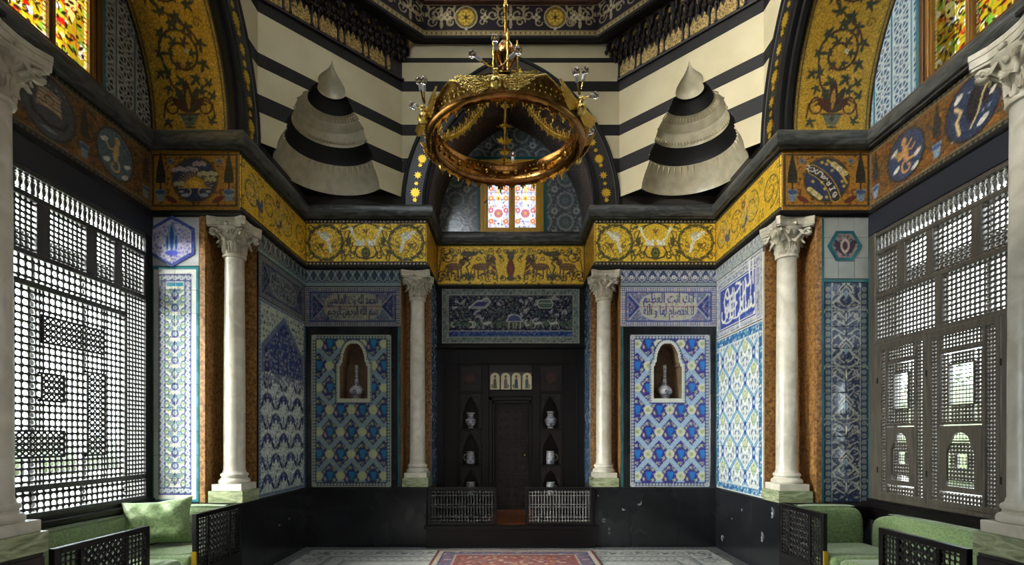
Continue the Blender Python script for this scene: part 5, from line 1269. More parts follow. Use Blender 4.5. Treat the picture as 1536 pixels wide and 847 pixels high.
# ================================================================= upper octagon, arches, squinches
ZS = [4.95, 5.11, 5.44, 5.65, 5.98, 6.14, 6.62, 6.77, 7.04, 7.11, 7.36]   # courses: black, cream, black ...
ORD = ['band_black','plaster_cream','band_black','plaster_cream','band_black','plaster_cream','band_black','plaster_cream','band_black','plaster_cream']
CA, RO, RI, ZA = .727, 2.317, 1.917, 4.95       # two-centred pointed arch
def arch_w(R, z): return max(0.0, math.sqrt(max(R*R-(z-ZA)**2, 0))-CA)
def arch_pts(R, n=22):
    am = math.acos(CA/R); r = [(R*math.cos(am*i/n)-CA, ZA+R*math.sin(am*i/n)) for i in range(n+1)]; r[-1] = (0.0, r[-1][1])
    return r+[(-x,z) for x,z in r[-2::-1]]
def banded_wall(fr, u0, u1, cu, wfun, zs, mats, parent, zsub=6, minz=None, name='stone_course'):
    for k in range(len(zs)-1):
        if minz is not None and zs[k+1] <= minz: continue
        q = MB(); zz = lin_split(zs[k],zs[k+1],zsub)
        for i in range(zsub):
            a,b_ = zz[i],zz[i+1]; wa,wb = wfun(a+1e-4),wfun(b_-1e-4)
            if max(wa,wb) <= 1e-3:
                q.add([fr.p(u0,a),fr.p(u1,a),fr.p(u1,b_),fr.p(u0,b_)],[(0,1,2,3)]); continue
            if cu-min(wa,wb) > u0: q.add([fr.p(u0,a),fr.p(max(u0,cu-wa),a),fr.p(max(u0,cu-wb),b_),fr.p(u0,b_)],[(0,1,2,3)])
            if cu+min(wa,wb) < u1: q.add([fr.p(min(u1,cu+wa),a),fr.p(u1,a),fr.p(u1,b_),fr.p(min(u1,cu+wb),b_)],[(0,1,2,3)])
        if q.V: q.build(name, mats[k], parent)
banded_wall(FB, -1.58, 1.58, 0, lambda z: arch_w(RO-.03,z), ZS, ORD, wall_back)
for s in (-1,1):
    W_, FW, FBY = side(s); c = YC if s < 0 else -YC
    banded_wall(FW, c-1.59, c+1.59, c, lambda z: arch_w(RO-.03,z), ZS, ORD, W_)
# squinch: profile radius against height
PROF = [(5.085,.705),(5.11,.705),(5.18,.69),(5.27,.655),(5.36,.61),(5.44,.575),(5.4401,.592),(5.47,.592),(5.53,.575),(5.60,.53),(5.65,.49),(5.6501,.50),(5.67,.505),(5.70,.50),(5.705,.485),(5.73,.478),(5.80,.45),(5.81,.462),(5.83,.455),(5.84,.435),(5.91,.38),(5.92,.388),(5.95,.36),(5.98,.31),(5.9801,.30),(6.02,.285),(6.08,.25),(6.13,.215),(6.1301,.18),(6.16,.190),(6.20,.19),(6.25,.172),(6.30,.132),(6.35,.085),(6.40,.045),(6.46,.018),(6.53,0.0)]
PZ = [p[0] for p in PROF]; PR = [p[1] for p in PROF]
def rprof(z): return float(np.interp(z, PZ, PR)) if z < 6.53 else 0.0
GR = [(0,5,'plaster_relief'),(6,10,'band_black'),(11,23,'plaster_relief'),(24,27,'band_black'),(28,36,'plaster_relief')]
for s in (-1,1):
    A = Vector((s*1.58,Y1,0)); B = Vector((s*XW,Y1-(XW-1.58),0)); O = B if s < 0 else A; U = (A-B) if s < 0 else (B-A)
    fd = Fr(tuple(O), tuple(U)); L = U.length; cu = L-.755*math.sqrt(2) if s < 0 else .755*math.sqrt(2)
    dw = wall_left if s < 0 else wall_right
    zs = [z for z in sorted(set(PZ)) if z <= 6.53]
    for k in range(1,len(ZS)-1):
        if ZS[k] >= 6.77: continue
        q = MB(); inner = [z for z in zs if ZS[k] < z < ZS[k+1]]; zz = [ZS[k] if k > 1 else 5.085]+inner+[ZS[k+1]]
        for a,b_ in zip(zz[:-1],zz[1:]):
            wa,wb = rprof(a+2e-4),rprof(b_-2e-4); x0,x1 = -.02,L+.02
            if max(wa,wb) < 1e-4: q.add([fd.p(x0,a),fd.p(x1,a),fd.p(x1,b_),fd.p(x0,b_)],[(0,1,2,3)])
            else:
                q.add([fd.p(x0,a),fd.p(cu-wa,a),fd.p(cu-wb,b_),fd.p(x0,b_)],[(0,1,2,3)]); q.add([fd.p(cu+wa,a),fd.p(x1,a),fd.p(x1,b_),fd.p(cu+wb,b_)],[(0,1,2,3)])
        q.build('stone_course', ORD[k], dw)
    q = MB(); q.add([fd.p(-.02,6.77),fd.p(L+.02,6.77),fd.p(L+.02,7.36),fd.p(-.02,7.36)],[(0,1,2,3)]); q.build('backing','muqarnas_dark',dw)
    # concave niche
    sq = tag(empty('squinch_niche', parent=dw), label='tiered conical hollow with a pointed tip in the striped diagonal wall')
    nrm = math.atan2(-fd.N[1],-fd.N[0]); c3 = fd.p(cu,0,0)
    for (i0,i1,m) in GR:
        q = MB(); prof = [(max(PR[i],.0005),PZ[i]) for i in range(i0,i1+1)]; seg = 48
        q.lathe(prof, seg, c3[0], c3[1], 0, nrm-PI/2, nrm+PI/2)
        if i1 < len(PROF)-1:   # overhanging lip to the next ring
            q.lathe([(PR[i1],PZ[i1]),(max(PR[i1+1]-.0,.001),PZ[i1]+.0002)], seg, c3[0], c3[1], 0, nrm-PI/2, nrm+PI/2)
        q.build('ring_course', m, sq, smooth=.5)
    # carved flutes under the lips
    def flute(th, z, r, h, wd, bright=False, up=False):
        d = np.array([math.cos(th), math.sin(th), 0]); t = np.array([-math.sin(th), math.cos(th), 0]); cc = np.array([c3[0],c3[1],0])
        def P(u,v,n): rr = rprof(v)-.004-n; return cc+d*rr+t*u+np.array([0,0,v])
        q.add([P(-wd,z,.0),P(wd,z,.0),P(wd*.8,z-h*.5,.006),P(0,z-h,.0),P(-wd*.8,z-h*.5,.006),P(0,z-h*.1,.022)],[(0,1,5),(1,2,5),(2,3,5),(3,4,5),(4,0,5)])
    q = MB(); n = 22
    for k in range(n):
        th = nrm-PI/2+PI*(k+.5)/n; flute(th,5.425,.6,.15 if k%2 else .10,.017)
    for k in range(34): flute(nrm-PI/2+PI*(k+.5)/34,5.72,.5,.05,.010)
    for k in range(26): flute(nrm-PI/2+PI*(k+.5)/26,5.965,.4,.055,.009)
    q.build('carved_flutes','plaster_cream',sq,kind='stuff')
    # flat soffit with the half-round opening, over the square corner
    q = MB(); n = 24
    rim = [fd.p(cu-.705*math.cos(PI*i/n),5.105,-.705*math.sin(PI*i/n)) for i in range(n+1)]
    def clip_ray(i):
        d = -np.cos(PI*i/n)*fd.U - np.sin(PI*i/n)*fd.N; c0 = fd.p(cu,5.105,0); t = 9.0
        if abs(d[0]) > 1e-6 and d[0]*s > 0: t = min(t,(XW+.2-abs(c0[0]))/abs(d[0]))
        if d[1] > 1e-6: t = min(t,(Y1+.2-c0[1])/d[1])
        if i in (0,n): t = min(t,1.35)
        return c0+d*t
    far = [clip_ray(i) for i in range(n+1)]
    q.grid([rim,far]); q.build('soffit','band_black',dw)
    # upper wall closures behind
    # ------- muqarnas cornice
    mq = tag(empty('muqarnas_cornice', parent=dw), label='dark wooden stalactite cornice with gilded panels')
    NP = 6; Lm = L+.03; per = .355
    q = MB()
    for (v0,v1,n0,n1) in ((6.77,6.80,0,.03),(6.80,6.81,0,.02)): q.fbox(fd,-.02,L+.02,v0,v1,n0,n1)
    q.fbox(fd,-.02,L+.1,7.335,7.36,0,.17); q.build('moulding','muqarnas_dark',mq)
    q = MB(); q.add([fd.p(-.02,7.10,.012),fd.p(L+.02,7.10,.012),fd.p(L+.14,7.34,.14),fd.p(-.14,7.34,.14)],[(0,1,2,3)]); q.build('backing','muqarnas_gold',mq)
    def pointed(u0,u1,v0,v1,n=5):
        m_ = (u0+u1)/2; h = (u1-u0)*.7; P = [(u0,v0),(u1,v0),(u1,v1-h)]
        for i in range(1,n): t = i/n; P.append((u1+(m_-u1)*(1-math.cos(t*PI/2)) if False else m_+(u1-m_)*math.cos(t*PI/2)**.8, v1-h+h*math.sin(t*PI/2)))
        P.append((m_,v1)); P += [(2*m_-x,y) for x,y in P[-2:1:-1]]; return P
    k0 = 0
    for i in range(-1,NP+1):
        ub = i*per+ (L-NP*per)/2
        for (a,b_) in ((ub+.015,ub+.075),(ub+.095,ub+.340)):
            if a < -.02 or b_ > L+.03: continue
            q = MB(); P = [(a,6.81),(b_,6.81),(b_,6.93)] 
            if b_-a > .1: P += [(b_-.03,6.97),(b_-.05,7.03),(b_-.075,6.95),((a+b_)/2+.035,6.95),((a+b_)/2+.02,7.0),((a+b_)/2,7.05),((a+b_)/2-.02,7.0),((a+b_)/2-.035,6.95),(a+.075,6.95),(a+.05,7.03),(a+.03,6.97),(a,6.93)]
            else: P += [((a+b_)/2,7.02),(a,6.93)]
            q.prism(fd,P,.0,.026); q.build('gilt_panel','muqarnas_gold',mq)
        for a in (ub,ub+.085):
            if a < -.05 or a > L+.05: continue
            q = MB(); q.fbox(fd,a-.008,a+.008,6.80,7.05,0,.045); q.fbox(fd,a-.014,a+.014,6.80,6.83,0,.05); q.fbox(fd,a-.014,a+.014,7.0,7.03,0,.05); q.build('colonnette','muqarnas_dark',mq)
    # tiers of little hoods and drops
    for t,(zb,zt,n0,n1,wd,off) in enumerate(((7.06,7.18,.02,.065,per/4,0),(7.12,7.25,.05,.11,per/4,.5),(7.17,7.325,.09,.165,per/2,.25))):
        k = int((L+.2)/wd)
        for i in range(k+1):
            u = -.08+(i+off)*wd
            if u > L+.10: continue
            q = MB(); h = wd*.5
            # hood: pointed arch ring
            P = pointed(u-h*.92,u+h*.92,zb,zt); I = pointed(u-h*.55,u+h*.55,zb-.001,zt-.045)
            ro = [fd.p(x,y,n1) for x,y in P[1:]+P[:1]]; 
            m1 = len(P); Q_ = [fd.p(x,y,n1) for x,y in P]+[fd.p(x,y,n1) for x,y in I]+[fd.p(x,y,n0-.02) for x,y in I]+[fd.p(x,y,n0-.02) for x,y in P]
            F = []
            for j in range(1,m1): a,b_ = j,(j+1)%m1; F += [(a,b_,m1+b_,m1+a),(m1+a,m1+b_,2*m1+b_,2*m1+a),(3*m1+a,3*m1+b_,b_,a)]
            q.add(Q_,F)
            # drop under each springing
            dx = u-h; q.lathe([(.003,zb-.035),(.016,zb-.026),(.012,zb-.018),(.026,zb-.006),(.028,zb+.02)],6,*[float(x) for x in fd.p(dx,0,n1-.02)[:2]],0)
            q.build('hood','muqarnas_dark',mq)
            if t == 2:
                q = MB(); c_ = fd.p(u,zt-.10,n1-.035); S_ = []; 
                for j in range(10): rr = .022 if j%2 == 0 else .009; a_ = j*PI/5; S_.append((u+rr*math.cos(a_),zt-.10+rr*math.sin(a_)))
                q.prism(fd,S_,n1-.06,n1-.045); q.build('gilt_star','gilt',mq)
# ---------------------------------------------------------------- arches
def arch_sweep(fr, cu, prof, name, m, parent, n=26, label=None, smooth=.6):
    """profile [(radius, n)] swept along the pointed arch"""
    q = MB(); rows = []
    for R, d in prof: rows.append([fr.p(cu+x,z,d) for x,z in arch_pts(R,n)])
    q.grid(rows); return q.build(name,m,parent,smooth=smooth,label=label)
def arch_point(R, t, sgn):
    am = math.acos(CA/R); a = am*t; return (sgn*(R*math.cos(a)-CA), ZA+R*math.sin(a))
for (fr,cu,par,depth) in ((FB,0,wall_back,Y0-Y1),(FWL,YC,wall_left,0),(FWR,-YC,wall_right,0)):
    a = empty('pointed_arch', parent=par); a['label'] = 'black pointed arch set with gold stars'
    arch_sweep(fr,cu,[(RO+.0,0),(RO+.0,.035),(RO-.02,.05),(RO-.045,.045),(RO-.05,.025)],'outer_moulding','band_black',a)
    arch_sweep(fr,cu,[(RO-.05,.025),(RO-.058,.034),(RO-.066,.025)],'edge_bead','bead_grey',a)
    arch_sweep(fr,cu,[(RO-.064,.026),(RI+.09,.024)],'arch_face','band_gloss',a)
    arch_sweep(fr,cu,[(RI+.10,.02),(RI+.09,.04),(RI+.06,.045),(RI+.05,.02),(RI+.03,.02),(RI+.02,.035),(RI,.03),(RI,-.02)],'inner_moulding','band_black',a)
    Rm = (RO+RI)/2+.0; t = .035; k = 0; seq = [(.040,6),(.078,12),(.034,6),(0,0),(.060,8),(0,0),(.036,6),(.074,12),(.038,6),(0,0),(.060,8),(0,0)]; arc = math.acos(CA/Rm)*Rm
    d = .06
    while d < arc-.02:
        r_,npt = seq[k%len(seq)]
        if r_:
            d += r_*.5
            for sg in (-1,1):
                x,z = arch_point(Rm,d/arc,sg); q = MB()
                P = []
                for j in range(2*npt): rr = r_ if j%2 == 0 else r_*(.52 if npt < 9 else .62); an = j*PI/npt; P.append((cu+x+rr*math.cos(an),z+rr*math.sin(an)))
                q.prism(fr,P,.022,.036); q.build('star_ornament','gilt',a)
            d += r_*1.35+.012
        else: d += .035
        k += 1
# back vault and lunette
cvv = Canvas(1.0,2.26,60,base=(58,40,24),metal=.3); busy(cvv,0,0,1,2.26,(52,38,24),[(96,70,34),(74,50,30),(40,32,24)],.1,4,.16); cvv.noise(.3,3)
amx = math.acos(CA/RI)
for sg in (-1,1):
    def warp(U,V,N,sg=sg):
        R = RI-N; a_ = V/RI; x = sg*(R*np.cos(a_)-CA); z = ZA+R*np.sin(a_); y = Y1+(U if sg < 0 else (.973-U)); return np.stack([x,y,z],-1)
    painted(cvv, None, 'vault_mosaic', 'gold_mosaic', wall_back, 0,0, [0,Y0-Y1], [0,RI*amx], thick=.004, rx=14, ry=20, warp=warp, smooth=True)
def in_arch(R, cu, z0):
    def f(U,V): 
        z = V+z0; w_ = np.sqrt(np.maximum(R*R-(z-ZA)**2,0))-CA; return np.abs(U-cu) > w_
    return f
cv = Canvas(2.40,1.80,95,base=(80,90,100)); cv.paste(med_cell(),0,0,2.4,1.8,.36,.36,ox=1.20,oy=.0)
wx0,wx1,wz = 1.20-.50,1.20+.54,1.20
for (x0,y0,x1,y1) in ((wx0-.06,0,wx0,wz+.06),(wx1,0,wx1+.06,wz+.06),(wx0-.06,wz,wx1+.06,wz+.06)): cv.rect(x0,y0,x1,y1,(36,96,100))
cv.line([(0,wz+.03),(2.4,wz+.03)],.05,(36,96,100)); cv.noise(.2,5)
f0 = in_arch(RI-.0,1.20,ZA); hole = lambda U,V: f0(U,V) | ((U > wx0) & (U < wx1) & (V < wz))
pn = tag(empty('tile_panel', parent=wall_back), label='grey-blue medallion tiles around the stained window')
painted(cv, FR_, 'tile', 'glaze', pn, -1.20, ZA, lin_split(0,2.40,8), lin_split(0,1.80,6), n=-.012, thick=.012, gap=.0025, rx=95, hole=hole)
b = MB(); b.box(-1.6,-.50,Y0+.02,8.6,4.95,7.0); b.box(.54,1.6,Y0+.02,8.6,4.95,7.0); b.box(-.5,.54,Y0+.02,8.6,6.15,7.0); b.build('masonry','masonry',wall_back)

# bays: vaults, lace tiles
for s in (-1,1):
    W_, FW, FBY = side(s); cw = XB-3.10; H_ = RI*amx
    cv = paint_soffit(cw,H_)
    sg_far = 1
    for farside in (True,False):
        def warp(U,V,N,s=s,farside=farside):
            R = RI-N; a_ = V/RI; y = YC+(1 if farside else -1)*(R*np.cos(a_)-CA); z = ZA+R*np.sin(a_)
            x = (-XB+U) if s < 0 else (3.10+U)
            return np.stack([x,y,z],-1)
        painted(cv, None, 'vault_mosaic', 'gold_mosaic', W_, 0,0, [0,cw], [0,H_], thick=.004, rx=115 if farside else 10, ry=105 if farside else 10, warp=warp, smooth=True, label='gold vault mosaic of a dark vine rising from a vase' if farside else None)
    c = YC if s < 0 else -YC
    arch_sweep(FW,c,[(RI,-.0),(RI,-.03),(RI-.03,-.04),(RI-.03,-.09),(RI,-.10),(RI,-.12)],'vault_moulding','band_black',W_)
    cv = Canvas(2.40,1.80,70,110,base=(100,120,130)); cv.paste(lace_cell() if s < 0 else lace_cell((52,84,112),(170,182,186),(36,108,128)),0,0,2.4,1.8,.26,.30,ox=.07)
    y0_,y1_ = YC-1.20, YC-.50; wy0,wy1,wzz = .70-.0,1.70,1.45
    for (x0,x1) in ((wy0-.06,wy0),(wy1,wy1+.06)): cv.rect(x0,0,x1,1.8,(40,110,122))
    cv.noise(.15,4); f1 = in_arch(RI,1.20,ZA); hole = lambda U,V: f1(U,V) | ((U > wy0) & (U < wy1) & (V < wzz))
    pn = tag(empty('tile_panel', parent=W_), label='lace-patterned white and blue tiles in the bay arch')
    u0 = (YC-1.20) if s < 0 else (-YC-1.20)
    painted(cv, FBY, 'tile', 'glaze', pn, u0, ZA, lin_split(0,2.40,9), lin_split(0,1.80,6), n=-.012, thick=.012, gap=.0022, rx=75, ry=115, hole=hole)
    b = MB(); b.box(s*(XB+.02),s*4.3,2.8,YC-.5,4.95,7.4); b.box(s*(XB+.02),s*4.3,YC+.5,6.2,4.95,7.4); b.box(s*(XB+.02),s*4.3,YC-.5,YC+.5,6.40,7.4); b.build('masonry','masonry',W_)
# stained windows (back, left, right)
def stained(n, fr, uc, half, z0, z1, kind, s):
    w_ = tag(empty('window_%d' % n), kind='structure')
    fb = lambda name,m,a,b_,c,d,n0,n1,ch=.004: (lambda q: (q.fbox(fr,a,b_,c,d,n0,n1,cham=ch), q.build(name,m,w_)))(MB())
    mo,mi = ('wood_gold','wood_gold') if kind == 'clear' else ('wood_brown','wood_bronze')
    t1,t2,t3 = (.05,.055,.03) if kind == 'clear' else (.05,.035,.014)
    fb('outer_frame',mo,uc-half,uc-half+t1,z0,z1,-.09,.02); fb('outer_frame',mo,uc+half-t1,uc+half,z0,z1,-.09,.02); fb('outer_frame',mo,uc-half+t1,uc+half-t1,z0,z0+t1,-.09,.02); fb('outer_frame',mo,uc-half+t1,uc+half-t1,z1-t1,z1,-.09,.02)
    a,b_,c,d = uc-half+t1,uc+half-t1,z0+t1,z1-t1; g = 0
    t2 += g
    fb('inner_frame',mi,a,a+t2,c,d,-.09,-.005); fb('inner_frame',mi,b_-t2,b_,c,d,-.09,-.005); fb('inner_frame',mi,a+t2,b_-t2,c,c+t2*.8,-.09,-.005); fb('inner_frame',mi,a+t2,b_-t2,d-t2,d,-.09,-.005)
    fb('mullion',mi,uc-t3,uc+t3,c+t2*.8,d-t2,-.09,-.01)
    for k,(p,q_) in enumerate(((a+t2,uc-t3),(uc+t3,b_-t2))):
        for e0,e1 in ((p,p+.02),(q_-.02,q_)): fb('sash',mi,e0,e1,c+t2*.8,d-t2,-.085,-.025,0)
        H_ = d-t2-c-t2*.8; cvg = paint_glass(q_-p-.04,H_,kind,1+k+(s+1))
        painted(cvg, fr, 'glass_pane', 'stained_glass', w_, p+.02, c+t2*.8, [0,q_-p-.04], [0,H_], n=-.055, thick=.004, rx=170 if kind=='clear' else 110, ry=170 if kind=='clear' else 130)
    if kind == 'clear':
        q = MB(); x,z = uc-half+.075,z0+.50; q.tube([fr.p(x-.01,z,-.0),fr.p(x+.02,z,.03),fr.p(x+.03,z+.03,.03)],.008,6); q.build('latch','band_black',w_)
    return w_
stained(3, Fr((0,Y0,0),(1,0,0)), .02, .52, ZA, ZA+1.20, 'clear', 0)
stained(4, FBL, YC, .50, ZA, ZA+1.45, 'warm', -1)
stained(5, FBR, -YC, .50, ZA, ZA+1.45, 'warm', 1)
# ---------------------------------------------------------------- painted frieze and drum
q1,pp = .10,.31
cxn = 1.58-1.414*pp+q1; yb = Y1-q1; xs_ = XW-.10; ys_ = 9.047-1.414*pp-xs_
hp = [(-xs_,2*YC-ys_),(-xs_,ys_),(-cxn,yb),(cxn,yb),(xs_,ys_),(xs_,2*YC-ys_),(cxn,2*YC-yb),(-cxn,2*YC-yb)]
oct_ = [hp[7]]+hp[:7]+[hp[7],hp[0]]
trim(5, [(-.42,7.35),(-.05,7.30),(.0,7.285),(.03,7.30),(.035,7.33),(.01,7.345),(.0,7.352)], 'band_black', pth=oct_, label='black moulding below the painted frieze')
trim(6, [(0,7.80),(.05,7.81),(.07,7.84),(.05,7.87),(.09,7.90),(.14,7.93),(.14,7.98),(.02,8.02),(-.1,8.04),(-.1,9.6)], 'ceiling_red', pth=oct_, label='dark red carved moulding above the frieze')
for i in range(7):
    a,b_ = Vector(oct_[1+i]),Vector(oct_[2+i]); U = b_-a; fr = Fr((a.x,a.y,7.352),(U.x,U.y,0)); par = wall_back if i == 2 else wall_left if i < 2 else wall_right if i in (3,4) else wall_front
    Lh = U.length; cv = paint_top_frieze(Lh,.45,(Lh/2-.64,Lh/2+.64) if i in (2,) else (Lh/2,) if i in (1,3) else ())
    vis = i in (1,2,3)
    painted(cv, fr, 'painted_frieze', 'paint', par, 0,0, [0,Lh], [0,.45], n=-.006, thick=.006, rx=105 if vis else 15, label='cream scrollwork on black with gold roundels' if vis else None)
b = MB(); big = [(-4.3,-1.1),(-4.3,8.8),(4.3,8.8),(4.3,-1.1)]
OUT = [(-4.3,2*YC-ys_),(-4.3,ys_),(-cxn,8.8),(cxn,8.8),(4.3,ys_),(4.3,2*YC-ys_),(cxn,-1.1),(-cxn,-1.1)]
for i in range(8):
    j = (i+1)%8; a,b_,c,d = hp[i],hp[j],OUT[j],OUT[i]; b.add([(a[0],a[1],7.36),(b_[0],b_[1],7.36),(c[0],c[1],7.36),(d[0],d[1],7.36)],[(0,1,2,3)])
b.add([(x,y,7.36) for x,y in ((-4.3,ys_),(-4.3,8.8),(-cxn,8.8))],[(0,1,2)]); b.add([(x,y,7.36) for x,y in ((4.3,ys_),(4.3,8.8),(cxn,8.8))],[(0,1,2)])
b.add([(x,y,7.36) for x,y in ((-4.3,2*YC-ys_),(-4.3,-1.1),(-cxn,-1.1))],[(0,1,2)]); b.add([(x,y,7.36) for x,y in ((4.3,2*YC-ys_),(4.3,-1.1),(cxn,-1.1))],[(0,1,2)])
ceil = b.build('ceiling','ceiling_red'); tag(ceil, kind='structure')
b = MB(); b.lathe([(2.9,9.4),(2.5,10.4),(1.6,11.2),(.01,11.5)],16,0,YC,0); b.build('dome','muqarnas_gold',ceil)
# ================================================================= columns
def make_column():
    root = empty('marble_column')
    b = MB(); b.box(-.19,.19,-.19,.19,0,.13); b.build('pedestal','marble_green',root,bevel=.004)
    b = MB(); b.box(-.165,.165,-.165,.165,.13,.205); b.build('plinth','marble_white',root,bevel=.005)
    b = MB(); b.lathe([(.02,.205),(.155,.205),(.163,.215),(.165,.232),(.158,.25),(.148,.258),(.138,.262),(.132,.275),(.136,.285),(.143,.290),(.145,.305),(.138,.318),(.128,.322),(.122,.33),(.117,.35),(.02,.35)],36); b.build('base','marble_white',root,smooth=.7)
    b = MB(); prof = [(.117-.0+.0*0,.345)]+[(.113-.012*t**1.5,.36+2.44*t) for t in np.linspace(0,1,8)]+[(.108,2.81),(.02,2.81)]; prof = [(r_,z if z < .4 else .36+(z-.36)*.975) for r_,z in prof]; b.lathe(prof,36); b.build('shaft','marble_white',root,smooth=.7)
    cap = empty('capital', (0,0,-.062), parent=root)
    b = MB(); b.lathe([(.10,2.80),(.118,2.805),(.124,2.82),(.118,2.835),(.108,2.84),(.110,2.87),(.116,2.93),(.132,3.0),(.158,3.06),(.188,3.095),(.19,3.115),(.02,3.115)],28); b.build('bell','marble_capital',cap,smooth=.8)
    b = MB()   # abacus with concave sides
    P = []
    for k in range(4):
        a0 = PI/4+k*PI/2; c0 = (.232*math.cos(a0),.232*math.sin(a0)); c0 = (.205*(1 if math.cos(a0)>0 else -1),.205*(1 if math.sin(a0)>0 else -1))
        t = (-math.sin(a0),math.cos(a0)); P.append((c0[0]-t[0]*.02,c0[1]-t[1]*.02)); P.append((c0[0]+t[0]*.02,c0[1]+t[1]*.02))
        a1 = a0+PI/4; 
        for f in (-.5,0,.5):
            r_ = .172 if f == 0 else .180; aa = a1; tt = (-math.sin(aa),math.cos(aa)); P.append((r_*math.cos(aa)+tt[0]*f*.2,r_*math.sin(aa)+tt[1]*f*.2))
    for (z0,z1,k) in ((3.105,3.125,.94),(3.125,3.175,.98),(3.175,3.215,1.0)): b.prism(Fr((0,0,0),(1,0,0),(0,1,0)),[(x*k,y*k) for x,y in P],z0,z1)
    b.build('abacus','marble_capital',cap,bevel=.004)
    def leaf(th, z0, h, r0, out, wd):
        b = MB(); rows = []; n = 8
        for i in range(n+1):
            t = i/n; r_ = r0+out*(t**3)*1.0; z = z0+h*math.sin(min(t,1)*PI*.58)/math.sin(PI*.58)*(1 if t < .86 else 1-.28*(t-.86)/.14)
            w_ = wd*(.55+.75*math.sin(t*PI*.8))*(1-.75*max(0,t-.7)/.3); row = []
            for j,q in enumerate((-1,-.62,-.3,0,.3,.62,1)):
                rr = r_+(.010 if j in (1,3,5) else -.002)+(-.008 if abs(q) == 1 else 0); ww = w_*q*(1+.14*(1 if i%2 else -1)*(abs(q) == 1))
                row.append((rr*math.cos(th)-ww*math.sin(th),rr*math.sin(th)+ww*math.cos(th),z))
            rows.append(row)
        b.grid(rows); return b
    for k in range(8): leaf(k*PI/4,2.84,.14,.112,.070,.046).build('leaf','marble_capital',cap,smooth=.9)
    for k in range(8): leaf(k*PI/4+PI/8,2.87,.21,.120,.085,.040).build('leaf','marble_capital',cap,smooth=.9)
    for k in range(4):
        a = PI/4+k*PI/2; 
        for sg in (-1,1):
            b = MB(); pts = []
            for i in range(22):
                t = i/21; 
                if t < .45: u = t/.45; r_ = .11+.10*u**1.6; z = 2.96+.13*u; 
                else: u = (t-.45)/.55; an = PI*.5-u*PI*2.6; rr = .036*(1-.72*u); r_ = .215+rr*math.cos(an)-.0; z = 3.058+rr*math.sin(an)
                side_ = sg*(.060*(1-min(1,t/.45))+.012); pts.append((r_*math.cos(a)-side_*math.sin(a),r_*math.sin(a)+side_*math.cos(a),z))
            b.tube(pts,[.024-.012*i/21 for i in range(22)],7); b.build('volute','marble_capital',cap,smooth=1.2)
        b = MB(); a1 = a+PI/4; b.ball((.176*math.cos(a1),.176*math.sin(a1),3.14),.026,8,6); b.ball((.15*math.cos(a1),.15*math.sin(a1),3.07),.028,8,6,sq=(1,1,1.3)); b.build('fleuron','marble_capital',cap,smooth=1.2)
    return root
col0 = make_column(); first = True
for x,y,lab in ((-1.385,7.635,'slender white marble column just left of the door recess'),(1.385,7.635,'slender white marble column just right of the door recess'),
                (-3.135,5.83,'white marble column beside the left tiled pier and window'),(3.135,5.83,'white marble column beside the right tiled pier and shutters'),
                (-3.14,3.09,'large near marble column cut off by the left photo edge'),(3.14,3.09,'large near marble column cut off by the right photo edge')):
    c = col0 if first else copy_tree(col0); first = False; c.location = (x,y,ZD); tag(c, lab, 'column', 'white marble columns with leafy capitals', 'thing')

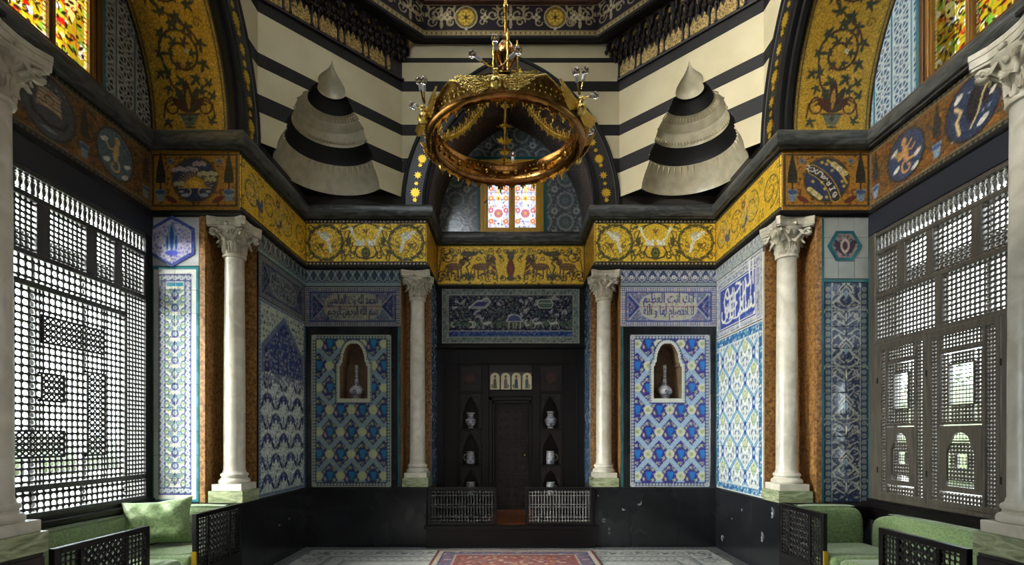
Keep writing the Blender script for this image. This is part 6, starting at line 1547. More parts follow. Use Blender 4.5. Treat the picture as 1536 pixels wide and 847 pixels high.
# ================================================================= mashrabiya windows
def frame_board(fr, par, a, b_, c, d, n0, n1, m='wood_lattice', name='frame', ch=.005):
    q = MB(); q.fbox(fr,min(a,b_),max(a,b_),c,d,n0,n1,cham=ch); return q.build(name,m,par)
def build_window(s):
    fr = FBL if s < 0 else FBR; sg = 1 if s < 0 else -1; m = 'wood_lattice' if s < 0 else 'wood_shutter'
    w_ = tag(empty('window_1' if s < 0 else 'window_2'), kind='structure')
    Bd = lambda Ya,Yb,c,d,n0=-.05,n1=.02,name='frame',mm=None: frame_board(fr,w_,sg*Ya,sg*Yb,c,d,n0,n1,mm or m,name)
    def lat(Ya,Yb,c,d,pitch,kind='grid',rb=.012,rt=.0055,n=-.015,pv=None):
        a,b_ = sorted((sg*Ya,sg*Yb)); return lattice(fr,a,b_,c,d,pitch,kind,rb,rt,5,n,pv)
    def sect(name, specs, mm=None): lattice_obj(specs,name,mm or m,w_)
    yn,yf = YN+.02,Y2-.005; ye = 5.55
    Bd(yn,yf,3.80,4.03,-.06,.03,'head_board','head_board'); Bd(ye,yf,.93,3.80,-.06,.025,'frame','wood_black' if s<0 else m); Bd(yn,yn+.10,.93,3.80,-.06,.025)
    Bd(yn+.1,ye,3.755,3.80)
    # row of tall turned spindles
    sect('spindle_row',[lat(yn+.1,ye,3.60,3.755,.052,'spindle',.019,.009)])
    Bd(yn+.1,ye,3.555,3.60,name='rail')
    # second row: short grilles between broad posts
    xs = [yn+.1,3.72,4.22,4.72,5.12,ye]; zz = (3.13,3.555)
    xs2 = [3.40,3.78,3.90,4.28,4.40,4.78,4.90,5.12,5.22,ye-.02] if s < 0 else [3.40,3.80,3.90,4.30,4.40,4.80,4.88,5.14,5.24,ye-.02]
    sp = []
    for i in range(0,len(xs2),2): sp.append(lat(xs2[i],xs2[i+1],zz[0],zz[1],.050,'grid',.018,.009))
    sect('short_grille',sp)
    for i in range(1,len(xs2)-1,2): Bd(xs2[i],xs2[i+1],zz[0],zz[1],name='post')
    Bd(ye-.02,ye,zz[0],zz[1],name='post')
    Bd(yn+.1,ye,3.085,3.13,name='rail')
    if s < 0:
        cs = 5.285
        sect('lattice_panel',[lat(yn+.1,cs-.03,2.885,3.085,.060,'grid',.019,.0095)]); Bd(yn+.1,cs,2.835,2.885,name='rail')
        Bd(cs-.03,cs,1.16,3.085,name='post'); Bd(yn+.1,ye,1.15,1.20,name='rail'); sect('lattice_panel',[lat(cs,ye,.97,3.085,.045,'grid',.016,.008)]); 
        sect('lattice_panel',[lat(yn+.1,cs,.97,1.15,.062,'grid',.022,.010)])
        # big field with framed insets
        ins = [(4.34,5.02,2.395,2.64,'diag'),(4.80,5.03,1.42,2.22,'diag'),(4.08,4.57,1.42,1.66,'diag'),(4.33,4.57,1.90,2.15,'diag')]
        ys = sorted({yn+.1,cs-.03}|{v for i in ins for v in i[:2]}); zs = sorted({1.20,2.835}|{v for i in ins for v in i[2:4]}); sp = []
        for a,b_ in zip(ys[:-1],ys[1:]):
            for c,d in zip(zs[:-1],zs[1:]):
                k = [i for i in ins if i[0] <= a+1e-6 and b_ <= i[1]+1e-6 and i[2] <= c+1e-6 and d <= i[3]+1e-6]
                if not k: sp.append(lat(a,b_,c,d,.060,'grid',.018,.0088,pv=.062))
        sect('lattice_panel',sp)
        for a,b_,c,d,kd in ins:
            for (p,q_,r_,t_) in ((a,b_,c,c+.02),(a,b_,d-.02,d),(a,a+.022,c,d),(b_-.022,b_,c,d)): Bd(p,q_,r_,t_,-.03,.005,'inset_frame')
            sect('inset_lattice',[lat(a+.02,b_-.02,c+.02,d-.02,.055,kd,.015,.009)])
    else:
        cs = 4.72
        sect('lattice_panel',[lat(4.78,ye,2.63,3.085,.046,'grid',.0175,.0098),lat(yn+.1,4.70,2.63,3.085,.046,'grid',.0175,.0098)]); Bd(4.70,4.78,2.63,3.085,name='post')
        Bd(yn+.1,ye,2.585,2.63,name='rail')
        # three hinged shutters
        for (a,b_) in ((4.862,5.50),(4.125,4.852),(3.40,4.115)):
            sh = empty('shutter', parent=w_); t = .05
            B2 = lambda p,q_,r_,t_,n0=.0,n1=.035,nm='stile': frame_board(fr,sh,sg*p,sg*q_,r_,t_,n0,n1,m,nm,.004)
            B2(a,a+t*.7,.97,2.586); B2(b_-t,b_,.97,2.586); B2(a+t*.7,b_-t,.97,1.02,nm='rail'); B2(a+t*.7,b_-t,2.52,2.586,nm='rail')
            A,B_ = a+t*.7,b_-t; wd = B_-A; p0,p1 = A+wd*.16,B_-wd*.14
            def l2(Ya,Yb,c,d,pitch,kind='grid',rb=.0150,rt=.0098,n=.012): x0,x1 = sorted((sg*Ya,sg*Yb)); return lattice(fr,x0,x1,c,d,pitch,kind,rb,rt,5,n)
            sp = [l2(A,p0-.015,1.02,2.52,.034),l2(p1+.015,B_,1.02,2.52,.034),l2(p0,p1,2.38,2.52,.034),l2(p0,p1,1.02,1.10,.034)]
            # upper inset: frame, border lattice, frame, slats
            uz0,uz1 = 1.74,2.37; i0,i1,j0,j1 = p0+.105,p1-.105,uz0+.15,uz1-.13
            sp += [l2(p0+.02,i0-.015,uz0,uz1-.02,.034),l2(i1+.015,p1-.02,uz0,uz1-.02,.034),l2(i0,i1,uz0,j0-.015,.034),l2(i0,i1,j1+.015,uz1-.02,.034),l2(i0,i1,j0,j1,.035,'slat',.008,.003)]
            for (x0,x1,z0,z1) in ((p0-.015,p0+.015,1.02,2.52),(p1-.015,p1+.015,1.02,2.52),(p0,p1,uz1-.015,uz1+.012),(p0,p1,uz0-.03,uz0)): B2(x0,x1,z0,z1,0,.040,'panel_frame')
            for (x0,x1,z0,z1) in ((i0-.015,i0,j0-.015,j1+.015),(i1,i1+.015,j0-.015,j1+.015),(i0,i1,j0-.015,j0),(i0,i1,j1,j1+.015)): B2(x0,x1,z0,z1,0,.036,'inset_frame')
            # lower inset: solid board pierced by a shouldered arch
            z0,z1 = 1.11,1.70; hw = (p1-p0)/2-.015; cu = (p0+p1)/2; aw = hw*.66
            half_ = [(aw,z0+.05),(aw,z0+.36),(aw*.86,z0+.39),(aw*.80,z0+.42)]+[(aw*.74*math.cos(q_*PI/12),z0+.43+.10*math.sin(q_*PI/12)) for q_ in range(7)]
            for sd in (1,-1):
                q = MB(); P = [(hw,z0+.05),(hw,z1),(0,z1)]+[(x,z) for x,z in half_[::-1]]; P = [(sg*cu+sd*x,z) for x,z in P]
                if sd < 0: P = P[::-1]
                q.prism(fr,P,.018,.040); q.build('arched_board',m,sh)
            B2(cu-hw,cu+hw,z0,z0+.05,.018,.040,'panel_frame')
            sp += [l2(cu-aw,cu+aw,z0+.05,z0+.10,.03,'slat',.007,.004),l2(cu-aw,cu+aw,z0+.115,z0+.22,.034),l2(cu-aw,cu+aw,z0+.34,z0+.44,.034),l2(cu-aw,cu-aw*.45,z0+.22,z0+.34,.034,n=.005),l2(cu+aw*.45,cu+aw,z0+.22,z0+.34,.034,n=.005),l2(cu-aw*.35,cu+aw*.35,z0+.24,z0+.32,.03,'slat',.006,.003),l2(cu-aw*.8,cu+aw*.8,z0+.46,z0+.53,.03,'slat',.006,.003)]
            for (x0,x1,zz0,zz1) in ((cu-aw*.45,cu-aw*.35,z0+.22,z0+.34),(cu+aw*.35,cu+aw*.45,z0+.22,z0+.34),(cu-aw,cu+aw,z0+.10,z0+.115),(cu-aw,cu+aw,z0+.445,z0+.46)): B2(x0,x1,zz0,zz1,.0,.022,'inset_frame')
            lattice_obj(sp,'shutter_lattice',m,sh)
            q = MB(); 
            for zz_ in (1.25,2.2): q.tube([fr.p(sg*(b_-.005),zz_-.03,.04),fr.p(sg*(b_-.005),zz_+.03,.04)],.007,6)
            q.build('hinge','band_black',sh)
        Bd(5.50,ye,.97,2.585,-.03,.03,'frame'); 
    Bd(yn+.1,ye,.91,.97,-.05,.035,'rail')
    for z in (3.24,): Bd(yn,yf,z,z+(.13 if z > 3 else .06),-.27,-.22,'outer_sash')
    for Y in (3.36,3.92,4.47,5.02,5.56): Bd(Y,Y+.055,.93,3.82,-.27,-.22,'outer_sash')
    q = MB(); a_,b_ = sorted((sg*yn,sg*yf)); q.add([fr.p(a_,.93,-.09),fr.p(b_,.93,-.09),fr.p(b_,3.82,-.09),fr.p(a_,3.82,-.09)],[(0,1,2,3)]); q.build('glass_pane','window_glass',w_)
    q = MB(); q.fbox(fr,a_,b_,.84,.90,-.06,.11,cham=.01); q.fbox(fr,a_,b_,.70,.84,0,.05,cham=.01); q.fbox(fr,a_,b_,.90,.93,-.06,.05); q.build('window_sill','wood_black',w_)
build_window(-1); build_window(1)

# ================================================================= door recess: wooden unit, steps
door = tag(empty('door_1'), kind='structure')
FD = Fr((0,Y0,0),(1,0,0))
DX = lambda px: (px-766)*.01096
DZ = lambda py: 1.6+(655-py)*.01096
def wb(name, a, b_, c, d, n0, n1, m='wood_black', par=None, ch=.005):
    q = MB(); q.fbox(FD,a,b_,c,d,n0,n1,cham=ch); return q.build(name,m,par or door)
unit = tag(empty('niche_unit', (0,Y0,.32)), 'dark wooden door surround with arched shelf niches on both sides', 'cabinet'); unit.location = (0,0,0)
for s in (-1,1):
    e = sorted((s*XR,s*.83)); wb('side_panel',e[0],e[1],.32,3.12,-.05,.0,par=unit); 
    for x in (1.10,.87): f = sorted((s*x,s*(x-.02))); wb('moulding',f[0],f[1],.32,3.05,0,.018,par=unit)
    e = sorted((s*.48,s*.83)); f = sorted((s*.36,s*.48)); wb('stile',f[0],f[1],.32,2.82,-.05,.010,par=unit)
    wb('back_board',e[0],e[1],.32,3.0,-.33,-.30,'wood_door',par=unit)
    for x in (.48,.83): g = sorted((s*(x-.008),s*(x+.008))); wb('niche_side',g[0],g[1],.32,2.8,-.31,.0,'wood_door',par=unit,ch=0)
    for z in (.60,1.12,1.71,2.32): wb('shelf',e[0],e[1],z,z+.03,-.31,.006,par=unit)
    wb('top_panel',e[0],e[1],2.35,2.80,-.06,-.02,'wood_door',par=unit)
    q = MB(); cx = s*.665; pts = [(cx+(.10 if j%2 == 0 else .075)*math.cos(j*PI/12),2.565+(.10 if j%2 == 0 else .075)*math.sin(j*PI/12)) for j in range(24)]; q.prism(FD,pts,-.02,.0); q.build('carved_rosette','wood_carved',unit)
    for z0,zt in ((.63,1.12),(1.15,1.71),(1.74,2.32)):
        cx = s*.655; hw = .165; 
        half_ = [(.13,z0),(.13,zt-.30),(.105,zt-.27),(.105,zt-.24),(.07,zt-.16),(.03,zt-.10),(0,zt-.05)]
        for sd in (1,-1):
            q = MB(); P = [(hw,z0),(hw,zt),(0,zt)]+half_[::-1]; P = [(cx+sd*x,z) for x,z in P]
            if sd < 0: P = P[::-1]
            q.prism(FD,P,-.035,-.015); q.build('arched_fret','wood_door',unit)
wb('top_rail',-XR,XR,2.81,3.12,-.05,.004,par=unit); wb('cornice',-XR,XR,3.04,3.12,0,.05,par=unit,ch=.02); wb('moulding',-.86,.86,2.795,2.825,0,.02,par=unit)
wb('centre_rail',-.36,.40,2.26,2.36,-.05,.008,par=unit); wb('centre_panel',-.36,.40,2.36,2.81,-.05,-.005,'wood_door',par=unit)
cvf = paint_figures(.70,.29); fg = painted(cvf, FD, 'figure_tile', 'glaze', unit, -.345, 2.375, lin_split(0,.70,4), [0,.29], n=-.002, thick=.012, gap=.006, rx=150, label='white tile with a robed figure under an arch')
# the door leaf
for a,b_,n0,n1 in ((-.36,-.30,-.05,.0),(-.30,-.26,-.06,-.015),(.34,.40,-.05,.0),(.30,.34,-.06,-.015)): wb('jamb',a,b_,.32,2.26,n0,n1)
wb('head_jamb',-.36,.40,2.20,2.26,-.05,.0); wb('head_jamb',-.30,.34,2.15,2.20,-.06,-.015)
wb('leaf_panel',-.26,.30,.40,2.15,-.10,-.06,'wood_door')
for z0,z1 in ((.46,.98),(1.02,1.52),(1.56,2.10)):
    for (a,b_,c,d) in ((-.23,-.21,z0,z1),(.25,.27,z0,z1),(-.21,.25,z0,z0+.02),(-.21,.25,z1-.02,z1)): wb('panel_bead',a,b_,c,d,-.06,-.045,'wood_door',ch=.003)
    q = MB(); r = random.Random(int(z0*100))
    for j in range(4):
        for i in range(4):
            u = -.18+.13*i; v = z0+.07+(z1-z0-.14)*j/3; a0 = r.random()*6; q.tube([FD.p(u+.05*(1-.08*k)*math.cos(a0+k*.6),v+.05*(1-.08*k)*math.sin(a0+k*.6),-.055) for k in range(9)],.006,5)
            q.ball([float(x) for x in FD.p(u,v,-.055)],.012,6,4)
    q.build('carved_scrolls','wood_carved',door,kind='stuff',smooth=1)
wb('threshold',-.36,.40,.32,.40,-.10,.02,'wood_step')
q = MB(); q.ball([float(x) for x in FD.p(.24,1.3,-.03)],.02,10,8); q.build('door_knob','brass',door,smooth=1)
# raised platform in the recess
plat = tag(empty('trim_7'), 'low black wooden step filling the door recess', kind='structure')
b = MB(); b.box(-XR,XR,7.40,8.44,.0,.27); b.build('riser','wood_black',plat)
b = MB(); b.box(-XR-.03,XR+.06,7.37,8.44,.27,.32); b.build('nosing','wood_black',plat,bevel=.008)
b = MB(); b.box(-.35,.39,7.5,8.42,.32,.326); b.build('tread_board','wood_step',plat)

# ================================================================= balustrades
def balustrade(fr, u0, u1, z0, z1, kind, lab, brass_end=None):
    r = tag(empty('balustrade'), lab, 'balustrade', 'low lattice balustrades'); m = 'wood_black'; t = .045
    fb = lambda nm,a,b_,c,d,n0=-.02,n1=.02,mm=m: frame_board(fr,r,a,b_,c,d,n0,n1,mm,nm,.004)
    fb('stile',u0,u0+t,z0,z1); fb('stile',u1-t,u1,z0,z1); fb('top_rail',u0+t,u1-t,z1-.045,z1); fb('bottom_rail',u0+t,u1-t,z0,z0+.045)
    a,b_,c,d = u0+t,u1-t,z0+.045,z1-.045
    if kind.startswith('back'):
        h = (d-c); sp = [lattice(fr,a,b_,c,c+h*.22,.043,'grid',.012,.006,5),lattice(fr,a,b_,c+h*.78,d,.043,'grid',.012,.006,5),lattice(fr,a,b_,c+h*.43,c+h*.60,.043,'grid',.012,.006,5),lattice(fr,a,b_,c+h*.22,c+h*.43,.043,'spindle',.013,.006,6),lattice(fr,a,b_,c+h*.60,c+h*.78,.043,'spindle',.013,.006,6)]
        lattice_obj(sp,'spindle_lattice','wood_lattice' if kind == 'back' else 'wood_lit',r)
    else:
        w_ = b_-a; x1,x2 = a+w_*.2,b_-w_*.24
        fb('mid_stile',x1,x1+.03,c,d); fb('mid_stile',x2-.03,x2,c,d)
        lattice_obj([lattice(fr,a,x1,c,d,.040,'grid',.011,.006,6),lattice(fr,x2,b_,c,d,.040,'grid',.011,.006,6)],'narrow_lattice',m,r)
        lattice_obj([lattice(fr,x1+.03,x2-.03,c,d,.058,'diag',.017,.009,6,pv=.064)],'diamond_lattice',m,r)
    if brass_end is not None:
        q = MB(); q.fbox(fr,brass_end-.004,brass_end+.012,z0,z0+.22,-.022,.022,cham=.002); q.build('brass_strip','gilt',r)
    return r
FQ = Fr((0,7.43,0),(1,0,0))
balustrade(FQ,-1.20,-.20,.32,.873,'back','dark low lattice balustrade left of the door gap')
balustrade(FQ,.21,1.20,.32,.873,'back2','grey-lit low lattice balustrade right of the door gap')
FSL = Fr((-XW+.01,0,0),(0,1,0)); FSR = Fr((XW-.01,0,0),(0,-1,0))
balustrade(FSL,4.83,5.655,.30,.873,'side','black lattice panel beside the left column, far side of the window seat gap',4.825)
balustrade(FSL,3.33,4.21,.30,.873,'side','black lattice panel nearest the camera on the left, before the green seat')
balustrade(FSR,-5.655,-4.86,.30,.873,'side','black lattice panel beside the right column, far side of the window seat gap',-4.855)
balustrade(FSR,-4.13,-3.33,.30,.873,'side','black lattice panel nearest the camera on the right, before the green seat')
for s in (-1,1):   # plinths of the seats
    k0,k1 = sorted((s*2.96,s*XB)); b = MB(); b.box(k0,k1,YN,Y2,0,.30); o = b.build('trim_%d' % (8 if s < 0 else 9),'wood_black'); tag(o,'black plinth under the window seat',kind='structure')

# ================================================================= seats and cushions
def soft_box(dx, dy, dz, r=.05, n=10, puff=.015, seed=1, round_corner=None):
    """rounded, slightly domed cushion; local origin at the base centre"""
    q = MB(); rg = random.Random(seed); hx,hy,hz = dx/2,dy/2,dz/2; N = n*4; rows = []
    def sup(t, a, b_, p): c,s_ = math.cos(t),math.sin(t); return a*math.copysign(abs(c)**p,c), b_*math.copysign(abs(s_)**p,s_)
    p = .16
    for j in range(13):
        ph = -PI/2+PI*j/12; ce = abs(math.cos(ph))**.32; se = math.copysign(abs(math.sin(ph))**.55,math.sin(ph)); row = []
        for i in range(N):
            x,y = sup(2*PI*i/N,1,1,p); z = hz*se; k = ce
            row.append([x*k*hx*(1+.0*z),y*k*hy,z+hz])
        rows.append(row)
    # top rows: fill in so the surface is domed
    for f in (.7,.4,.12):
        row = []
        for i in range(N):
            x,y = sup(2*PI*i/N,1,1,p); row.append([x*f*hx*.72,y*f*hy*.72,dz+puff*(1-f*f)])
        rows.append(row)
    rows[12] = [[x,y,z] for x,y,z in [(sup(2*PI*i/N,1,1,p)[0]*hx*.80,sup(2*PI*i/N,1,1,p)[1]*hy*.80,dz-.0) for i in range(N)]]
    rows[0] = [[sup(2*PI*i/N,1,1,p)[0]*hx*.9,sup(2*PI*i/N,1,1,p)[1]*hy*.9,0] for i in range(N)]
    q.grid(rows,closed_u=True); q.add(rows[0],[tuple(range(N))[::-1]]); q.add(rows[-1],[tuple(range(N))])
    return q
def cushion(name, x, y, z, dx, dy, dz, lab, cat='cushion', rot=(0,0,0), group=None, **k):
    o = soft_box(dx,dy,dz,**k).build(name,'fabric_green',smooth=1.3); o.location = (x,y,z); o.rotation_euler = rot; tag(o,lab,cat,group); return o
for s,sd in ((-1,'left'),(1,'right')):
    cushion('seat_cushion', s*3.385, 5.125, .30, .76, .66, .19, 'green damask seat pad at the far end of the %s window seat' % sd)
    cushion('seat_cushion', s*3.385, 4.03, .30, .76, 1.46, .20, 'long green damask seat pad under the %s window' % sd)
    cushion('back_cushion', s*3.865, 4.37, .30, .17, 2.06, .52, 'long green bolster below the %s window sill' % sd)
    cushion('back_cushion', s*3.385, 5.55, .30, .76, .17, .56, 'green padded back against the %s tiled pier' % sd)
# loose pillow on the left
q = MB(); N = 28; rows_t = []; rows_b = []; rg = random.Random(4)
for j in range(N+1):
    rt_,rb_ = [],[]
    for i in range(N+1):
        u = -1+2*i/N; v = -1+2*j/N; e = (1-u**4)*(1-v**4); pin = 1-.10*(1-abs(u)**2.2)*0-.09*(abs(v)**3)*(1-u*u)*1.0; 
        x = u*.315*(1-.10*(1-v*v)*abs(u)**3*0-.07*(1-abs(v)))*(1); y = v*.245*(1-.08*(1-abs(u)))
        x *= 1-.06*(1-v*v); y *= 1-.08*(1-u*u); h = .125*e**.5; wv = .008*math.sin(9*u+5*v)*e+.010*math.sin(6*v-4*u*u+1)*e+.006*math.sin(17*u*v+3)*e
        rt_.append((x,y,h+wv)); rb_.append((x,y,-h*.9+wv))
    rows_t.append(rt_); rows_b.append(rb_[::-1])
q.grid(rows_t); q.grid(rows_b); pl = q.build('pillow','fabric_satin',smooth=1.5); me = pl.data
pl.location = (-3.58,5.20,.735); pl.rotation_euler = (math.radians(68),math.radians(-4),math.radians(22)); tag(pl,'plump green satin throw pillow propped in the corner of the left window seat','pillow')

# ================================================================= porcelain in the niches
def porcelain(name, prof, x, y, z, lab, seed, handle=None, cat='vase', spout=False):
    cv = paint_porcelain(seed); z1 = max(p[1] for p in prof); seg = 40; rr = []
    # refine profile
    pz = [p[1] for p in prof]; pr = [p[0] for p in prof]; L_ = 46; zz = []
    for (r0,a),(r1,b_) in zip(prof[:-1],prof[1:]):
        k = max(1,int(math.hypot(b_-a,r1-r0)/z1*L_))
        for i in range(k): t = i/k; zz.append((r0+(r1-r0)*t,a+(b_-a)*t))
    zz.append(prof[-1]); V = []; C = []
    n = len(zz)
    for j,(r_,h) in enumerate(zz):
        for i in range(seg): a = 2*PI*i/seg; V.append((r_*math.cos(a),r_*math.sin(a),h))
    u = (np.arange(seg)/seg*2)%1; samp = cv.sample(u, np.clip(np.array([h for _,h in zz])/z1,0,1)); 
    idx = np.arange(n*seg).reshape(n,seg); Q = np.stack([idx[:-1],np.roll(idx,-1,1)[:-1],np.roll(idx,-1,1)[1:],idx[1:]],-1).reshape(-1,4)
    me = fast_mesh(name,V,Q); set_col(me,samp.reshape(-1,4)); me.materials.append(MATS['glaze']); me.polygons.foreach_set('use_smooth',np.ones(len(Q),bool))
    root = empty(name,(x,y,z)); link_mesh('body',me,root); tag(root,lab,cat,'blue and white porcelain in the niches')
    if handle:
        q = MB(); hx,hz,hr,sg = handle; q.tube([(sg*(hx+hr*math.sin(PI*i/8)),0,hz+hr*1.2*math.cos(PI*i/8)) for i in range(9)],.009,6); q.build('handle','marble_white',root,smooth=1.2)
    q = MB(); rt_ = prof[-1][0]; q.lathe([(rt_,z1),(rt_*.72,z1-.002),(rt_*.66,z1-.03)],20); q.build('inner_rim','marble_white',root,smooth=1)
    return root
bottle = [(.02,0),(.055,0),(.060,.012),(.055,.02),(.085,.05),(.108,.09),(.110,.115),(.095,.155),(.060,.190),(.034,.215),(.030,.235),(.040,.245),(.030,.258),(.022,.30),(.020,.40),(.026,.445),(.030,.455),(.022,.47),(.024,.50)]
porcelain('bottle_vase', bottle, -2.28, 7.60, 2.16, 'long-necked blue and white bottle in the dim left wall niche', 3)
porcelain('bottle_vase', bottle, 2.28, 7.60, 2.16, 'long-necked blue and white bottle in the bright right wall niche', 8)
gob = [(.02,0),(.05,0),(.055,.012),(.045,.03),(.075,.06),(.092,.11),(.088,.15),(.055,.175),(.048,.19),(.060,.225),(.085,.265)]
gb2 = [(.02,0),(.05,0),(.052,.012),(.045,.03),(.080,.06),(.105,.105),(.100,.15),(.065,.19),(.048,.215),(.050,.24),(.070,.285)]
mug = [(.02,0),(.072,0),(.078,.01),(.080,.05),(.070,.15),(.066,.19),(.070,.215)]
porcelain('porcelain_vase', gob, -.665, 8.55, 1.74, 'small flared blue and white vase on the upper left shelf by the door', 1)
porcelain('porcelain_vase', gb2, .665, 8.55, 1.74, 'round-bodied blue and white vase on the upper right shelf by the door', 2)
porcelain('porcelain_jug', mug, -.665, 8.55, 1.15, 'patterned jug with its handle to the left on the left shelf', 4, (.070,.11,.045,-1), 'jug')
porcelain('porcelain_jug', mug, .665, 8.55, 1.15, 'patterned jug with its handle to the right on the right shelf', 5, (.070,.11,.045,1), 'jug')
cup = [(.02,0),(.05,0),(.055,.01),(.05,.03),(.07,.09),(.075,.16),(.07,.22)]
porcelain('porcelain_cup', cup, -.665, 8.55, .63, 'dim cup on the lowest left shelf behind the balustrade', 6, None, 'cup')
porcelain('porcelain_cup', cup, .665, 8.55, .63, 'grey cup on the lowest right shelf behind the balustrade', 7, (.065,.12,.04,1), 'cup')

# ================================================================= rug
cv = paint_rug(2.17,3.6); rg_ = painted(cv, Fr((-1.02,3.6,0),(1,0,0),(0,1,0)), 'rug', 'wool', None, 0,0,[0,2.17],[0,3.6],n=.001,thick=.012,rx=70,ry=80)[0]
tag(rg_,'red and navy patterned wool rug lying on the mosaic floor before the step','rug')

# ================================================================= chandelier
CH = tag(empty('chandelier',(-.045,YC,0)),'great gilt ring chandelier with winged bosses, hanging from a rod','chandelier')
R_ = .645; ZR = 4.13
q = MB(); q.lathe([(R_-.035,ZR+.02),(R_-.045,ZR+.005),(R_-.030,ZR-.012),(R_+.0,ZR-.018),(R_+.03,ZR-.012),(R_+.045,ZR+.005),(R_+.03,ZR+.02),(R_+.02,ZR+.03)],72); q.build('lower_rim','copper',CH,smooth=1)
q = MB(); q.lathe([(R_-.020,ZR+.02),(R_-.016,ZR+.03),(R_-.016,ZR+.15),(R_-.03,ZR+.16),(R_-.035,ZR+.175),(R_-.01,ZR+.185),(R_+.02,ZR+.175),(R_+.02,ZR+.02)],72); q.build('band','copper',CH,smooth=1)
q = MB()
for k in range(40):
    a = 2*PI*k/40; r_ = R_-.022
    if k%3 == 0: q.ball((r_*math.cos(a),r_*math.sin(a),ZR+.09),.022,8,6,sq=(1,1,1.2))
    elif k%3 == 1: q.tube([(r_*math.cos(a-.05),r_*math.sin(a-.05),ZR+.09),(r_*math.cos(a+.05),r_*math.sin(a+.05),ZR+.09)],.010,6)
    else: q.ball((r_*math.cos(a),r_*math.sin(a),ZR+.09),.013,6,5)
for k in range(90): a = 2*PI*k/90; q.ball(((R_-.028)*math.cos(a),(R_-.028)*math.sin(a),ZR+.045),.006,5,4); q.ball(((R_-.028)*math.cos(a),(R_-.028)*math.sin(a),ZR+.135),.006,5,4)
q.build('embossed_beads','brass',CH,kind='stuff',smooth=1)
# hanging leafy fringe
nf = 36
for k in range(nf):
    a = 2*PI*(k+.5)/nf; q = MB(); c_,s_ = math.cos(a),math.sin(a); big = k%3 == 0; h = .095 if big else .06
    fr = Fr((R_*c_,R_*s_,ZR-.014),(-s_,c_,0)); w_ = .050
    P = [(-w_,0),(w_,0),(w_*.9,-h*.28),(w_*.5,-h*.22),(w_*.55,-h*.6),(w_*.2,-h*.5),(w_*.12,-h*.85),(0,-h),(-w_*.12,-h*.85),(-w_*.2,-h*.5),(-w_*.55,-h*.6),(-w_*.5,-h*.22),(-w_*.9,-h*.28)]
    q.prism(fr,P,-.003,.003); q.ball((R_*c_,R_*s_,ZR-.014-h*.45),.010,6,4); q.build('fringe_leaf','brass',CH)
# flared scalloped crown
q = MB(); rows = []; NB = 6; ang0 = math.radians(-95)
N = 144
def scal(a): 
    t = ((a-ang0)/(2*PI/NB))%1; return abs(math.sin(PI*t*1.0)) # 0 at bosses, 1 between
for j in range(7):
    f = j/6; row = []
    for i in range(N):
        a = 2*PI*i/N; t = ((a-ang0)/(2*PI/NB))%1; pk = max(0,1-abs(t-.5)*5.5); sc = .50+.22*abs(math.cos(2*PI*t))+.42*pk
        r_ = R_+.022+.050*f*(.8+.3*sc); z = ZR+.03+.115*f*sc-.0*f+.006*math.sin(a*N/6)*(j%2)
        row.append((r_*math.cos(a),r_*math.sin(a),z))
    rows.append(row)
q.grid(rows,closed_u=True); q.build('scalloped_crown','brass_dark',CH,smooth=.8)
q = MB(); q.tube([rows[-1][i] for i in list(range(N))+[0]],.008,5); q.build('crown_edge','brass_bright',CH,smooth=1)
q = MB()
for k in range(96):
    a = 2*PI*k/96
    for f,zz in ((.022,.055),(.034,.085)): r_ = R_+.022+f; q.ball((r_*math.cos(a),r_*math.sin(a),ZR+zz),.009,5,4)
q.build('crown_studs','brass_bright',CH,kind='stuff',smooth=1)
def glow_bulb(parent, base, tip_dir, n):
    d = Vector(tip_dir).normalized(); b0 = Vector(base); s1 = b0+d*.10; m_ = b0+d*.05+Vector((0,0,-.012))
    g = empty('lamp_arm', parent=parent)
    q = MB(); q.tube([b0,m_,s1],.007,6); q.build('stem','brass',g,smooth=1)
    q = MB(); q.tube([s1,s1+d*.045],[.016,.014],10); q.build('lamp_holder','white_iron',g,smooth=.8)
    q = MB(); q.tube([s1+d*.045,s1+d*.052,s1+d*.065,s1+d*.082,s1+d*.098,s1+d*.105],[.012,.020,.029,.031,.020,.004],14); q.build('light_bulb','bulb_glass',g,smooth=1.3)
for k in range(NB):
    a = ang0+2*PI*k/NB; c_,s_ = math.cos(a),math.sin(a); bo = empty('winged_boss', parent=CH); r_ = R_+.055
    fr = Fr((r_*c_,r_*s_,ZR+.055),(-s_,c_,0)); N_ = Vector(fr.N)
    q = MB(); q.ball(tuple(fr.p(0,-.005,.03)),.048,14,10); q.ball(tuple(fr.p(0,.075,.035)),.024,10,8); q.tube([fr.p(0,.03,.03),fr.p(0,.075,.035)],.018,8); q.tube([fr.p(0,.075,.05),fr.p(0,.06,.085)],[.010,.002],6); q.build('body','brass_bright',bo,smooth=1.2)
    for sd in (-1,1):
        for j in range(6):
            q = MB(); L_ = .30-.03*j; an = .10-.14*j; ca,sa = math.cos(an),math.sin(an); P = [(sd*(.02+u*ca-v*sa),.035+u*sa+v*ca) for u,v in ((0,-.014),(L_*.4,-.026),(L_*.9,-.018),(L_,.0),(L_*.9,.016),(L_*.4,.020),(0,.012))]
            if sd > 0: P = P
            else: P = P[::-1]
            q.prism(fr,P,.012-.003*j,.020-.003*j); q.build('feather','brass_bright',bo)
    o = Vector(fr.p(0,.10,.02)); up = Vector((0,0,1)); out = Vector((c_,s_,0)); tg = Vector((-s_,c_,0))
    for dv in (up*1.0+out*.25,tg*.9+up*.45+out*.3,tg*-.9+up*.45+out*.3): glow_bulb(bo,tuple(o+dv.normalized()*.02),tuple(dv),0)
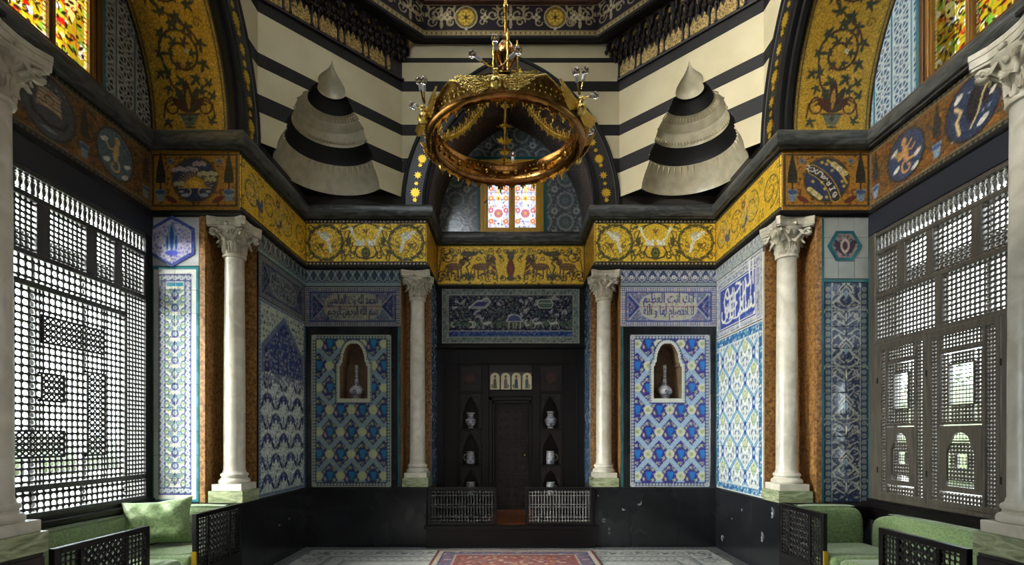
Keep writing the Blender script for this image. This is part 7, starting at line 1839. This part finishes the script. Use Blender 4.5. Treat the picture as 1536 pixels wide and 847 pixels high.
# hub, finial rods, drop rod
q = MB(); q.lathe([(.004,4.60),(.02,4.615),(.045,4.635),(.030,4.65),(.024,4.67),(.055,4.70),(.082,4.76),(.086,4.81),(.070,4.87),(.040,4.91),(.024,4.93),(.034,4.945),(.022,4.965),(.018,5.0),(.016,5.02)],28); _h = q.build('hub_urn','copper',CH,(0,0,.12),smooth=1)
q = MB(); q.lathe([(.014,5.0),(.012,5.3),(.024,5.32),(.026,5.35),(.014,5.37),(.012,5.7),(.026,5.72),(.030,5.76),(.018,5.80),(.013,5.9),(.013,9.3),(.1,9.34),(.12,9.4),(.01,9.42)],16); q.build('suspension_rod','brass',CH,smooth=1)
for k in range(4):
    a = k*PI/2+.2; x,y = .105*math.cos(a),.105*math.sin(a); q = MB(); q.lathe([(.004,4.56),(.014,4.58),(.010,4.60),(.016,4.63),(.010,4.66),(.018,4.70),(.010,4.74),(.018,4.80),(.012,4.86),(.020,4.89),(.008,4.92),(.003,4.95)],10,x,y); q.tube([(x,y,4.66),(x*.5,y*.5,4.68)],.008,6); q.tube([(x,y,4.84),(x*.5,y*.5,4.84)],.008,6); q.build('hub_finial','brass',CH,(0,0,.12),smooth=1)
for k,a in enumerate((math.radians(15),math.radians(92),math.radians(165),math.radians(-88))):
    arm = empty('leafy_arm', parent=CH); pts = []
    for i in range(29):
        t = i/28; r_ = .06+(R_-.05-.06)*t; z = 4.72-(4.72-ZR-.16)*(1-(1-t)**2.0)-.02*math.sin(PI*t); pts.append((r_*math.cos(a),r_*math.sin(a),z))
    q = MB(); q.tube(pts,.010,6); q.build('arm','gilt' if k in (0,2) else 'brass',arm,smooth=1)
    for i in range(3,28):
        if k in (1,3) and i%5: continue
        p = Vector(pts[i]); d = (Vector(pts[min(i+1,28)])-Vector(pts[i-1])).normalized(); sd = Vector((-math.sin(a),math.cos(a),0))
        for sg in (-1,1):
            q = MB(); fr = Fr(tuple(p),tuple(sd*sg),(0,0,1)); h = .050 if i%3 else .078; P = [(0,-.006),(h*.3,-h*.35),(h*.4,-h*.05),(h*.9,-h*.1),(h*.7,h*.12),(h,h*.45),(h*.55,h*.35),(h*.35,h*.7),(h*.2,h*.25),(0,.006)]
            q.prism(fr,P,-.002,.002); q.build('leaf','gilt',arm)
    if k == 1 or k == 3:
        q = MB()
        for i in (10,18): p = Vector(pts[i]); sd = Vector((-math.sin(a),math.cos(a),0)); q.tube([p-sd*.075,p+sd*.075],.005,5)
        q.build('cross_bar','brass',arm)

# ================================================================= garden outside
b = MB(); b.box(-40,-4.3,-20,40,-.6,-.55); g = b.build('garden_path','marble_white'); tag(g,kind='structure')
b = MB(); b.box(4.3,40,-20,40,-.6,-.55); g = b.build('garden_gravel','gravel'); tag(g,kind='structure')  # ground coloured as grey gravel, keeps a green cast off the windows
def shrub(x, y, z, sx, sy, sz, seed, lab, cat='hedge'):
    rg = random.Random(seed); V = []; Q = []; n = 900
    r = np.random.RandomState(seed); th = r.rand(n)*2*PI; ph = np.arccos(r.uniform(-.6,1,n)); rr = .8+.25*r.rand(n)
    P = np.stack([sx*rr*np.sin(ph)*np.cos(th),sy*rr*np.sin(ph)*np.sin(th),sz*rr*np.cos(ph)],1); 
    A = r.normal(size=(n,3)); A /= np.linalg.norm(A,axis=1)[:,None]; B = np.cross(A,r.normal(size=(n,3))); B /= np.linalg.norm(B,axis=1)[:,None]; s_ = .10
    V = np.stack([P-A*s_,P+B*s_*.5,P+A*s_,P-B*s_*.5],1).reshape(-1,3); Q = np.arange(4*n).reshape(n,4)
    root = empty('garden_shrub',(x,y,z)); me = fast_mesh('foliage',V,Q); me.materials.append(MATS['foliage']); link_mesh('foliage',me,root,kind='stuff')
    q = MB(); q.ball((0,0,0),.78,10,8,sq=(sx,sy,sz)); q.build('inner_mass','foliage',root,smooth=1); q = MB(); q.tube([(0,0,-sz),(0,0,0)],.06,6); q.build('stem','wood_brown',root)
    tag(root,lab,cat,'shrubs seen through the lattice')
for i,(x,y,z,sx,sy,sz) in enumerate(((-24,27,.55,3.6,7.5,1.25),(16,19,1.6,1.6,3.2,2.6))):
    shrub(x,y,z,sx,sy,sz,i+1,('dark distant garden hedge seen faintly through the left lattice' if x < 0 else 'dark tree seen through the right lattice above the shutters'),'shrub')
b = MB(); b.box(22,23,-6,46,-.6,4.2); o = b.build('dimming_wall','brick_far'); tag(o,kind='structure')  # wall put in to dim the daylight at the right windows
